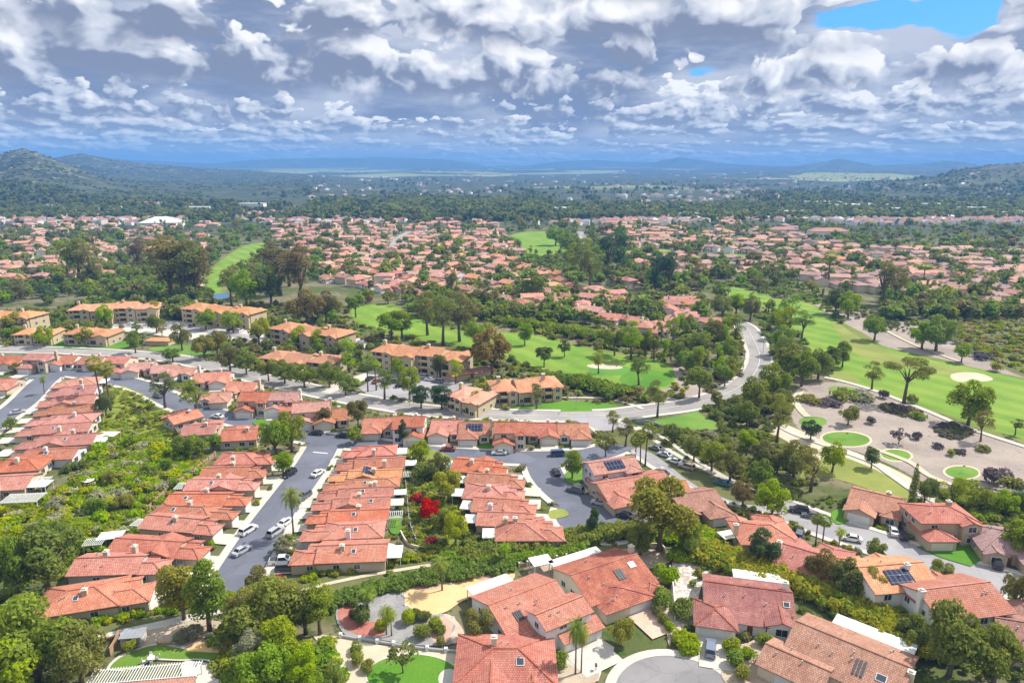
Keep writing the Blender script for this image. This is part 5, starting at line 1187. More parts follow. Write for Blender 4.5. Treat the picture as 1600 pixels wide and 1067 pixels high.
def fill(name, px, n, kinds, mats, h0, h1, seed=0, rad=1., bits=15, wide=(.9, 1.4), mark=0., lod='brush'):
    g = random.Random(seed); it = []; pxs = [q[0] for q in px]; pys = [q[1] for q in px]; P = GP(px); X = [p.x for p in P]; Y = [p.y for p in P]
    for _ in range(n*12):
        if len(it) >= n: break
        x, y = g.uniform(min(X), max(X)), g.uniform(min(Y), max(Y)); ins = False
        for i in range(len(P)):
            a, b = P[i-1], P[i]
            if (a.y > y) != (b.y > y) and x < (b.x-a.x)*(y-a.y)/(b.y-a.y)+a.x: ins = not ins
        if ins and free(x, y, rad, bits):
            it.append((x, y, 0., g.uniform(h0, h1), g.uniform(*wide), g.choice(kinds), g.randrange(len(mats))))
            if mark: disc(x, y, mark, 8)
    if it: return mass(name, it, mats, lod=lod)
def hedge(px, w, h, mat, label, seed=0, dens=1.0, group=None, kind='bush'):
    """a hedge along a line, one thing"""
    g = random.Random(seed); L = smooth_line(GP(px), .9); it = []
    for p in L:
        for _ in range(max(1, int(w*dens))):
            it.append((p.x+g.uniform(-w/2, w/2), p.y+g.uniform(-w/2, w/2)*.8, -.1, h*g.uniform(.75, 1.15), g.uniform(.8, 1.15), kind, 0 if g.random() < .75 else 1))
        disc(p.x, p.y, w*.4, 8)
    o = mass('hedge', it, mat, kind=None, label=label, cat='hedge', lod='brush')
    if group: o['group'] = group
    return o


# ---------------------------------------------------------------- plants set out one by one
for a in [(328, 988, 106, 'cone', 'green', 'on the sandy bed above the curved turf', 1.15), (288, 968, 84, 'round', 'yellow', 'beside the egg-shaped tree', 1.1),
          (62, 1062, 118, 'wide', 'green', 'filling the bottom corner', 1.0), (8, 1050, 90, 'wide', 'green', 'at the bottom corner edge', 1.), (128, 1075, 92, 'wide', 'olive', 'beside the pergola fence', .9), (20, 1100, 90, 'wide', 'bright', 'at the lowest corner of the photo', 1.),
          (30, 938, 96, 'wide', 'dark', 'below the valley slope', .8), (78, 930, 104, 'round', 'dark', 'left of the nearest row house', 1.15), (98, 882, 66, 'wide', 'bright', 'on the lower valley slope', .9), (12, 880, 60, 'wide', 'green', 'at the lower valley edge', 1.),
          (384, 1003, 72, 'euc', 'olive', 'right of the curved turf', 1.2), (398, 1056, 66, 'round', 'grey', 'at the turf lawn end', 1.), (425, 996, 84, 'wide', 'yellow', 'on the steep bank by the path', 1.2), (440, 1052, 84, 'round', 'yellow', 'on the steep bank', .95), (474, 1082, 66, 'round', 'bright', 'low on the steep bank', .95), (412, 1085, 80, 'wide', 'green', 'behind the pergola house', .9), (524, 1084, 40, 'round', 'green', 'by the oval lawn bed', .9),
          (405, 945, 56, 'round', 'gold', 'at the end of the palm street', 1.), (458, 985, 72, 'tall', 'olive', 'leftmost of three beside the gravel garden', 1.5), (478, 990, 76, 'tall', 'olive', 'middle of three beside the gravel garden', 1.5), (500, 992, 74, 'tall', 'green', 'rightmost of three beside the gravel garden', 1.5),
          (575, 966, 46, 'feather', 'green', 'on the dark gravel garden', 1.1), (604, 992, 44, 'feather', 'green', 'in the middle of the gravel garden', 1.), (612, 994, 40, 'feather', 'bright', 'leaning in the gravel garden', 1.),
          (748, 1000, 48, 'round', 'olive', 'against the white stepped house', 1.1), (691, 923, 54, 'feather', 'bright', 'on the orange sand yard', 1.05), (789, 884, 36, 'feather', 'bright', 'behind the orange sand yard', 1.),
          (899, 1054, 86, 'feather', 'bright', 'taller of the pair by the white driveway', .62), (908, 1052, 72, 'feather', 'yellow', 'shorter of the pair by the white driveway', .62), (970, 1008, 46, 'wide', 'olive', 'between the white and pink driveways', .8), (630, 1052, 52, 'bare', 'olive', 'on the oval lawn', 1.),
          (1030, 862, 118, 'round', 'gold', 'tall behind the bulb street', 1.15), (1000, 868, 50, 'wide', 'green', 'below the tall golden tree', .9), (1075, 868, 56, 'wide', 'green', 'right of the tall golden tree', .8), (927, 838, 50, 'cone', 'blue', 'at the end of the bulb street', .9),
          (894, 748, 48, 'round', 'bright', 'on the bulb street corner', 1.), (946, 714, 44, 'bare', 'olive', 'in front of the solar house', 1.3), (957, 676, 34, 'euc', 'olive', 'at the road junction', 1.5), (977, 698, 40, 'euc', 'olive', 'beside the road junction palms', 1.6),
          (992, 735, 54, 'fan', 'green', 'leftmost of three by the junction', 1.), (1000, 733, 58, 'fan', 'green', 'middle of three by the junction', 1.), (1008, 728, 60, 'fan', 'dark', 'rightmost of three by the junction', 1.),
          (1027, 652, 56, 'euc', 'olive', 'beside the main road crossing', 1.3), (1092, 622, 56, 'round', 'green', 'on the mauve bank by the main road', 1.), (1119, 636, 28, 'round', 'olive', 'small at the main road kerb', 1.), (838, 640, 40, 'euc', 'olive', 'on the lawn below the putting green', 1.4),
          (1050, 694, 34, 'wide', 'dark', 'on the scrub bank by the parked cars', .9), (1084, 722, 46, 'wide', 'olive', 'above the parked cars', .8), (1112, 736, 54, 'wide', 'green', 'on the scrub bank', .8), (1140, 752, 52, 'wide', 'olive', 'low on the scrub bank', .9), (1166, 712, 46, 'round', 'green', 'at the top of the scrub bank', 1.), (1182, 768, 54, 'wide', 'dark', 'by the sloping road', .8), (1190, 732, 46, 'wide', 'olive', 'behind the sloping road trees', .9),
          (1182, 648, 64, 'wide', 'dark', 'inside the main road bend', .8), (1206, 626, 62, 'wide', 'dark', 'above the main road bend', .8), (1218, 652, 46, 'wide', 'dark', 'at the path to the gardens', .9), (1166, 668, 44, 'wide', 'dark', 'low inside the road bend', .9),
          (1213, 694, 76, 'euc', 'olive', 'tall and thin beside the pale path', 1.1), (1266, 688, 34, 'wide', 'blue', 'beside the small putting green', .9), (1325, 664, 36, 'wide', 'olive', 'on the mulch garden', .9), (1412, 630, 76, 'pine', 'olive', 'between fairway and mulch garden', 1.25), (1362, 609, 42, 'euc', 'olive', 'on the fairway edge', 1.6),
          (1512, 664, 66, 'willow', 'green', 'beside the cart path', 1.25), (1532, 690, 48, 'euc', 'rust', 'leaning by the cart path', 1.2), (1586, 680, 26, 'euc', 'olive', 'alone on the wide fairway', 1.6), (1361, 732, 36, 'round', 'dark', 'between the two small greens', 1.), (1404, 694, 26, 'bare', 'mauve', 'on the mulch garden', 1.6),
          (1228, 594, 62, 'wide', 'green', 'first on the fairway bank', .8), (1252, 604, 60, 'wide', 'dark', 'second on the fairway bank', .8), (1278, 592, 56, 'wide', 'green', 'third on the fairway bank', .8), (1300, 580, 42, 'round', 'dark', 'fourth on the fairway bank', 1.1), (1316, 574, 44, 'round', 'dark', 'last on the fairway bank', 1.1),
          (1240, 746, 58, 'wide', 'olive', 'above the dry lawn', .9), (1266, 768, 62, 'euc', 'olive', 'on the dry lawn', 1.5), (1300, 738, 50, 'wide', 'green', 'at the dry lawn edge', .8), (1214, 740, 42, 'wide', 'olive', 'below the pale path', .9), (1204, 812, 62, 'wide', 'bright', 'beside the hip-roofed house', .85), (1160, 790, 40, 'wide', 'rust', 'at the sloping road bend', .9), (1350, 790, 20, 'round', 'green', 'in front of the cypress house', 1.),
          (1423, 796, 66, 'cypress', 'dark', 'beside the pink flat-pitched house', 1.), (1444, 786, 46, 'wide', 'dark', 'behind the cypress', .8), (1486, 792, 46, 'euc', 'green', 'above the garage house', 1.6), (1530, 800, 42, 'wide', 'green', 'near the pond', .9), (1570, 806, 40, 'wide', 'bright', 'behind the mauve house', .9), (1596, 800, 36, 'wide', 'dark', 'at the pond edge', .9),
          (1274, 852, 44, 'fan', 'bright', 'first of three by the sloping road', 1.2), (1284, 856, 48, 'fan', 'green', 'second of three by the sloping road', 1.2), (1310, 858, 34, 'feather', 'green', 'third by the sloping road', 1.1), (1368, 878, 36, 'wide', 'bright', 'clipped beside the white path', .8), (1467, 912, 38, 'round', 'olive', 'by the blue solar house', 1.1), (1590, 872, 66, 'wide', 'green', 'at the photo edge by the dark car', .8),
          (1190, 884, 58, 'wide', 'blue', 'behind the timber patio', .85), (1282, 915, 56, 'wide', 'rust', 'behind the patio-cover house', .8), (1318, 936, 62, 'wide', 'olive', 'by the blue solar house hedge', .75), (1356, 942, 54, 'wide', 'olive', 'left of the blue solar house wall', .8), (1482, 1056, 116, 'wide', 'dark', 'below the gable window house', .7), (1550, 1072, 92, 'wide', 'dark', 'by the brown edge house', .8), (1424, 1012, 54, 'wide', 'green', 'at the long hedge end', .8), (1584, 952, 60, 'wide', 'gold', 'right of the gable window house', .7), (1510, 1000, 40, 'wide', 'bright', 'below the gable window house wall', .9),
          (432, 712, 64, 'wide', 'green', 'left of the pair on the cross street', .8), (456, 706, 66, 'wide', 'dark', 'right of the pair on the cross street', .8), (443, 742, 38, 'round', 'green', 'below the pair on the cross street', 1.2), (560, 672, 54, 'round', 'gold', 'tall on the cross street', .8), (507, 668, 34, 'round', 'rust', 'small by the cross street', 1.), (630, 696, 40, 'cone', 'blue', 'on the cross street corner', 1.), (655, 724, 38, 'wide', 'green', 'behind the top row house', .9), (556, 694, 28, 'wide', 'dark', 'at the palm street top', .9),
          (686, 752, 46, 'wide', 'olive', 'on the garden slope', .8), (700, 786, 56, 'round', 'yellow', 'above the red bougainvillea', 1.), (712, 854, 56, 'round', 'yellow', 'below the red bougainvillea', 1.), (660, 752, 30, 'bush', 'green', 'on the upper garden slope', 1.), (690, 830, 40, 'wide', 'green', 'low on the garden slope', .8),
          (459, 840, 82, 'feather', 'green', 'tall and lone on the palm street', .75), (258, 638, 52, 'euc', 'dark', 'on the cross street kerb', 1.6), (308, 650, 54, 'euc', 'dark', 'on the cross street above the valley', 1.7), (159, 632, 72, 'fan', 'olive', 'left of the tall pair by the west row', 1.), (173, 642, 76, 'fan', 'olive', 'right of the tall pair by the west row', 1.), (166, 650, 38, 'wide', 'dark', 'below the tall palm pair', .7), (70, 616, 32, 'feather', 'bright', 'by the west street corner', 1.),
          (310, 716, 42, 'wide', 'green', 'on the upper valley edge', .9), (286, 718, 40, 'wide', 'dark', 'in the upper valley', .9), (334, 704, 30, 'wide', 'green', 'between two hip-roofed houses', .9), (18, 672, 22, 'wide', 'green', 'at the west street kerb', .9), (24, 582, 18, 'wide', 'olive', 'at the photo edge corner', 1.), (440, 870, 28, 'wide', 'grey', 'by the parked pickup', 1.), (447, 862, 26, 'wide', 'green', 'by the palm trunk', 1.2)]: T(*a)
T(672, 812, 36, 'wide', 'red', 'covering the garden slope', 1.1); T(652, 786, 16, 'bush', 'red', 'above the big red bougainvillea', 1.2); T(673, 852, 15, 'bush', 'red', 'low on the garden slope', 1.2); T(437, 912, 16, 'bush', 'magenta', 'at the pavement end', 1.1)
# middle distance, around the flats and the golf course
for a in [(545, 582, 56, 'tall', 'bright', 'left of the long yellow flats', 1.6), (575, 612, 46, 'fan', 'green', 'left of the pair by the car park', 1.2), (588, 610, 46, 'fan', 'green', 'right of the pair by the car park', 1.2), (601, 624, 48, 'euc', 'dark', 'at the car park entrance', 1.5), (640, 624, 54, 'round', 'green', 'in the car park', 1.), (658, 638, 40, 'round', 'blue', 'by the main road at the car park', 1.2), (690, 640, 42, 'round', 'blue', 'beside the short ochre flats', 1.2), (688, 590, 40, 'round', 'olive', 'against the long yellow flats', 1.),
          (768, 586, 84, 'wide', 'rust', 'tall behind the carport', .75), (540, 618, 40, 'round', 'bright', 'at the car park drive', 1.2), (515, 606, 44, 'wide', 'dark', 'by the apartment drive', .8), (476, 606, 40, 'wide', 'dark', 'in front of the low ochre flats', 1.), (445, 600, 40, 'wide', 'dark', 'below the low ochre flats', 1.), (420, 596, 42, 'round', 'olive', 'beside the main road', 1.), (385, 586, 40, 'wide', 'green', 'by the main road bend', .9), (360, 580, 44, 'wide', 'olive', 'above the main road', .9), (270, 566, 24, 'wide', 'dark', 'on the main road verge', 1.2),
          (405, 538, 46, 'wide', 'yellow', 'in front of the flats by the eucalyptus', .8), (245, 520, 34, 'wide', 'dark', 'in the wide car park', .9), (212, 552, 40, 'round', 'green', 'by the orange-roofed garage', 1.), (285, 548, 44, 'round', 'olive', 'right of the orange-roofed garage', 1.1), (320, 562, 44, 'wide', 'yellow', 'on the lawn by the main road', .8), (340, 555, 40, 'wide', 'gold', 'near the main road lawn', .8),
          (692, 540, 76, 'euc', 'olive', 'tall behind the long yellow flats', 1.4), (718, 534, 74, 'euc', 'rust', 'tall beside the putting fairway', 1.4), (668, 524, 66, 'euc', 'olive', 'on the short fairway edge', 1.4), (612, 530, 50, 'round', 'green', 'on the short fairway', 1.2), (628, 528, 48, 'round', 'green', 'right on the short fairway', 1.2), (556, 496, 42, 'round', 'green', 'alone above the short fairway', 1.), (745, 545, 48, 'wide', 'bright', 'below the eucalyptus', .8), (480, 508, 58, 'wide', 'rust', 'behind the flats with red panels', 1.1), (510, 502, 50, 'wide', 'rust', 'right behind the flats with red panels', 1.),
          (820, 540, 38, 'round', 'green', 'on the putting fairway', 1.), (850, 574, 38, 'round', 'dark', 'behind the ochre flats by the green', 1.), (960, 556, 50, 'round', 'green', 'above the putting green', 1.), (986, 562, 58, 'euc', 'green', 'behind the putting green', 1.4), (935, 584, 36, 'euc', 'olive', 'beside the bunker', 1.4), (998, 602, 44, 'euc', 'dark', 'in front of the putting green', 1.5), (882, 558, 30, 'round', 'dark', 'on the fairway edge', 1.),
          (270, 476, 108, 'tall', 'rust', 'first of the grove by the long fairway', 1.6), (290, 480, 110, 'tall', 'olive', 'second of the grove by the long fairway', 1.7), (310, 476, 98, 'tall', 'rust', 'third of the grove by the long fairway', 1.6), (124, 446, 76, 'tall', 'dark', 'left of the pair among hillside houses', 1.7), (142, 450, 70, 'tall', 'olive', 'right of the pair among hillside houses', 1.7), (216, 424, 52, 'tall', 'rust', 'above the hillside wood', 1.7),
          (438, 462, 88, 'tall', 'rust', 'left beside the stacked houses', 1.7), (468, 474, 92, 'tall', 'rust', 'right beside the stacked houses', 1.6), (452, 448, 60, 'tall', 'olive', 'behind the stacked houses grove', 1.7), (386, 482, 64, 'wide', 'green', 'by the pond', .8), (362, 478, 56, 'euc', 'olive', 'left by the pond', 1.4), (424, 478, 66, 'wide', 'dark', 'right by the pond', .8),
          (968, 428, 74, 'tall', 'blue', 'tall in the central grove', 1.6), (950, 420, 58, 'tall', 'blue', 'left in the central grove', 1.6), (1022, 452, 60, 'tall', 'blue', 'left of the dark pair', 1.7), (1042, 456, 64, 'tall', 'blue', 'right of the dark pair', 1.7), (908, 440, 66, 'euc', 'green', 'below the upper fairway', 1.5), (922, 452, 60, 'euc', 'dark', 'second below the upper fairway', 1.5), (888, 402, 44, 'wide', 'bright', 'right of the upper fairway', .9), (868, 384, 34, 'wide', 'bright', 'at the upper fairway end', 1.), (835, 470, 46, 'wide', 'dark', 'among the orange terraces', .9), (705, 478, 60, 'tall', 'dark', 'slim above the eucalyptus', 1.),
          (1305, 492, 48, 'wide', 'dark', 'on the wide fairway edge', .9), (1325, 497, 44, 'wide', 'green', 'second on the wide fairway edge', .9), (1366, 532, 44, 'wide', 'green', 'by the mauve dirt strip', .9), (1462, 548, 58, 'wide', 'bright', 'large on the mauve dirt strip', 1.), (1440, 545, 44, 'wide', 'green', 'left of the large dirt strip tree', 1.), (1502, 566, 32, 'round', 'green', 'on the dirt strip end', 1.2), (1234, 512, 50, 'euc', 'bright', 'beside the fairway narrows', 1.5), (1252, 532, 46, 'euc', 'green', 'on the fairway narrows', 1.5), (1226, 530, 50, 'euc', 'green', 'above the road bend', 1.5), (1222, 556, 50, 'wide', 'bright', 'below the fairway narrows', .9),
          (1381, 476, 70, 'tall', 'olive', 'tall behind the wide fairway', 1.5), (1398, 470, 50, 'euc', 'gold', 'yellowing behind the wide fairway', 1.5), (1294, 442, 48, 'fan', 'green', 'tall among the brown houses', 1.4), (1331, 440, 30, 'feather', 'dark', 'dark among the brown houses', 1.3), (1442, 446, 34, 'fan', 'green', 'right among the brown houses', 1.5), (1538, 478, 46, 'fan', 'olive', 'beside the brown houses scrub', 1.3), (1500, 440, 36, 'fan', 'olive', 'near the tan roofs', 1.3)]: T(*a)
# small shrubs of the near gardens
for a in [(150, 806, 34, 'wide', 'dark', 'midway down the valley', 1.), (196, 798, 30, 'wide', 'olive', 'right of the mid-valley tree', 1.), (118, 842, 40, 'wide', 'green', 'on the lower valley floor', 1.), (232, 752, 28, 'wide', 'dark', 'high on the valley floor', 1.), (170, 760, 26, 'round', 'olive', 'beside the valley meadow', 1.1), (262, 738, 24, 'round', 'green', 'behind the upper valley fence', 1.1), (90, 800, 28, 'wide', 'grey', 'below the slatted pergola', 1.), (205, 700, 20, 'wide', 'dark', 'under the yellow slope', 1.1), (50, 850, 36, 'wide', 'olive', 'at the valley bottom edge', 1.), (225, 668, 18, 'round', 'olive', 'on the yellow slope', 1.2)]: T(*a)
for i, (x, y, w, kd, mt, wh) in enumerate([(565, 972, 30, 'ball', 'dark', 'on the red rock chips'), (553, 965, 16, 'ball', 'rust', 'left on the red rock chips'), (598, 985, 22, 'bush', 'green', 'beside the garden palms'), (637, 974, 24, 'ball', 'bright', 'on the grey gravel'), (652, 968, 22, 'bush', 'dark', 'beside the pale shrub on the gravel'), (664, 970, 18, 'bush', 'dark', 'right on the grey gravel'), (660, 998, 26, 'ball', 'olive', 'low on the rose gravel'), (680, 985, 24, 'ball', 'green', 'upper on the rose gravel'), (690, 992, 16, 'ball', 'dark', 'by the rose gravel path'), (688, 1008, 16, 'ball', 'olive', 'at the low garden wall'),
          (556, 1020, 20, 'bush', 'dark', 'on the sandy bed by the wall'), (558, 1038, 22, 'bush', 'olive', 'on the sandy bed'), (575, 1048, 22, 'bush', 'olive', 'at the oval lawn edge'), (285, 1005, 24, 'ball', 'grey', 'above the curved turf'), (303, 1000, 26, 'ball', 'grey', 'right above the curved turf'), (328, 1000, 14, 'ball', 'grey', 'small by the sandy bed'), (358, 1018, 22, 'bush', 'rust', 'at the turf end'), (205, 1016, 20, 'bush', 'yellow', 'by the grey shed'),
          (875, 1040, 28, 'bush', 'green', 'left of the palm pair'), (1040, 910, 34, 'bush', 'green', 'beside the big house wall'), (1032, 948, 34, 'bush', 'bright', 'right of the big garage'), (1028, 962, 20, 'ball', 'olive', 'by the curved garden path'), (1036, 974, 18, 'ball', 'olive', 'below the curved garden path'), (1044, 985, 16, 'ball', 'green', 'at the pink driveway edge'), (1064, 965, 36, 'bush', 'green', 'on the side yard'), (1142, 1020, 26, 'ball', 'green', 'right of the parked blue-grey car'), (1150, 1042, 28, 'ball', 'green', 'below the arched entry'), (1160, 1062, 26, 'ball', 'olive', 'at the circle kerb'), (1170, 1030, 24, 'bush', 'green', 'by the arched entry path'), (1195, 1010, 24, 'bush', 'bright', 'under the front gable'),
          (1238, 990, 30, 'bush', 'yellow', 'behind the arched entry house'), (1210, 985, 26, 'bush', 'green', 'right of the arched entry house'), (1360, 905, 22, 'ball', 'dark', 'below the clipped roadside tree'), (1470, 828, 34, 'bush', 'green', 'between the garage house and lawn')]):
    v = G(x, y); h = max(.8, w*1.05/ppm(v)); plant(v.x, v.y, h, kd, mt, f"{HUES[mt]} {WORDS[kd]} {wh}", None, 1., 'near', i % 3)
# mulch garden plants
for i, (x, y, w, kd, mt, wh) in enumerate([(1318, 622, 34, 'mound', 'olive', 'upper left on the mulch garden'), (1342, 626, 32, 'mound', 'grey', 'upper middle on the mulch garden'), (1266, 628, 26, 'mound', 'olive', 'by the pale path bend'), (1298, 634, 24, 'mound', 'mauve', 'below the upper green'), (1437, 652, 24, 'mound', 'dark', 'below the umbrella pine'), (1361, 662, 16, 'bush', 'mauve', 'in the garden middle'), (1432, 686, 18, 'bush', 'mauve', 'right of the bare shrub'), (1462, 700, 18, 'mound', 'mauve', 'on the open mulch'), (1486, 712, 14, 'bush', 'olive', 'near the lowest green'), (1500, 708, 16, 'mound', 'mauve', 'above the lowest green'), (1530, 704, 22, 'mound', 'olive', 'by the leaning tree'), (1380, 622, 18, 'bush', 'mauve', 'at the fairway edge'), (1425, 630, 20, 'bush', 'olive', 'at the pine foot'),
          (1555, 755, 40, 'bush', 'mauve', 'by the pond'), (1580, 770, 36, 'bush', 'olive', 'at the pond edge'), (1512, 762, 30, 'mound', 'olive', 'below the lowest green'), (1560, 778, 40, 'mound', 'grey', 'above the mauve house'), (1535, 560, 24, 'mound', 'mauve', 'on the upper dirt strip'), (1556, 580, 20, 'bush', 'olive', 'at the dirt strip end')]):
    v = G(x, y); h = max(.8, w*.8/ppm(v)); plant(v.x, v.y, h, kd, mt, f"{HUES[mt]} {WORDS[kd]} {wh}", None, 1.1, 'mid', i % 3)
fill('mauve_groundcover', ell(1408, 642, 36, 9, .2), 260, ['mound', 'bush'], ['mauve', 'mauve', 'olive'], .5, 1.1, 3, .3, 8); fill('mauve_groundcover', ell(1490, 674, 30, 13, .1), 220, ['mound', 'bush'], ['mauve', 'mauve', 'dark'], .5, 1.2, 4, .3, 8)
# hedges
hedge([(110, 985), (200, 965), (300, 948), (400, 925)], 2.6, 1.6, ['bright', 'yellow'], 'long green hedge under the wall of the nearest row house', 1)
hedge([(470, 908), (540, 893), (620, 880), (700, 866)], 2.8, 1.6, ['bright', 'olive'], 'dense olive hedge below the row right of the palm street', 2)
hedge([(440, 968), (520, 946), (600, 922), (690, 904), (790, 888)], 4.2, 2.4, ['bright', 'green'], 'broad green hedge between the slope path and the sand yard', 3, 1.3)
hedge([(740, 872), (800, 860), (880, 848), (960, 836), (1020, 838)], 5.5, 2.8, ['yellow', 'green'], 'bright yellow-green hedge behind the big house fence', 4, 1.3)
hedge([(690, 876), (760, 878), (830, 872), (900, 862)], 3.5, 2.2, ['bright', 'green'], 'dark hedge under the yellow-green hedge', 5, 1.2)
hedge([(1085, 862), (1130, 880), (1190, 902), (1240, 916), (1300, 938), (1360, 968), (1410, 1000), (1440, 1020)], 6.5, 3.4, ['yellow', 'bright'], 'long yellow-green hedge descending behind the near houses', 6, 1.4)
hedge([(1068, 1000), (1076, 1018)], 2.6, 2.4, ['bright', 'green'], 'clipped bright hedge beside the blue-grey car driveway', 7, 2.)
hedge([(1475, 840), (1490, 830), (1510, 818)], 2.6, 1.6, ['bright', 'green'], 'clipped hedge beside the bright front lawn', 8, 1.6)
hedge([(862, 600), (900, 604), (940, 612), (960, 622)], 6, 5., ['dark', 'green'], 'dense dark hedge in front of the putting green', 9, .7); hedge([(800, 508), (860, 518), (930, 530), (1000, 540)], 7, 5., ['dark', 'green'], 'long dark hedge below the pink terraces', 10, .5)
hedge([(105, 738), (120, 733), (140, 728)], 2., 2.2, ['dark', 'dark'], 'clipped dark hedge at the end of the west row', 11, 1.5)
# slopes covered in growth
fill('undergrowth', [(150, 690), (230, 690), (285, 700), (320, 725), (290, 775), (240, 815), (185, 865), (100, 900), (0, 890), (-60, 860), (-60, 800), (60, 785), (130, 745)], 700, ['bush', 'bush', 'mound', 'mound'], ['green', 'olive', 'bright', 'yellow', 'grey', 'dark', 'green'], .8, 3.4, 11, 1.0, 11)
fill('undergrowth', [(168, 612), (196, 604), (250, 632), (272, 660), (285, 700), (150, 695), (160, 640)], 330, ['mound', 'mound', 'bush'], ['yellow', 'blossom', 'yellow', 'olive', 'green', 'bright'], .5, 1.4, 12, .6, 11)
fill('undergrowth', [(632, 702), (705, 715), (722, 780), (742, 840), (740, 862), (680, 870), (640, 850), (625, 780)], 420, ['bush', 'mound'], ['yellow', 'green', 'olive', 'blossom', 'dark'], .8, 2.2, 13, .8, 11)
fill('undergrowth', [(420, 910), (500, 985), (545, 1100), (360, 1100), (340, 990)], 420, ['bush', 'mound'], ['bright', 'yellow', 'green', 'olive'], 1.0, 2.6, 14, .8, 11)
fill('undergrowth', [(-40, 960), (130, 980), (150, 1100), (-60, 1100)], 160, ['bush'], ['green', 'dark', 'bright'], 1.2, 2.6, 15, .8, 11)
fill('undergrowth', [(1000, 830), (1110, 830), (1130, 880), (1060, 880), (1000, 868)], 160, ['bush'], ['bright', 'green', 'yellow'], 1.2, 2.8, 16, .6, 11)
fill('undergrowth', [(1240, 890), (1330, 900), (1440, 960), (1500, 1010), (1440, 1030), (1330, 960)], 240, ['bush'], ['green', 'olive', 'bright'], 1., 2.4, 17, .6, 11)
fill('undergrowth', [(870, 690), (1000, 702), (1090, 760), (1190, 790), (1290, 770), (1230, 690), (1160, 670), (1090, 676), (1020, 664)], 560, ['bush', 'mound'], ['olive', 'green', 'dark', 'grey'], .8, 2.4, 18, .8, 15)
fill('undergrowth', [(1420, 505), (1500, 492), (1760, 482), (1760, 636), (1600, 582), (1540, 556), (1490, 532), (1440, 515)], 1500, ['mound', 'bush'], ['olive', 'green', 'grey', 'dark', 'rust'], .6, 3.0, 19, .5, 3)
fill('undergrowth', [(1280, 470), (1340, 478), (1420, 500), (1480, 520), (1540, 556), (1440, 530), (1340, 500)], 160, ['bush'], ['olive', 'grey', 'dark'], 1., 3., 20, .5, 11)
fill('undergrowth', [(1100, 640), (1160, 620), (1230, 600), (1240, 650), (1180, 690), (1130, 680)], 220, ['bush'], ['dark', 'green', 'olive'], 1.2, 3., 21, .6, 11)
fill('undergrowth', [(1460, 770), (1620, 770), (1640, 815), (1500, 815)], 160, ['bush'], ['green', 'olive', 'bright'], 1., 2.5, 22, .6, 11)
# meadow grass and low herbs tying the slopes together
fill('slope_herbs', [(150, 660), (230, 690), (285, 700), (320, 725), (290, 775), (240, 815), (185, 865), (100, 900), (0, 890), (-60, 860), (-60, 800), (60, 785), (130, 745)], 900, ['mound'], ['bright', 'yellow', 'green', 'olive'], .3, .7, 61, .6, 3, (1.2, 2.2), 0., 'far')
# trees in the middle distance, each a thing
RM = ['green', 'dark', 'olive', 'green', 'dark', 'bright', 'rust']
for a in [(622, 592, 36, 'round', 'green', 'against the front of the long yellow flats', 1.), (712, 600, 38, 'euc', 'bright', 'at the right end of the long yellow flats', 1.4), (470, 545, 38, 'wide', 'bright', 'in front of the flats with red panels', 1.), (500, 548, 36, 'wide', 'green', 'beside the drive of the flats with red panels', 1.), (165, 508, 34, 'wide', 'bright', 'left in front of the flats behind the car park', 1.), (240, 500, 34, 'wide', 'yellow', 'right in front of the flats behind the car park', 1.), (322, 516, 36, 'wide', 'green', 'left in front of the flats by the eucalyptus', 1.), (365, 520, 38, 'wide', 'bright', 'midway before the flats by the eucalyptus', 1.), (20, 520, 36, 'wide', 'yellow', 'in front of the edge flats', 1.), (135, 540, 30, 'wide', 'olive', 'in front of the flats by the lawn', 1.), (70, 542, 34, 'wide', 'green', 'in front of the hidden flats', 1.), (745, 640, 30, 'wide', 'green', 'at the foot of the short ochre flats', 1.1), (1128, 498, 40, 'wide', 'green', 'at the upper end of the road bend', 1.), (1150, 492, 38, 'wide', 'bright', 'beyond the upper end of the road bend', 1.), (1140, 566, 40, 'wide', 'green', 'at the inner kerb of the road bend', .9), (1142, 592, 40, 'wide', 'dark', 'second at the inner kerb of the bend', .9), (1132, 604, 40, 'round', 'bright', 'low at the inner kerb of the bend', 1.), (1148, 535, 46, 'tall', 'olive', 'at the top inner kerb of the bend', 1.6), (1224, 572, 46, 'euc', 'dark', 'at the outer kerb of the bend', 1.5), (1216, 520, 40, 'wide', 'green', 'outside the upper bend', .9), (1172, 500, 40, 'wide', 'olive', 'at the park road fork', .9)]: T(*a)
scatter([(1040, 515), (1110, 500), (1140, 520), (1152, 560), (1130, 598), (1090, 600), (1060, 575), (1000, 560)], 34, ['wide', 'round', 'euc', 'tall'], ['dark', 'green', 'green', 'bright', 'rust'], 8, 14, 'trees filling the inside of the road bend', 2., 11, 31)
scatter([(0, 448), (300, 448), (330, 470), (300, 478), (100, 474), (0, 490)], 34, ['wide', 'round'], ['dark', 'green', 'blue'], 7, 11, 'dark wood behind the apartment blocks', 2., 11, 32)
scatter([(1080, 440), (1180, 425), (1240, 445), (1200, 500), (1170, 490), (1120, 470)], 20, ['wide', 'euc'], ['green', 'bright', 'olive'], 7, 12, 'trees where fairway and park road meet', 3, 15, 33)
scatter([(480, 480), (560, 470), (720, 478), (800, 500), (720, 500), (600, 476), (520, 520)], 30, ['round', 'euc', 'wide'], RM, 6, 10, 'trees along the short fairway', 2.5, 15, 34)
scatter([(760, 350), (830, 345), (940, 360), (930, 440), (900, 470), (880, 440), (900, 400)], 26, ['euc', 'tall', 'wide'], ['green', 'dark', 'bright', 'olive'], 10, 17, 'trees round the upper fairway', 3, 15, 35)
scatter([(-20, 500), (180, 490), (440, 500), (560, 540), (560, 600), (330, 560), (100, 540), (-20, 540)], 78, ['wide', 'round', 'euc'], RM, 5, 9, 'trees round the apartment blocks', 2., 15, 36)
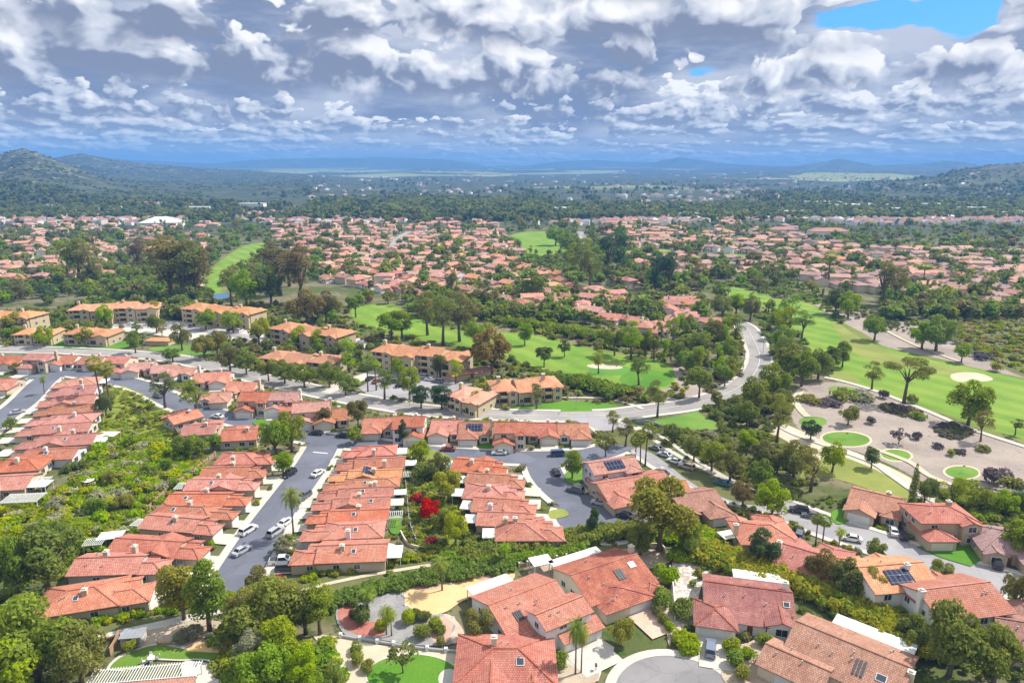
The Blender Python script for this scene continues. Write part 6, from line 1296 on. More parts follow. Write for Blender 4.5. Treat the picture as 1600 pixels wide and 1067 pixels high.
scatter([(-20, 345), (340, 345), (340, 445), (-20, 448)], 46, ['wide', 'tall', 'euc', 'round'], RM, 8, 15, 'trees among the hillside houses', 3, 11, 37)
scatter([(420, 345), (780, 345), (850, 460), (690, 480), (440, 430)], 66, ['wide', 'tall', 'euc', 'round'], ['dark', 'green', 'olive', 'rust', 'dark'], 7, 13, 'trees among the pink houses', 3, 15, 38)
scatter([(930, 345), (1200, 345), (1260, 440), (1050, 440), (940, 400)], 44, ['wide', 'tall', 'euc', 'round'], RM, 8, 14, 'trees among the tan houses', 3, 15, 39)
scatter([(1200, 380), (1620, 380), (1620, 480), (1240, 470)], 50, ['wide', 'tall', 'euc', 'fan'], RM, 6, 12, 'trees among the brown houses', 3, 11, 40)
scatter([(1380, 470), (1620, 470), (1620, 500), (1400, 500)], 16, ['wide', 'round'], RM, 4, 7, 'trees at the edge of the scrub', 2, 11, 41)
scatter([(800, 480), (1040, 500), (1040, 525), (800, 505)], 14, ['wide', 'round'], ['dark', 'green'], 4, 7, 'trees by the pink terraces', 1.5, 11, 42)
# yard shrubs by the houses
g_ = random.Random(5); ns = 0
for root, c, short in HOUSES:
    if ns > 240: break
    if c.y > 300 or not short: continue
    for _ in range(30):
        a = g_.uniform(0, 6.28); r = g_.uniform(7, 15); x, y = c.x+r*math.cos(a), c.y+r*math.sin(a)
        if free(x, y, .9, 15):
            kd, mt = g_.choice(['bush', 'ball', 'bush', 'mound']), g_.choice(['green', 'dark', 'olive', 'bright', 'yellow', 'grey'])
            plant(x, y, g_.uniform(.9, 2.4), kd, mt, auto_label(x, y, kd, mt), 'yard shrubs', g_.uniform(.8, 1.2)); ns += 1
            if g_.random() < .35: break
fill('garden_plants', [(-60, 560), (940, 560), (1010, 720), (1010, 870), (480, 900), (340, 960), (-60, 960)], 1500, ['bush', 'mound', 'ball'], ['green', 'dark', 'olive', 'grey', 'yellow'], .5, 1.6, 50, .5, 15)
fill('garden_plants', [(1100, 780), (1640, 780), (1640, 1067), (1060, 1067)], 420, ['bush', 'mound', 'ball'], ['green', 'dark', 'olive', 'bright', 'yellow'], .5, 1.6, 51, .5, 15)

fill('verge_shrubs', [(-60, 490), (330, 470), (560, 480), (800, 500), (1040, 520), (1170, 520), (1140, 620), (900, 645), (640, 640), (400, 585), (100, 545), (-60, 545)], 1500, ['bush', 'mound', 'bush'], ['green', 'olive', 'bright', 'dark', 'yellow', 'rust'], .8, 3.2, 62, .8, 15, (.9, 1.5), 0., 'far')
fill('verge_shrubs', [(1090, 440), (1250, 440), (1330, 480), (1300, 560), (1230, 600), (1200, 560), (1190, 510)], 420, ['bush', 'mound'], ['green', 'olive', 'bright', 'dark'], .8, 3., 63, .8, 15, (.9, 1.5), 0., 'far')

# ---------------------------------------------------------------- cars
def m_paint(name, c):
    m, t = new_mat(name); b = t.n('ShaderNodeBsdfPrincipled'); t.set(b.inputs['Base Color'], c); b.inputs['Roughness'].default_value = .3; b.inputs['Coat Weight'].default_value = .6; b.inputs['Metallic'].default_value = .15
    finish(t, b.outputs[0]); return m
PAINT = {k: m_paint(k+'_car_paint', c) for k, c in dict(white=(.72, .72, .70), silver=(.42, .43, .45), black=(.018, .018, .022), grey=(.12, .125, .135), blue=(.03, .06, .16), bluegrey=(.16, .20, .26), teal=(.03, .13, .15), red=(.25, .03, .03), tan=(.38, .32, .24)).items()}
M_TYRE = m_plain('tyre_rubber', (.02, .02, .02), .9, .1); M_RIM = m_plain('wheel_rim', (.45, .46, .48), .35, .05, metal=.7); M_LAMP = m_plain('headlamp_glass', (.75, .77, .8), .15, .05); M_TAIL = m_plain('tail_lamp', (.35, .02, .02), .3, .05)
SHAPES = {'sedan': (4.6, 1.8, [(-2.3, .62), (-2.28, .88), (-1.5, .97), (1.0, .93), (2.2, .72), (2.3, .5)], [(-1.65, .95), (-1.05, 1.40), (.35, 1.43), (1.15, .93)]),
          'suv': (4.8, 1.9, [(-2.4, .6), (-2.38, 1.05), (-1.6, 1.1), (1.0, 1.08), (2.25, .92), (2.4, .55)], [(-2.25, 1.08), (-1.95, 1.72), (.3, 1.76), (1.15, 1.08)]),
          'van': (5.1, 1.95, [(-2.55, .6), (-2.53, 1.1), (-1.6, 1.12), (1.4, 1.1), (2.4, .95), (2.55, .55)], [(-2.4, 1.1), (-2.2, 1.86), (.9, 1.88), (1.8, 1.08)]),
          'pickup': (5.5, 1.95, [(-2.75, .65), (-2.73, 1.1), (-.9, 1.1), (1.3, 1.08), (2.6, .98), (2.75, .6)], [(-.85, 1.1), (-.7, 1.80), (.75, 1.82), (1.5, 1.08)])}
_cars = {}
def car_meshes(kind):
    if kind in _cars: return _cars[kind]
    L, W, low, cab = SHAPES[kind]; hw = W/2; body = MB(); prof = [(low[0][0], .28)]+low+[(low[-1][0], .28)]
    def sec(inset): return [(x, z) for x, z in prof]
    n = len(prof)
    for s in (-1, 1):
        P = [(x, s*(hw if z < .8 else hw-.06), z) for x, z in prof]; body.poly(P if s < 0 else P[::-1])
    for i in range(n):
        (x0, z0), (x1, z1) = prof[i], prof[(i+1) % n]; a, b = (hw if z0 < .8 else hw-.06), (hw if z1 < .8 else hw-.06)
        body.poly([(x0, -a, z0), (x0, a, z0), (x1, b, z1), (x1, -b, z1)])
    (x0, z0), (x1, z1), (x2, z2), (x3, z3) = cab; t = hw-.24; bz = hw-.1
    body.poly([(x1, -t, z1), (x2, -t, z2), (x2, t, z2), (x1, t, z1)]); 
    for x in (x1, x2): body.bar((x, -t, z1-.03), (x, t, z1-.03), .08, .08)
    for a, b, c, d in ((x1, z1, x0, z0), (x2, z2, x3, z3)):
        for s in (-1, 1): body.bar((a, s*t, b-.02), (c, s*bz, d), .09, .07)
    if kind == 'pickup': body.box(-2.6, -.95, -hw+.15, hw-.15, 1.102, 1.108, 1)
    g = {}
    def glass(nm, P): m = MB(); m.poly(P); m.poly(P[::-1]); g[nm] = m.mesh(nm, M_GLASS)
    glass('windscreen', [(x2, -t, z2-.03), (x3, -bz, z3), (x3, bz, z3), (x2, t, z2-.03)]); glass('rear_window', [(x0, -bz, z0), (x1, -t, z1-.03), (x1, t, z1-.03), (x0, bz, z0)])
    for s in (-1, 1): glass('side_window' if s < 0 else 'side_window_', [(x0, s*bz, z0), (x3, s*bz, z3), (x2, s*t, z2-.03), (x1, s*t, z1-.03)])
    wh = MB(); wh.tube([(0, -.11, 0), (0, .11, 0)], .34, 14, 0); wh.tube([(0, -.12, 0), (0, .12, 0)], .19, 10, 1)
    hl = MB(); hl.box(-.05, .03, -.2, .2, -.08, .08); tl = MB(); tl.box(-.03, .05, -.14, .14, -.13, .13)
    _cars[kind] = (body, g, wh.mesh('wheel', [M_TYRE, M_RIM]), hl.mesh('headlight', M_LAMP), tl.mesh('taillight', M_TAIL), L, hw); return _cars[kind]
def car(px, py, ang, kind, paint, label, group='cars parked in the streets', simple=False):
    body, g, wh, hl, tl, L, hw = car_meshes(kind); v = G(px, py, .3); key = ('b', kind, paint)
    if key not in _cars: _cars[key] = body.mesh('car_body', [PAINT[paint], M_DARK])
    o = thing('pickup_truck' if kind == 'pickup' else 'parked_car', label, 'pickup truck' if kind == 'pickup' else 'car', (v.x, v.y, .27 if at(v.x, v.y) & 4 else .2), R(ang), group); link('body', _cars[key], o)
    for nm, me in g.items(): link(nm.rstrip('_'), me, o)
    for x in (-L*.30, L*.31):
        for s in (-1, 1): link('wheel', wh, o, (x, s*(hw-.1), .34))
    for s in (-1, 1): link('headlight', hl, o, (L/2-.03, s*(hw-.32), .66)); link('taillight', tl, o, (-L/2+.02, s*(hw-.22), .78))
    disc(v.x, v.y, 2.6, 4)
for a in [(388, 830, 65, 'suv', 'white', 'white car at the kerb left of the palm street'), (475, 778, 248, 'suv', 'grey', 'grey car standing alone on the palm street'), (446, 818, 67, 'sedan', 'white', 'white car, upper of two by the palm trunk'), (431, 833, 67, 'suv', 'silver', 'silver car, lower of two by the palm trunk'), (441, 879, 8, 'pickup', 'white', 'white pickup on the pale drive by the end house'), (448, 890, 5, 'suv', 'grey', 'grey car beside the white pickup'),
          (272, 944, 10, 'sedan', 'blue', 'car under blue cover beside the nearest row house'), (270, 897, 12, 'suv', 'grey', 'grey car at the second row house'), (53, 577, 70, 'sedan', 'black', 'black car on a drive off the west street'), (247, 620, 150, 'sedan', 'grey', 'dark grey car on the cross street curve'), (494, 678, 170, 'sedan', 'black', 'black sedan on the cross street junction'), (537, 682, 172, 'suv', 'black', 'black car by the golden street tree'),
          (873, 711, 5, 'van', 'blue', 'dark blue van on the cross street'), (869, 739, 100, 'sedan', 'black', 'black car at the top of the bulb street'), (899, 767, 152, 'suv', 'grey', 'dark car on a drive beside the bulb street'), (937, 787, 158, 'sedan', 'silver', 'silver sedan on the bulb kerb'), (976, 807, 150, 'sedan', 'black', 'black car at the far side of the bulb'),
          (1025, 702, 138, 'sedan', 'grey', 'first car from the junction palms'), (1039, 712, 138, 'sedan', 'silver', 'silver car, second in the kerbside line'), (1054, 722, 138, 'sedan', 'white', 'white car, third in the kerbside line'), (1073, 731, 140, 'suv', 'tan', 'pale car, last in the kerbside line'), (1129, 757, 145, 'sedan', 'teal', 'teal sedan alone on the sloping road'), (1033, 740, 138, 'sedan', 'black', 'dark car by the rust-roofed house'),
          (1248, 799, 160, 'suv', 'black', 'black car at the bend of the sloping road'), (1268, 807, 160, 'sedan', 'grey', 'grey sedan next to the bend'), (1249, 838, 60, 'suv', 'grey', 'grey car on the hip-roofed house drive'), (1410, 838, 70, 'sedan', 'black', 'dark car by the two-storey garage'), (1396, 832, 70, 'sedan', 'white', 'white car beside the two-storey garage'), (1557, 882, 62, 'suv', 'black', 'black car on the drive beside the front lawn'), (378, 862, 62, 'sedan', 'silver', 'silver car near the lower end of the palm street'), (497, 741, 66, 'sedan', 'white', 'white car at the upper kerb of the palm street'), (452, 742, 247, 'suv', 'black', 'black car facing down the upper palm street'), (340, 652, 160, 'sedan', 'white', 'white car on the cross street below the pink houses'), (612, 704, 172, 'suv', 'silver', 'silver car in front of the twin red-roofed houses'), (700, 703, 175, 'sedan', 'red', 'red car by the solar-panelled cross street house'), (780, 709, 178, 'sedan', 'white', 'white sedan midway along the cross street'), (28, 645, 40, 'sedan', 'silver', 'silver car on the west street'), (1330, 843, 158, 'sedan', 'white', 'white sedan by the clipped roadside tree'), (1110, 1016, 72, 'suv', 'bluegrey', 'blue-grey car on the drive of the arched entry house')]: car(*a)
for i, (x, y, an, k, p) in enumerate([(608, 592, 20, 'sedan', 'black'), (616, 598, 20, 'suv', 'grey'), (626, 604, 20, 'sedan', 'black'), (650, 587, 160, 'sedan', 'white'), (660, 590, 160, 'suv', 'silver'), (672, 594, 160, 'sedan', 'white'), (684, 597, 160, 'suv', 'grey'), (578, 592, 70, 'sedan', 'black'), (588, 597, 70, 'sedan', 'red'), (230, 507, 90, 'sedan', 'white'), (245, 508, 90, 'suv', 'black'), (262, 508, 90, 'sedan', 'silver'), (278, 508, 90, 'sedan', 'white'), (300, 510, 90, 'suv', 'grey'), (205, 506, 90, 'sedan', 'white'), (360, 516, 80, 'sedan', 'black'), (375, 518, 80, 'suv', 'white'), (550, 540, 120, 'suv', 'black'), (562, 536, 120, 'sedan', 'silver')]):
    car(x, y, an, k, p, f"{p} car, {ORD[i if i < 9 else i-9]} counted from the left in the {'long yellow flats' if i < 9 else 'upper'} car park", 'cars in the apartment car parks')

# ---------------------------------------------------------------- walls, fences, garden things
def wall_line(name, px, h, w, mat, label, cat, cap=None, posts=0, postm=None):
    L = smooth_line(GP(px), 1.); root = thing(name, label, cat, (L[0].x, L[0].y, 0)); o = L[0]; mb = MB()
    prev = None
    for i, p in enumerate(L):
        d = L[min(i+1, len(L)-1)]-L[max(i-1, 0)]; d.normalize(); n = Vector((-d.y, d.x, 0))*w/2; q = [p-o-n, p-o+n]
        c = [(q[0].x, q[0].y, 0), (q[0].x, q[0].y, h), (q[1].x, q[1].y, h), (q[1].x, q[1].y, 0)]
        if prev:
            for k in range(3): mb.poly([prev[k], prev[k+1], c[k+1], c[k]][::-1])
        else: mb.poly(c)
        prev = c
    mb.poly(prev[::-1]); mb.build('wall_panel', mat, root)
    if posts:
        k = max(1, int(len(L)/posts))
        for i in range(0, len(L), k):
            p = L[i]-o; pm = MB(); pm.box(p.x-w*.5-.12, p.x+w*.5+.12, p.y-w*.5-.12, p.y+w*.5+.12, 0, h+.35); pm.build('post', postm or mat, root)
    return root
wall_line('garden_wall', z6([(530, 785), (650, 805), (800, 828), (1000, 858), (1265, 885)]), .7, .35, M_GREYM, 'low grey garden wall with white lamp posts round the gravel garden', 'wall', posts=7, postm=M_WHITE)
wall_line('fence', z7([(45, 345), (130, 330), (280, 300), (420, 275), (500, 262)]), .9, .12, M_WOOD, 'timber fence with white posts behind the big house', 'fence', posts=6, postm=M_WHITE)
wall_line('garden_wall', z7([(985, 375), (1003, 480), (1012, 580), (1016, 680)]), 1.7, .2, WALL['white'], 'white boundary wall between the big house and rocky side yard', 'wall')
wall_line('garden_wall', z7([(800, 240), (870, 228), (940, 240), (962, 290)]), 1.5, .25, WALL['cream'], 'curved cream wall round the back garden fire pit', 'wall')
wall_line('fence', z5([(690, 900), (720, 850), (750, 785)]), 1.8, .12, M_WOOD, 'tall tan timber fence beside the grey shed', 'fence'); wall_line('fence', z5([(590, 1015), (640, 955)]), 1.8, .12, M_WOOD, 'short tan fence at the pergola end', 'fence'); wall_line('retaining_wall', z5([(600, 835), (680, 815), (755, 790)]), 1.1, .4, M_DOOR, 'brown timber retaining wall below the concrete path', 'wall'); wall_line('retaining_wall', z5([(985, 830), (1030, 835), (1075, 830)]), .8, .4, M_WOOD, 'short brown timber planter wall by the turf', 'wall')
wall_line('garden_wall', [(1094, 872), (1130, 852), (1148, 838)], 1.5, .2, WALL['cream'], 'pale wall climbing towards the hip-roofed house', 'wall'); wall_line('garden_wall', [(100, 778), (125, 768), (150, 760)], 1.4, .2, WALL['white'], 'white wall below the end of the west row', 'wall'); wall_line('fence', [(230, 800), (262, 770), (300, 742), (338, 712)], 1.5, .15, M_WOOD, 'timber fence along the back of the row left of the palm street', 'fence', posts=10)
wall_line('retaining_wall', [(265, 655), (272, 672), (282, 690)], 2.2, .3, M_DOOR, 'dark retaining wall at the foot of the house on the slope', 'wall'); wall_line('fence', [(632, 740), (636, 780), (640, 820), (650, 850)], 1.5, .15, M_GREYM, 'grey fence behind the row right of the palm street', 'fence', posts=8); wall_line('garden_wall', z6([(905, 130), (930, 180), (965, 215), (1040, 235)]), .8, .25, WALL['cream'], 'curving low garden wall below the bougainvillea', 'wall'); wall_line('garden_wall', [(915, 668), (925, 678), (932, 684)], 1.6, .25, WALL['cream'], 'short cream wall at the road junction', 'wall'); wall_line('garden_wall', [(993, 660), (1015, 664), (1035, 671)], 1.6, .3, M_GREYM, 'grey entrance wall at the edge of the junction lawn', 'wall')
# grey shed
v = G(210, 1004); s = thing('garden_shed', 'small grey shed with a ribbed lean-to roof beside the turf lawn', 'shed', (v.x, v.y, 0), R(6)); mb = MB(); mb.box(-1.8, 1.8, -1.2, 1.2, 0, 1.9, 0, top=False); mb.build('wall', WALL['grey'], s)
mb = MB()
for i in range(10): mb.box(-2+i*.4, -1.66+i*.4, -1.5, 1.5, 1.95, 2.12+.03*(i % 2))
mb.build('roof', M_GREYM, s); mb = MB(); mb.box(-.5, .5, -1.26, -1.2, 0, 1.8); mb.build('door', M_DARK, s)
# patio furniture
def patio_set(px, py, label, par=True):
    v = G(px, py); t = thing('patio_table', label+' table', 'table', (v.x, v.y, .25)); mb = MB(); mb.tube([(0, 0, .68), (0, 0, .74)], .65, 12); mb.build('table_top', M_WHITE, t); mb = MB(); mb.tube([(0, 0, 0), (0, 0, .68)], .06, 8); mb.build('pedestal', M_GREYM, t)
    for i in range(4):
        a = i*1.57+.5; c = thing('patio_chair', f"white chair, {ORD[i]} round the {label} table", 'chair', (v.x+math.cos(a)*1.15, v.y+math.sin(a)*1.15, .25), a, 'patio chairs'); mb = MB(); mb.box(-.25, .25, -.25, .25, .42, .47); mb.build('seat', M_WHITE, c); mb = MB(); mb.box(.21, .27, -.25, .25, .5, .95); mb.build('backrest', M_WHITE, c)
        for x in (-.22, .22):
            for y in (-.22, .22): mb = MB(); mb.box(x-.025, x+.025, y-.025, y+.025, 0, .42); mb.build('leg', M_WHITE, c)
patio_set(237, 1034, 'white round pergola garden'); patio_set(598, 830, 'white round backyard')
def parasol(px, py, label, mat):
    v = G(px, py); t = thing('parasol', label, 'parasol', (v.x, v.y, .1)); mb = MB(); mb.tube([(0, 0, 0), (0, 0, 2.5)], .04, 8); mb.build('pole', M_GREYM, t); mb = MB(); n = 8; ap = (0, 0, 2.75)
    for i in range(n):
        a, b = 6.283*i/n, 6.283*(i+1)/n; p, q = (1.5*math.cos(a), 1.5*math.sin(a), 2.2), (1.5*math.cos(b), 1.5*math.sin(b), 2.2); mb.poly([ap, p, q]); mb.poly([(0, 0, 2.7), q, p])
    mb.build('canopy', mat, t)
parasol(1436, 960, 'white parasol between the gable window house and hedge', M_WHITE); parasol(608, 868, 'cream parasol in the yard of the end row house', M_TRIM); parasol(140, 762, 'white parasol beside the west row patio', M_WHITE)
# white garden shelters
def shelter(px, py, w, d, label, mat=M_WHITE, rz=0., slats=True):
    v = G(px, py); t = thing('pergola', label, 'pergola', (v.x, v.y, 0), rz); 
    for x in (-w/2+.2, w/2-.2):
        for y in (-d/2+.2, d/2-.2): mb = MB(); mb.box(x-.08, x+.08, y-.08, y+.08, 0, 2.4); mb.build('post', mat, t)
    mb = MB(); mb.box(-w/2, w/2, -d/2+.1, -d/2+.25, 2.4, 2.6); mb.box(-w/2, w/2, d/2-.25, d/2-.1, 2.4, 2.6)
    if slats:
        for i in range(int(w/.4)+1): x = -w/2+i*.4; mb.box(x-.04, x+.04, -d/2, d/2, 2.602, 2.72)
    else: mb.box(-w/2-.1, w/2+.1, -d/2-.1, d/2+.1, 2.605, 2.7)
    mb.build('roof_slats', mat, t); stamp([(v.x-w/2, v.y-d/2), (v.x+w/2, v.y-d/2), (v.x+w/2, v.y+d/2), (v.x-w/2, v.y+d/2)], 1)
shelter(40, 792, 9, 5, 'white slatted pergola at the lower end of the west row', M_WHITE, .1); shelter(58, 770, 7, 4, 'white flat patio roof above the slatted pergola', M_WHITE, .1, False); shelter(150, 862, 4, 3.2, 'white arched pergola left of the second row house', M_WHITE, .2); shelter(176, 852, 5, 3.4, 'white flat shelter above the arched pergola', M_WHITE, .2, False); shelter(170, 690, 6, 4, 'pale patio roof beside the yellow slope', M_TRIM, 0, False); shelter(845, 892, 4.4, 3.4, 'white flat shelter on the big house patio', M_WHITE, .35, False); shelter(1140, 850, 5, 3.2, 'pale timber patio roof behind the white wall', M_TRIM, .3, False); shelter(1226, 895, 5, 3.4, 'white patio roof by the hedge corner', M_WHITE, -.3, False)
# trampoline
v = G(700, 748); t = thing('trampoline', 'round dark trampoline on the lawn behind the middle houses', 'trampoline', (v.x, v.y, 0)); mb = MB(); mb.tube([(0, 0, .74), (0, 0, .78)], 1.9, 20); mb.build('jumping_mat', M_DARK, t); mb = MB()
for i in range(20):
    a, b = 6.283*i/20, 6.283*(i+1)/20; mb.bar((2*math.cos(a), 2*math.sin(a), .78), (2*math.cos(b), 2*math.sin(b), .78), .14, .1)
mb.build('rim', M_GREYM, t)
for i in range(6): a = 6.283*i/6; mb = MB(); mb.tube([(1.95*math.cos(a), 1.95*math.sin(a), 0), (1.95*math.cos(a), 1.95*math.sin(a), .76)], .04, 6); mb.build('leg', M_GREYM, t)
# boulders on the sand yard and in the mulch garden
def boulder(px, py, r, label, grp=None):
    v = G(px, py); g = np.random.default_rng(int(px*7+py)); mb = MB(); n = 9
    rings = [(r*math.sin(t)*1., r*.75*math.cos(t)) for t in np.linspace(.15, 1.75, 5)]; V = []
    for k, (rr, z) in enumerate(rings):
        for j in range(n): q = 6.283*j/n; s = 1+g.uniform(-.22, .22); V.append((rr*s*math.cos(q), rr*s*math.sin(q), z*s))
    mb.v = V
    for k in range(4):
        for j in range(n): mb.f.append((k*n+j, (k+1)*n+j, (k+1)*n+(j+1) % n, k*n+(j+1) % n)); mb.mi.append(0)
    mb.f.append(tuple(range(n))); mb.mi.append(0); o = mb.build('boulder', M_ROCKY, None, (v.x, v.y, .08)); tag(o, label, 'boulder', grp)
for x, y, r, l in [(705, 913, .5, 'grey boulder right of the sand yard palm'), (711, 903, .45, 'grey boulder at the sand yard hedge'), (726, 916, .4, 'dark boulder on the open sand'), (747, 902, .4, 'grey boulder on the sand yard rim'), (631, 930, .6, 'grey boulder at the sand and gravel edge'), (652, 908, .5, 'pale boulder at the sand yard corner'), (708, 966, .4, 'small boulder beside the coral path'), (632, 946, .5, 'boulder below the sand and gravel edge')]: boulder(x, y, r, l)
# twin lamp posts by the sand yard
for x, l in ((631, 'pale garden post at the sand yard corner'), (652, 'pale garden post second along the sand yard hedge')):
    v = G(x, 914); t = thing('garden_post', l, 'post', (v.x, v.y, 0)); mb = MB(); mb.box(-.16, .16, -.16, .16, 0, 1.5); mb.build('shaft', M_TRIM, t); mb = MB(); mb.box(-.22, .22, -.22, .22, 1.5, 1.62); mb.build('cap', M_WHITE, t)
# utility box and letterbox by the circle
v = G(931, 1048); t = thing('letterbox', 'dark letterbox on a post at the circle kerb', 'letterbox', (v.x, v.y, .1)); mb = MB(); mb.box(-.05, .05, -.05, .05, 0, 1.0); mb.build('post', M_DARK, t); mb = MB(); mb.box(-.18, .18, -.28, .28, 1.0, 1.35); mb.build('box', M_DARK, t)
# flag on the green
for x, y, l in ((962, 580, 'thin white flagstick with red flag on the putting green'), (1321, 687, 'thin white flagstick with red flag on the small green'), (1503, 739, 'thin white flagstick with red flag on the lowest green')):
    v = G(x, y); t = thing('flagstick', l, 'flag', (v.x, v.y, 0)); mb = MB(); mb.tube([(0, 0, 0), (0, 0, 2.4)], .03, 6); mb.build('pole', M_WHITE, t); mb = MB(); mb.box(0.03, .55, -.01, .01, 2.0, 2.38); mb.build('flag', M_TAIL, t)
# street lamps on the main road
for i, (x, y) in enumerate([(300, 560), (470, 600), (640, 634), (900, 640), (1160, 590), (1192, 552)]):
    v = G(x, y); t = thing('street_lamp', f"grey street lamp, {ORD[i]} along the main road from the left", 'street lamp', (v.x, v.y, .2), R(-90), 'street lamps on the main road'); mb = MB(); mb.tube([(0, 0, 0), (0, 0, 7.5), (.5, 0, 8.3), (1.6, 0, 8.5)], [.11, .08, .07, .06], 7); mb.build('pole', M_GREYM, t); mb = MB(); mb.box(1.5, 2.2, -.14, .14, 8.42, 8.56); mb.build('lamp_head', M_DARK, t)

# ---------------------------------------------------------------- far ground: woods, roofs, white halls
NLEAF['tiny'] = 26
def far_trees():
    g = random.Random(77); it = []
    for _ in range(60000):                                   # between and beyond the housing
        if len(it) >= 5200: break
        px, py = g.uniform(-60, 1660), g.uniform(342, 520); v = G(px, py)
        n = mnoise.noise(Vector((v.x*.012, v.y*.012, 3.)))
        if py > 440 and not (px < 330 and py < 500 or 640 < px < 1100 and py < 505 or px > 1380 and py < 500): continue
        if n < -.45+.3*g.random() or not free(v.x, v.y, .6, 7): continue
        it.append((v.x, v.y, 0., g.uniform(3.5, 10)*(1 if g.random() < .85 else 1.4), g.uniform(.9, 1.3), g.choice(['wide', 'round', 'wide', 'tall', 'euc']), g.choice([0, 0, 1, 2, 2, 3, 4, 5])))
    mass('distant_garden_trees', it, ['green', 'dark', 'olive', 'rust', 'yellow', 'bright'], lod='far')
    it = []
    for _ in range(60000):
        if len(it) >= 9000: break
        px, py = g.uniform(-80, 1680), 284+62*g.random()**.75; v = G(px, py); x, y = v.x, v.y
        z = float(terrain(x, y)); n = mnoise.noise(Vector((x*.0035, y*.0035, 9.)))+.6*mnoise.noise(Vector((x*.011, y*.011, 2.)))
        dense = .1+.5*((py > 322)+(480 < px < 860 and py > 312))+(.5 if px > 1180 and py > 305 else 0)-(.5 if px < 460 and py < 318 else 0)
        if z > 70 or n+dense < .25*g.random()+.1: continue
        it.append((x, y, z-.3, g.uniform(7, 15)*(1.35 if 480 < px < 860 and 318 < py < 344 else 1), g.uniform(.9, 1.6), g.choice(['wide', 'round', 'cone', 'tall']), g.choice([0, 1, 1, 1, 2, 3])))
    mass('far_woods', it, ['green', 'dark', 'olive', 'blue'], lod='tiny')
    it = []
    for _ in range(40000):                                   # chaparral on the hills
        if len(it) >= 6000: break
        px, py = g.choice([g.uniform(-60, 520), g.uniform(1200, 1660)]), g.uniform(262, 325); v = G(px, py); k = g.uniform(.9, 1.35); x, y = v.x*k, v.y*k; z = float(terrain(x, y))
        if z < 8 or mnoise.noise(Vector((x*.008, y*.008, 5.))) < -.12: continue
        it.append((x, y, z-.4, g.uniform(1.8, 4.5), g.uniform(1.4, 2.8), 'bush', g.choice([0, 0, 1, 2])))
    mass('hill_chaparral', it, ['dark', 'olive', 'blue'], lod='tiny')
far_trees()
def far_roofs():
    g = random.Random(78); mb = MB(); k = 0
    for _ in range(14000):
        if k >= 1500: break
        px, py = g.uniform(-60, 1660), g.choice([g.uniform(342, 352), g.uniform(322, 344), g.uniform(268, 322)]); v = G(px, py); x, y = v.x, v.y; z = float(terrain(x, y))
        n = mnoise.noise(Vector((x*.004, y*.004, 21.)))
        if n < .0 or z > 28 or px < 480 and py < 324: continue
        if not free(x, y, 8, 1): continue
        w, d, h, a = g.uniform(10, 18), g.uniform(9, 12), g.uniform(3.5, 6.5), g.uniform(0, 3.14); c, s = math.cos(a), math.sin(a); big = 1+max(0, (y-2500)/2500)
        w *= big; d *= big; mi = g.choice([0, 0, 0, 1, 2, 3]); b = [(-w/2, -d/2), (w/2, -d/2), (w/2, d/2), (-w/2, d/2)]; q = [(x+p*c-r*s, y+p*s+r*c) for p, r in b]
        for i in range(4): (ax, ay), (bx, by) = q[i], q[(i+1) % 4]; mb.poly([(ax, ay, z-1), (bx, by, z-1), (bx, by, z+h), (ax, ay, z+h)], 4)
        r0 = (x-w*.25*c, y-w*.25*s, z+h+d*.22); r1 = (x+w*.25*c, y+w*.25*s, z+h+d*.22); e = [(p[0], p[1], z+h) for p in q]
        mb.poly([e[0], e[1], r1, r0], mi); mb.poly([e[2], e[3], r0, r1], mi); mb.poly([e[3], e[0], r0], mi); mb.poly([e[1], e[2], r1], mi); k += 1
    o = mb.build('far_houses', [ROOF['pink'], ROOF['tan'], ROOF['mauve'], M_GREYM, WALL['white']]); tag(o, kind='stuff')
far_roofs()
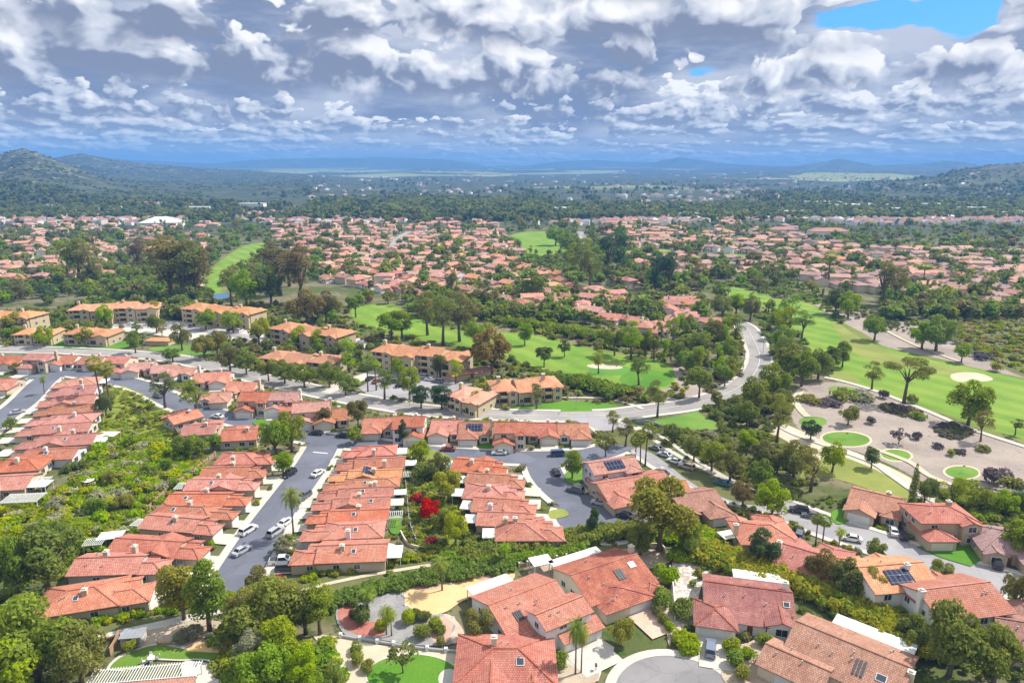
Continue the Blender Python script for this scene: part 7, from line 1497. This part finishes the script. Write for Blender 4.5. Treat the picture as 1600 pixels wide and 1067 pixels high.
def hall(px, py, w, d, h, label, roof='flat', rz=0., wall='white', roofm=None):
    v = G(px, py); z = float(terrain(v.x, v.y)) if v.y > 1000 else 0.; o = thing('large_hall', label, 'building', (v.x, v.y, z-.5), rz); mb = MB(); mb.box(-w/2, w/2, -d/2, d/2, 0, h, 0, top=roof == 'flat', bot=False); mb.build('wall', WALL[wall], o)
    r = MB()
    if roof == 'flat': r.box(-w/2-.4, w/2+.4, -d/2-.4, d/2+.4, h+.02, h+.9)
    else: Wing(-w/2, w/2, -d/2, d/2, h, 'hip', 'x', .42, .8).roof(r)
    r.build('roof', [roofm or M_TRIM, M_FASCIA] if roof != 'flat' else [roofm or M_WHITE], o)
    wd = MB(); n = int(w/7)
    for i in range(n): q = -w/2+w*(i+.5)/n; wd = MB(); wd.box(q-1.6, q+1.6, -d/2-.1, -d/2+.1, 1.2, min(h-1, 3.4)); wd.build('window', M_GLASS, o)
    stamp([(v.x-w/2-3, v.y-d/2-3), (v.x+w/2+3, v.y-d/2-3), (v.x+w/2+3, v.y+d/2+3), (v.x-w/2-3, v.y+d/2+3)], 1)
hall(254, 355, 50, 34, 8, 'large white hall with a pale hipped roof beyond the hillside houses', 'hip', .1, 'white', M_WHITE); hall(1292, 370, 46, 16, 8, 'long white-walled hall with pink tiled roof behind the tan houses', 'hip', .05, 'white', ROOF['pink']); hall(1222, 366, 34, 14, 7, 'cream hall with pink tiled roof beside the long white hall', 'hip', .05, 'cream', ROOF['pink'])
for i, (px, py, w, lab) in enumerate([(890, 333, 60, 'pair of white flats standing in the dark conifer wood'), (1075, 342, 30, 'small white hall at the wood edge beyond the fairway'), (1340, 327, 110, 'longest white warehouse beyond the right-hand wood'), (1285, 322, 70, 'white warehouse left of the longest one'), (1235, 338, 60, 'pale hall in front of the white warehouses'), (1400, 334, 50, 'small pale hall below the longest warehouse'), (1560, 340, 80, 'white warehouse at the far end of the valley'), (1520, 332, 50, 'low white hall beside the far valley warehouse'), (1450, 325, 60, 'white hall between warehouses and valley end'), (620, 330, 40, 'lone white hall left of the conifer wood'), (395, 326, 50, 'white hall under the boulder hill'), (310, 332, 40, 'low white hall at the foot of the boulder hill')]): hall(px, py, w, w*.4, 9, lab, rz=(i % 3-1)*.12)

# ---------------------------------------------------------------- the air: far land fades to blue
def haze():
    mb = MB(); mb.box(-9500, 9500, -60, 12950, -2., 236.); m, t = new_mat('haze_air'); v = t.n('ShaderNodeVolumePrincipled')
    v.inputs['Color'].default_value = (.16, .38, .80, 1); v.inputs['Density'].default_value = 1.65e-4; v.inputs['Anisotropy'].default_value = 0.
    o = t.n('ShaderNodeOutputMaterial'); t.nt.links.new(v.outputs[0], o.inputs['Volume']); ob = mb.build('haze', m); tag(ob, kind='stuff')
haze()
print('PLANTS', tcount, 'OBJECTS', len(bpy.data.objects))
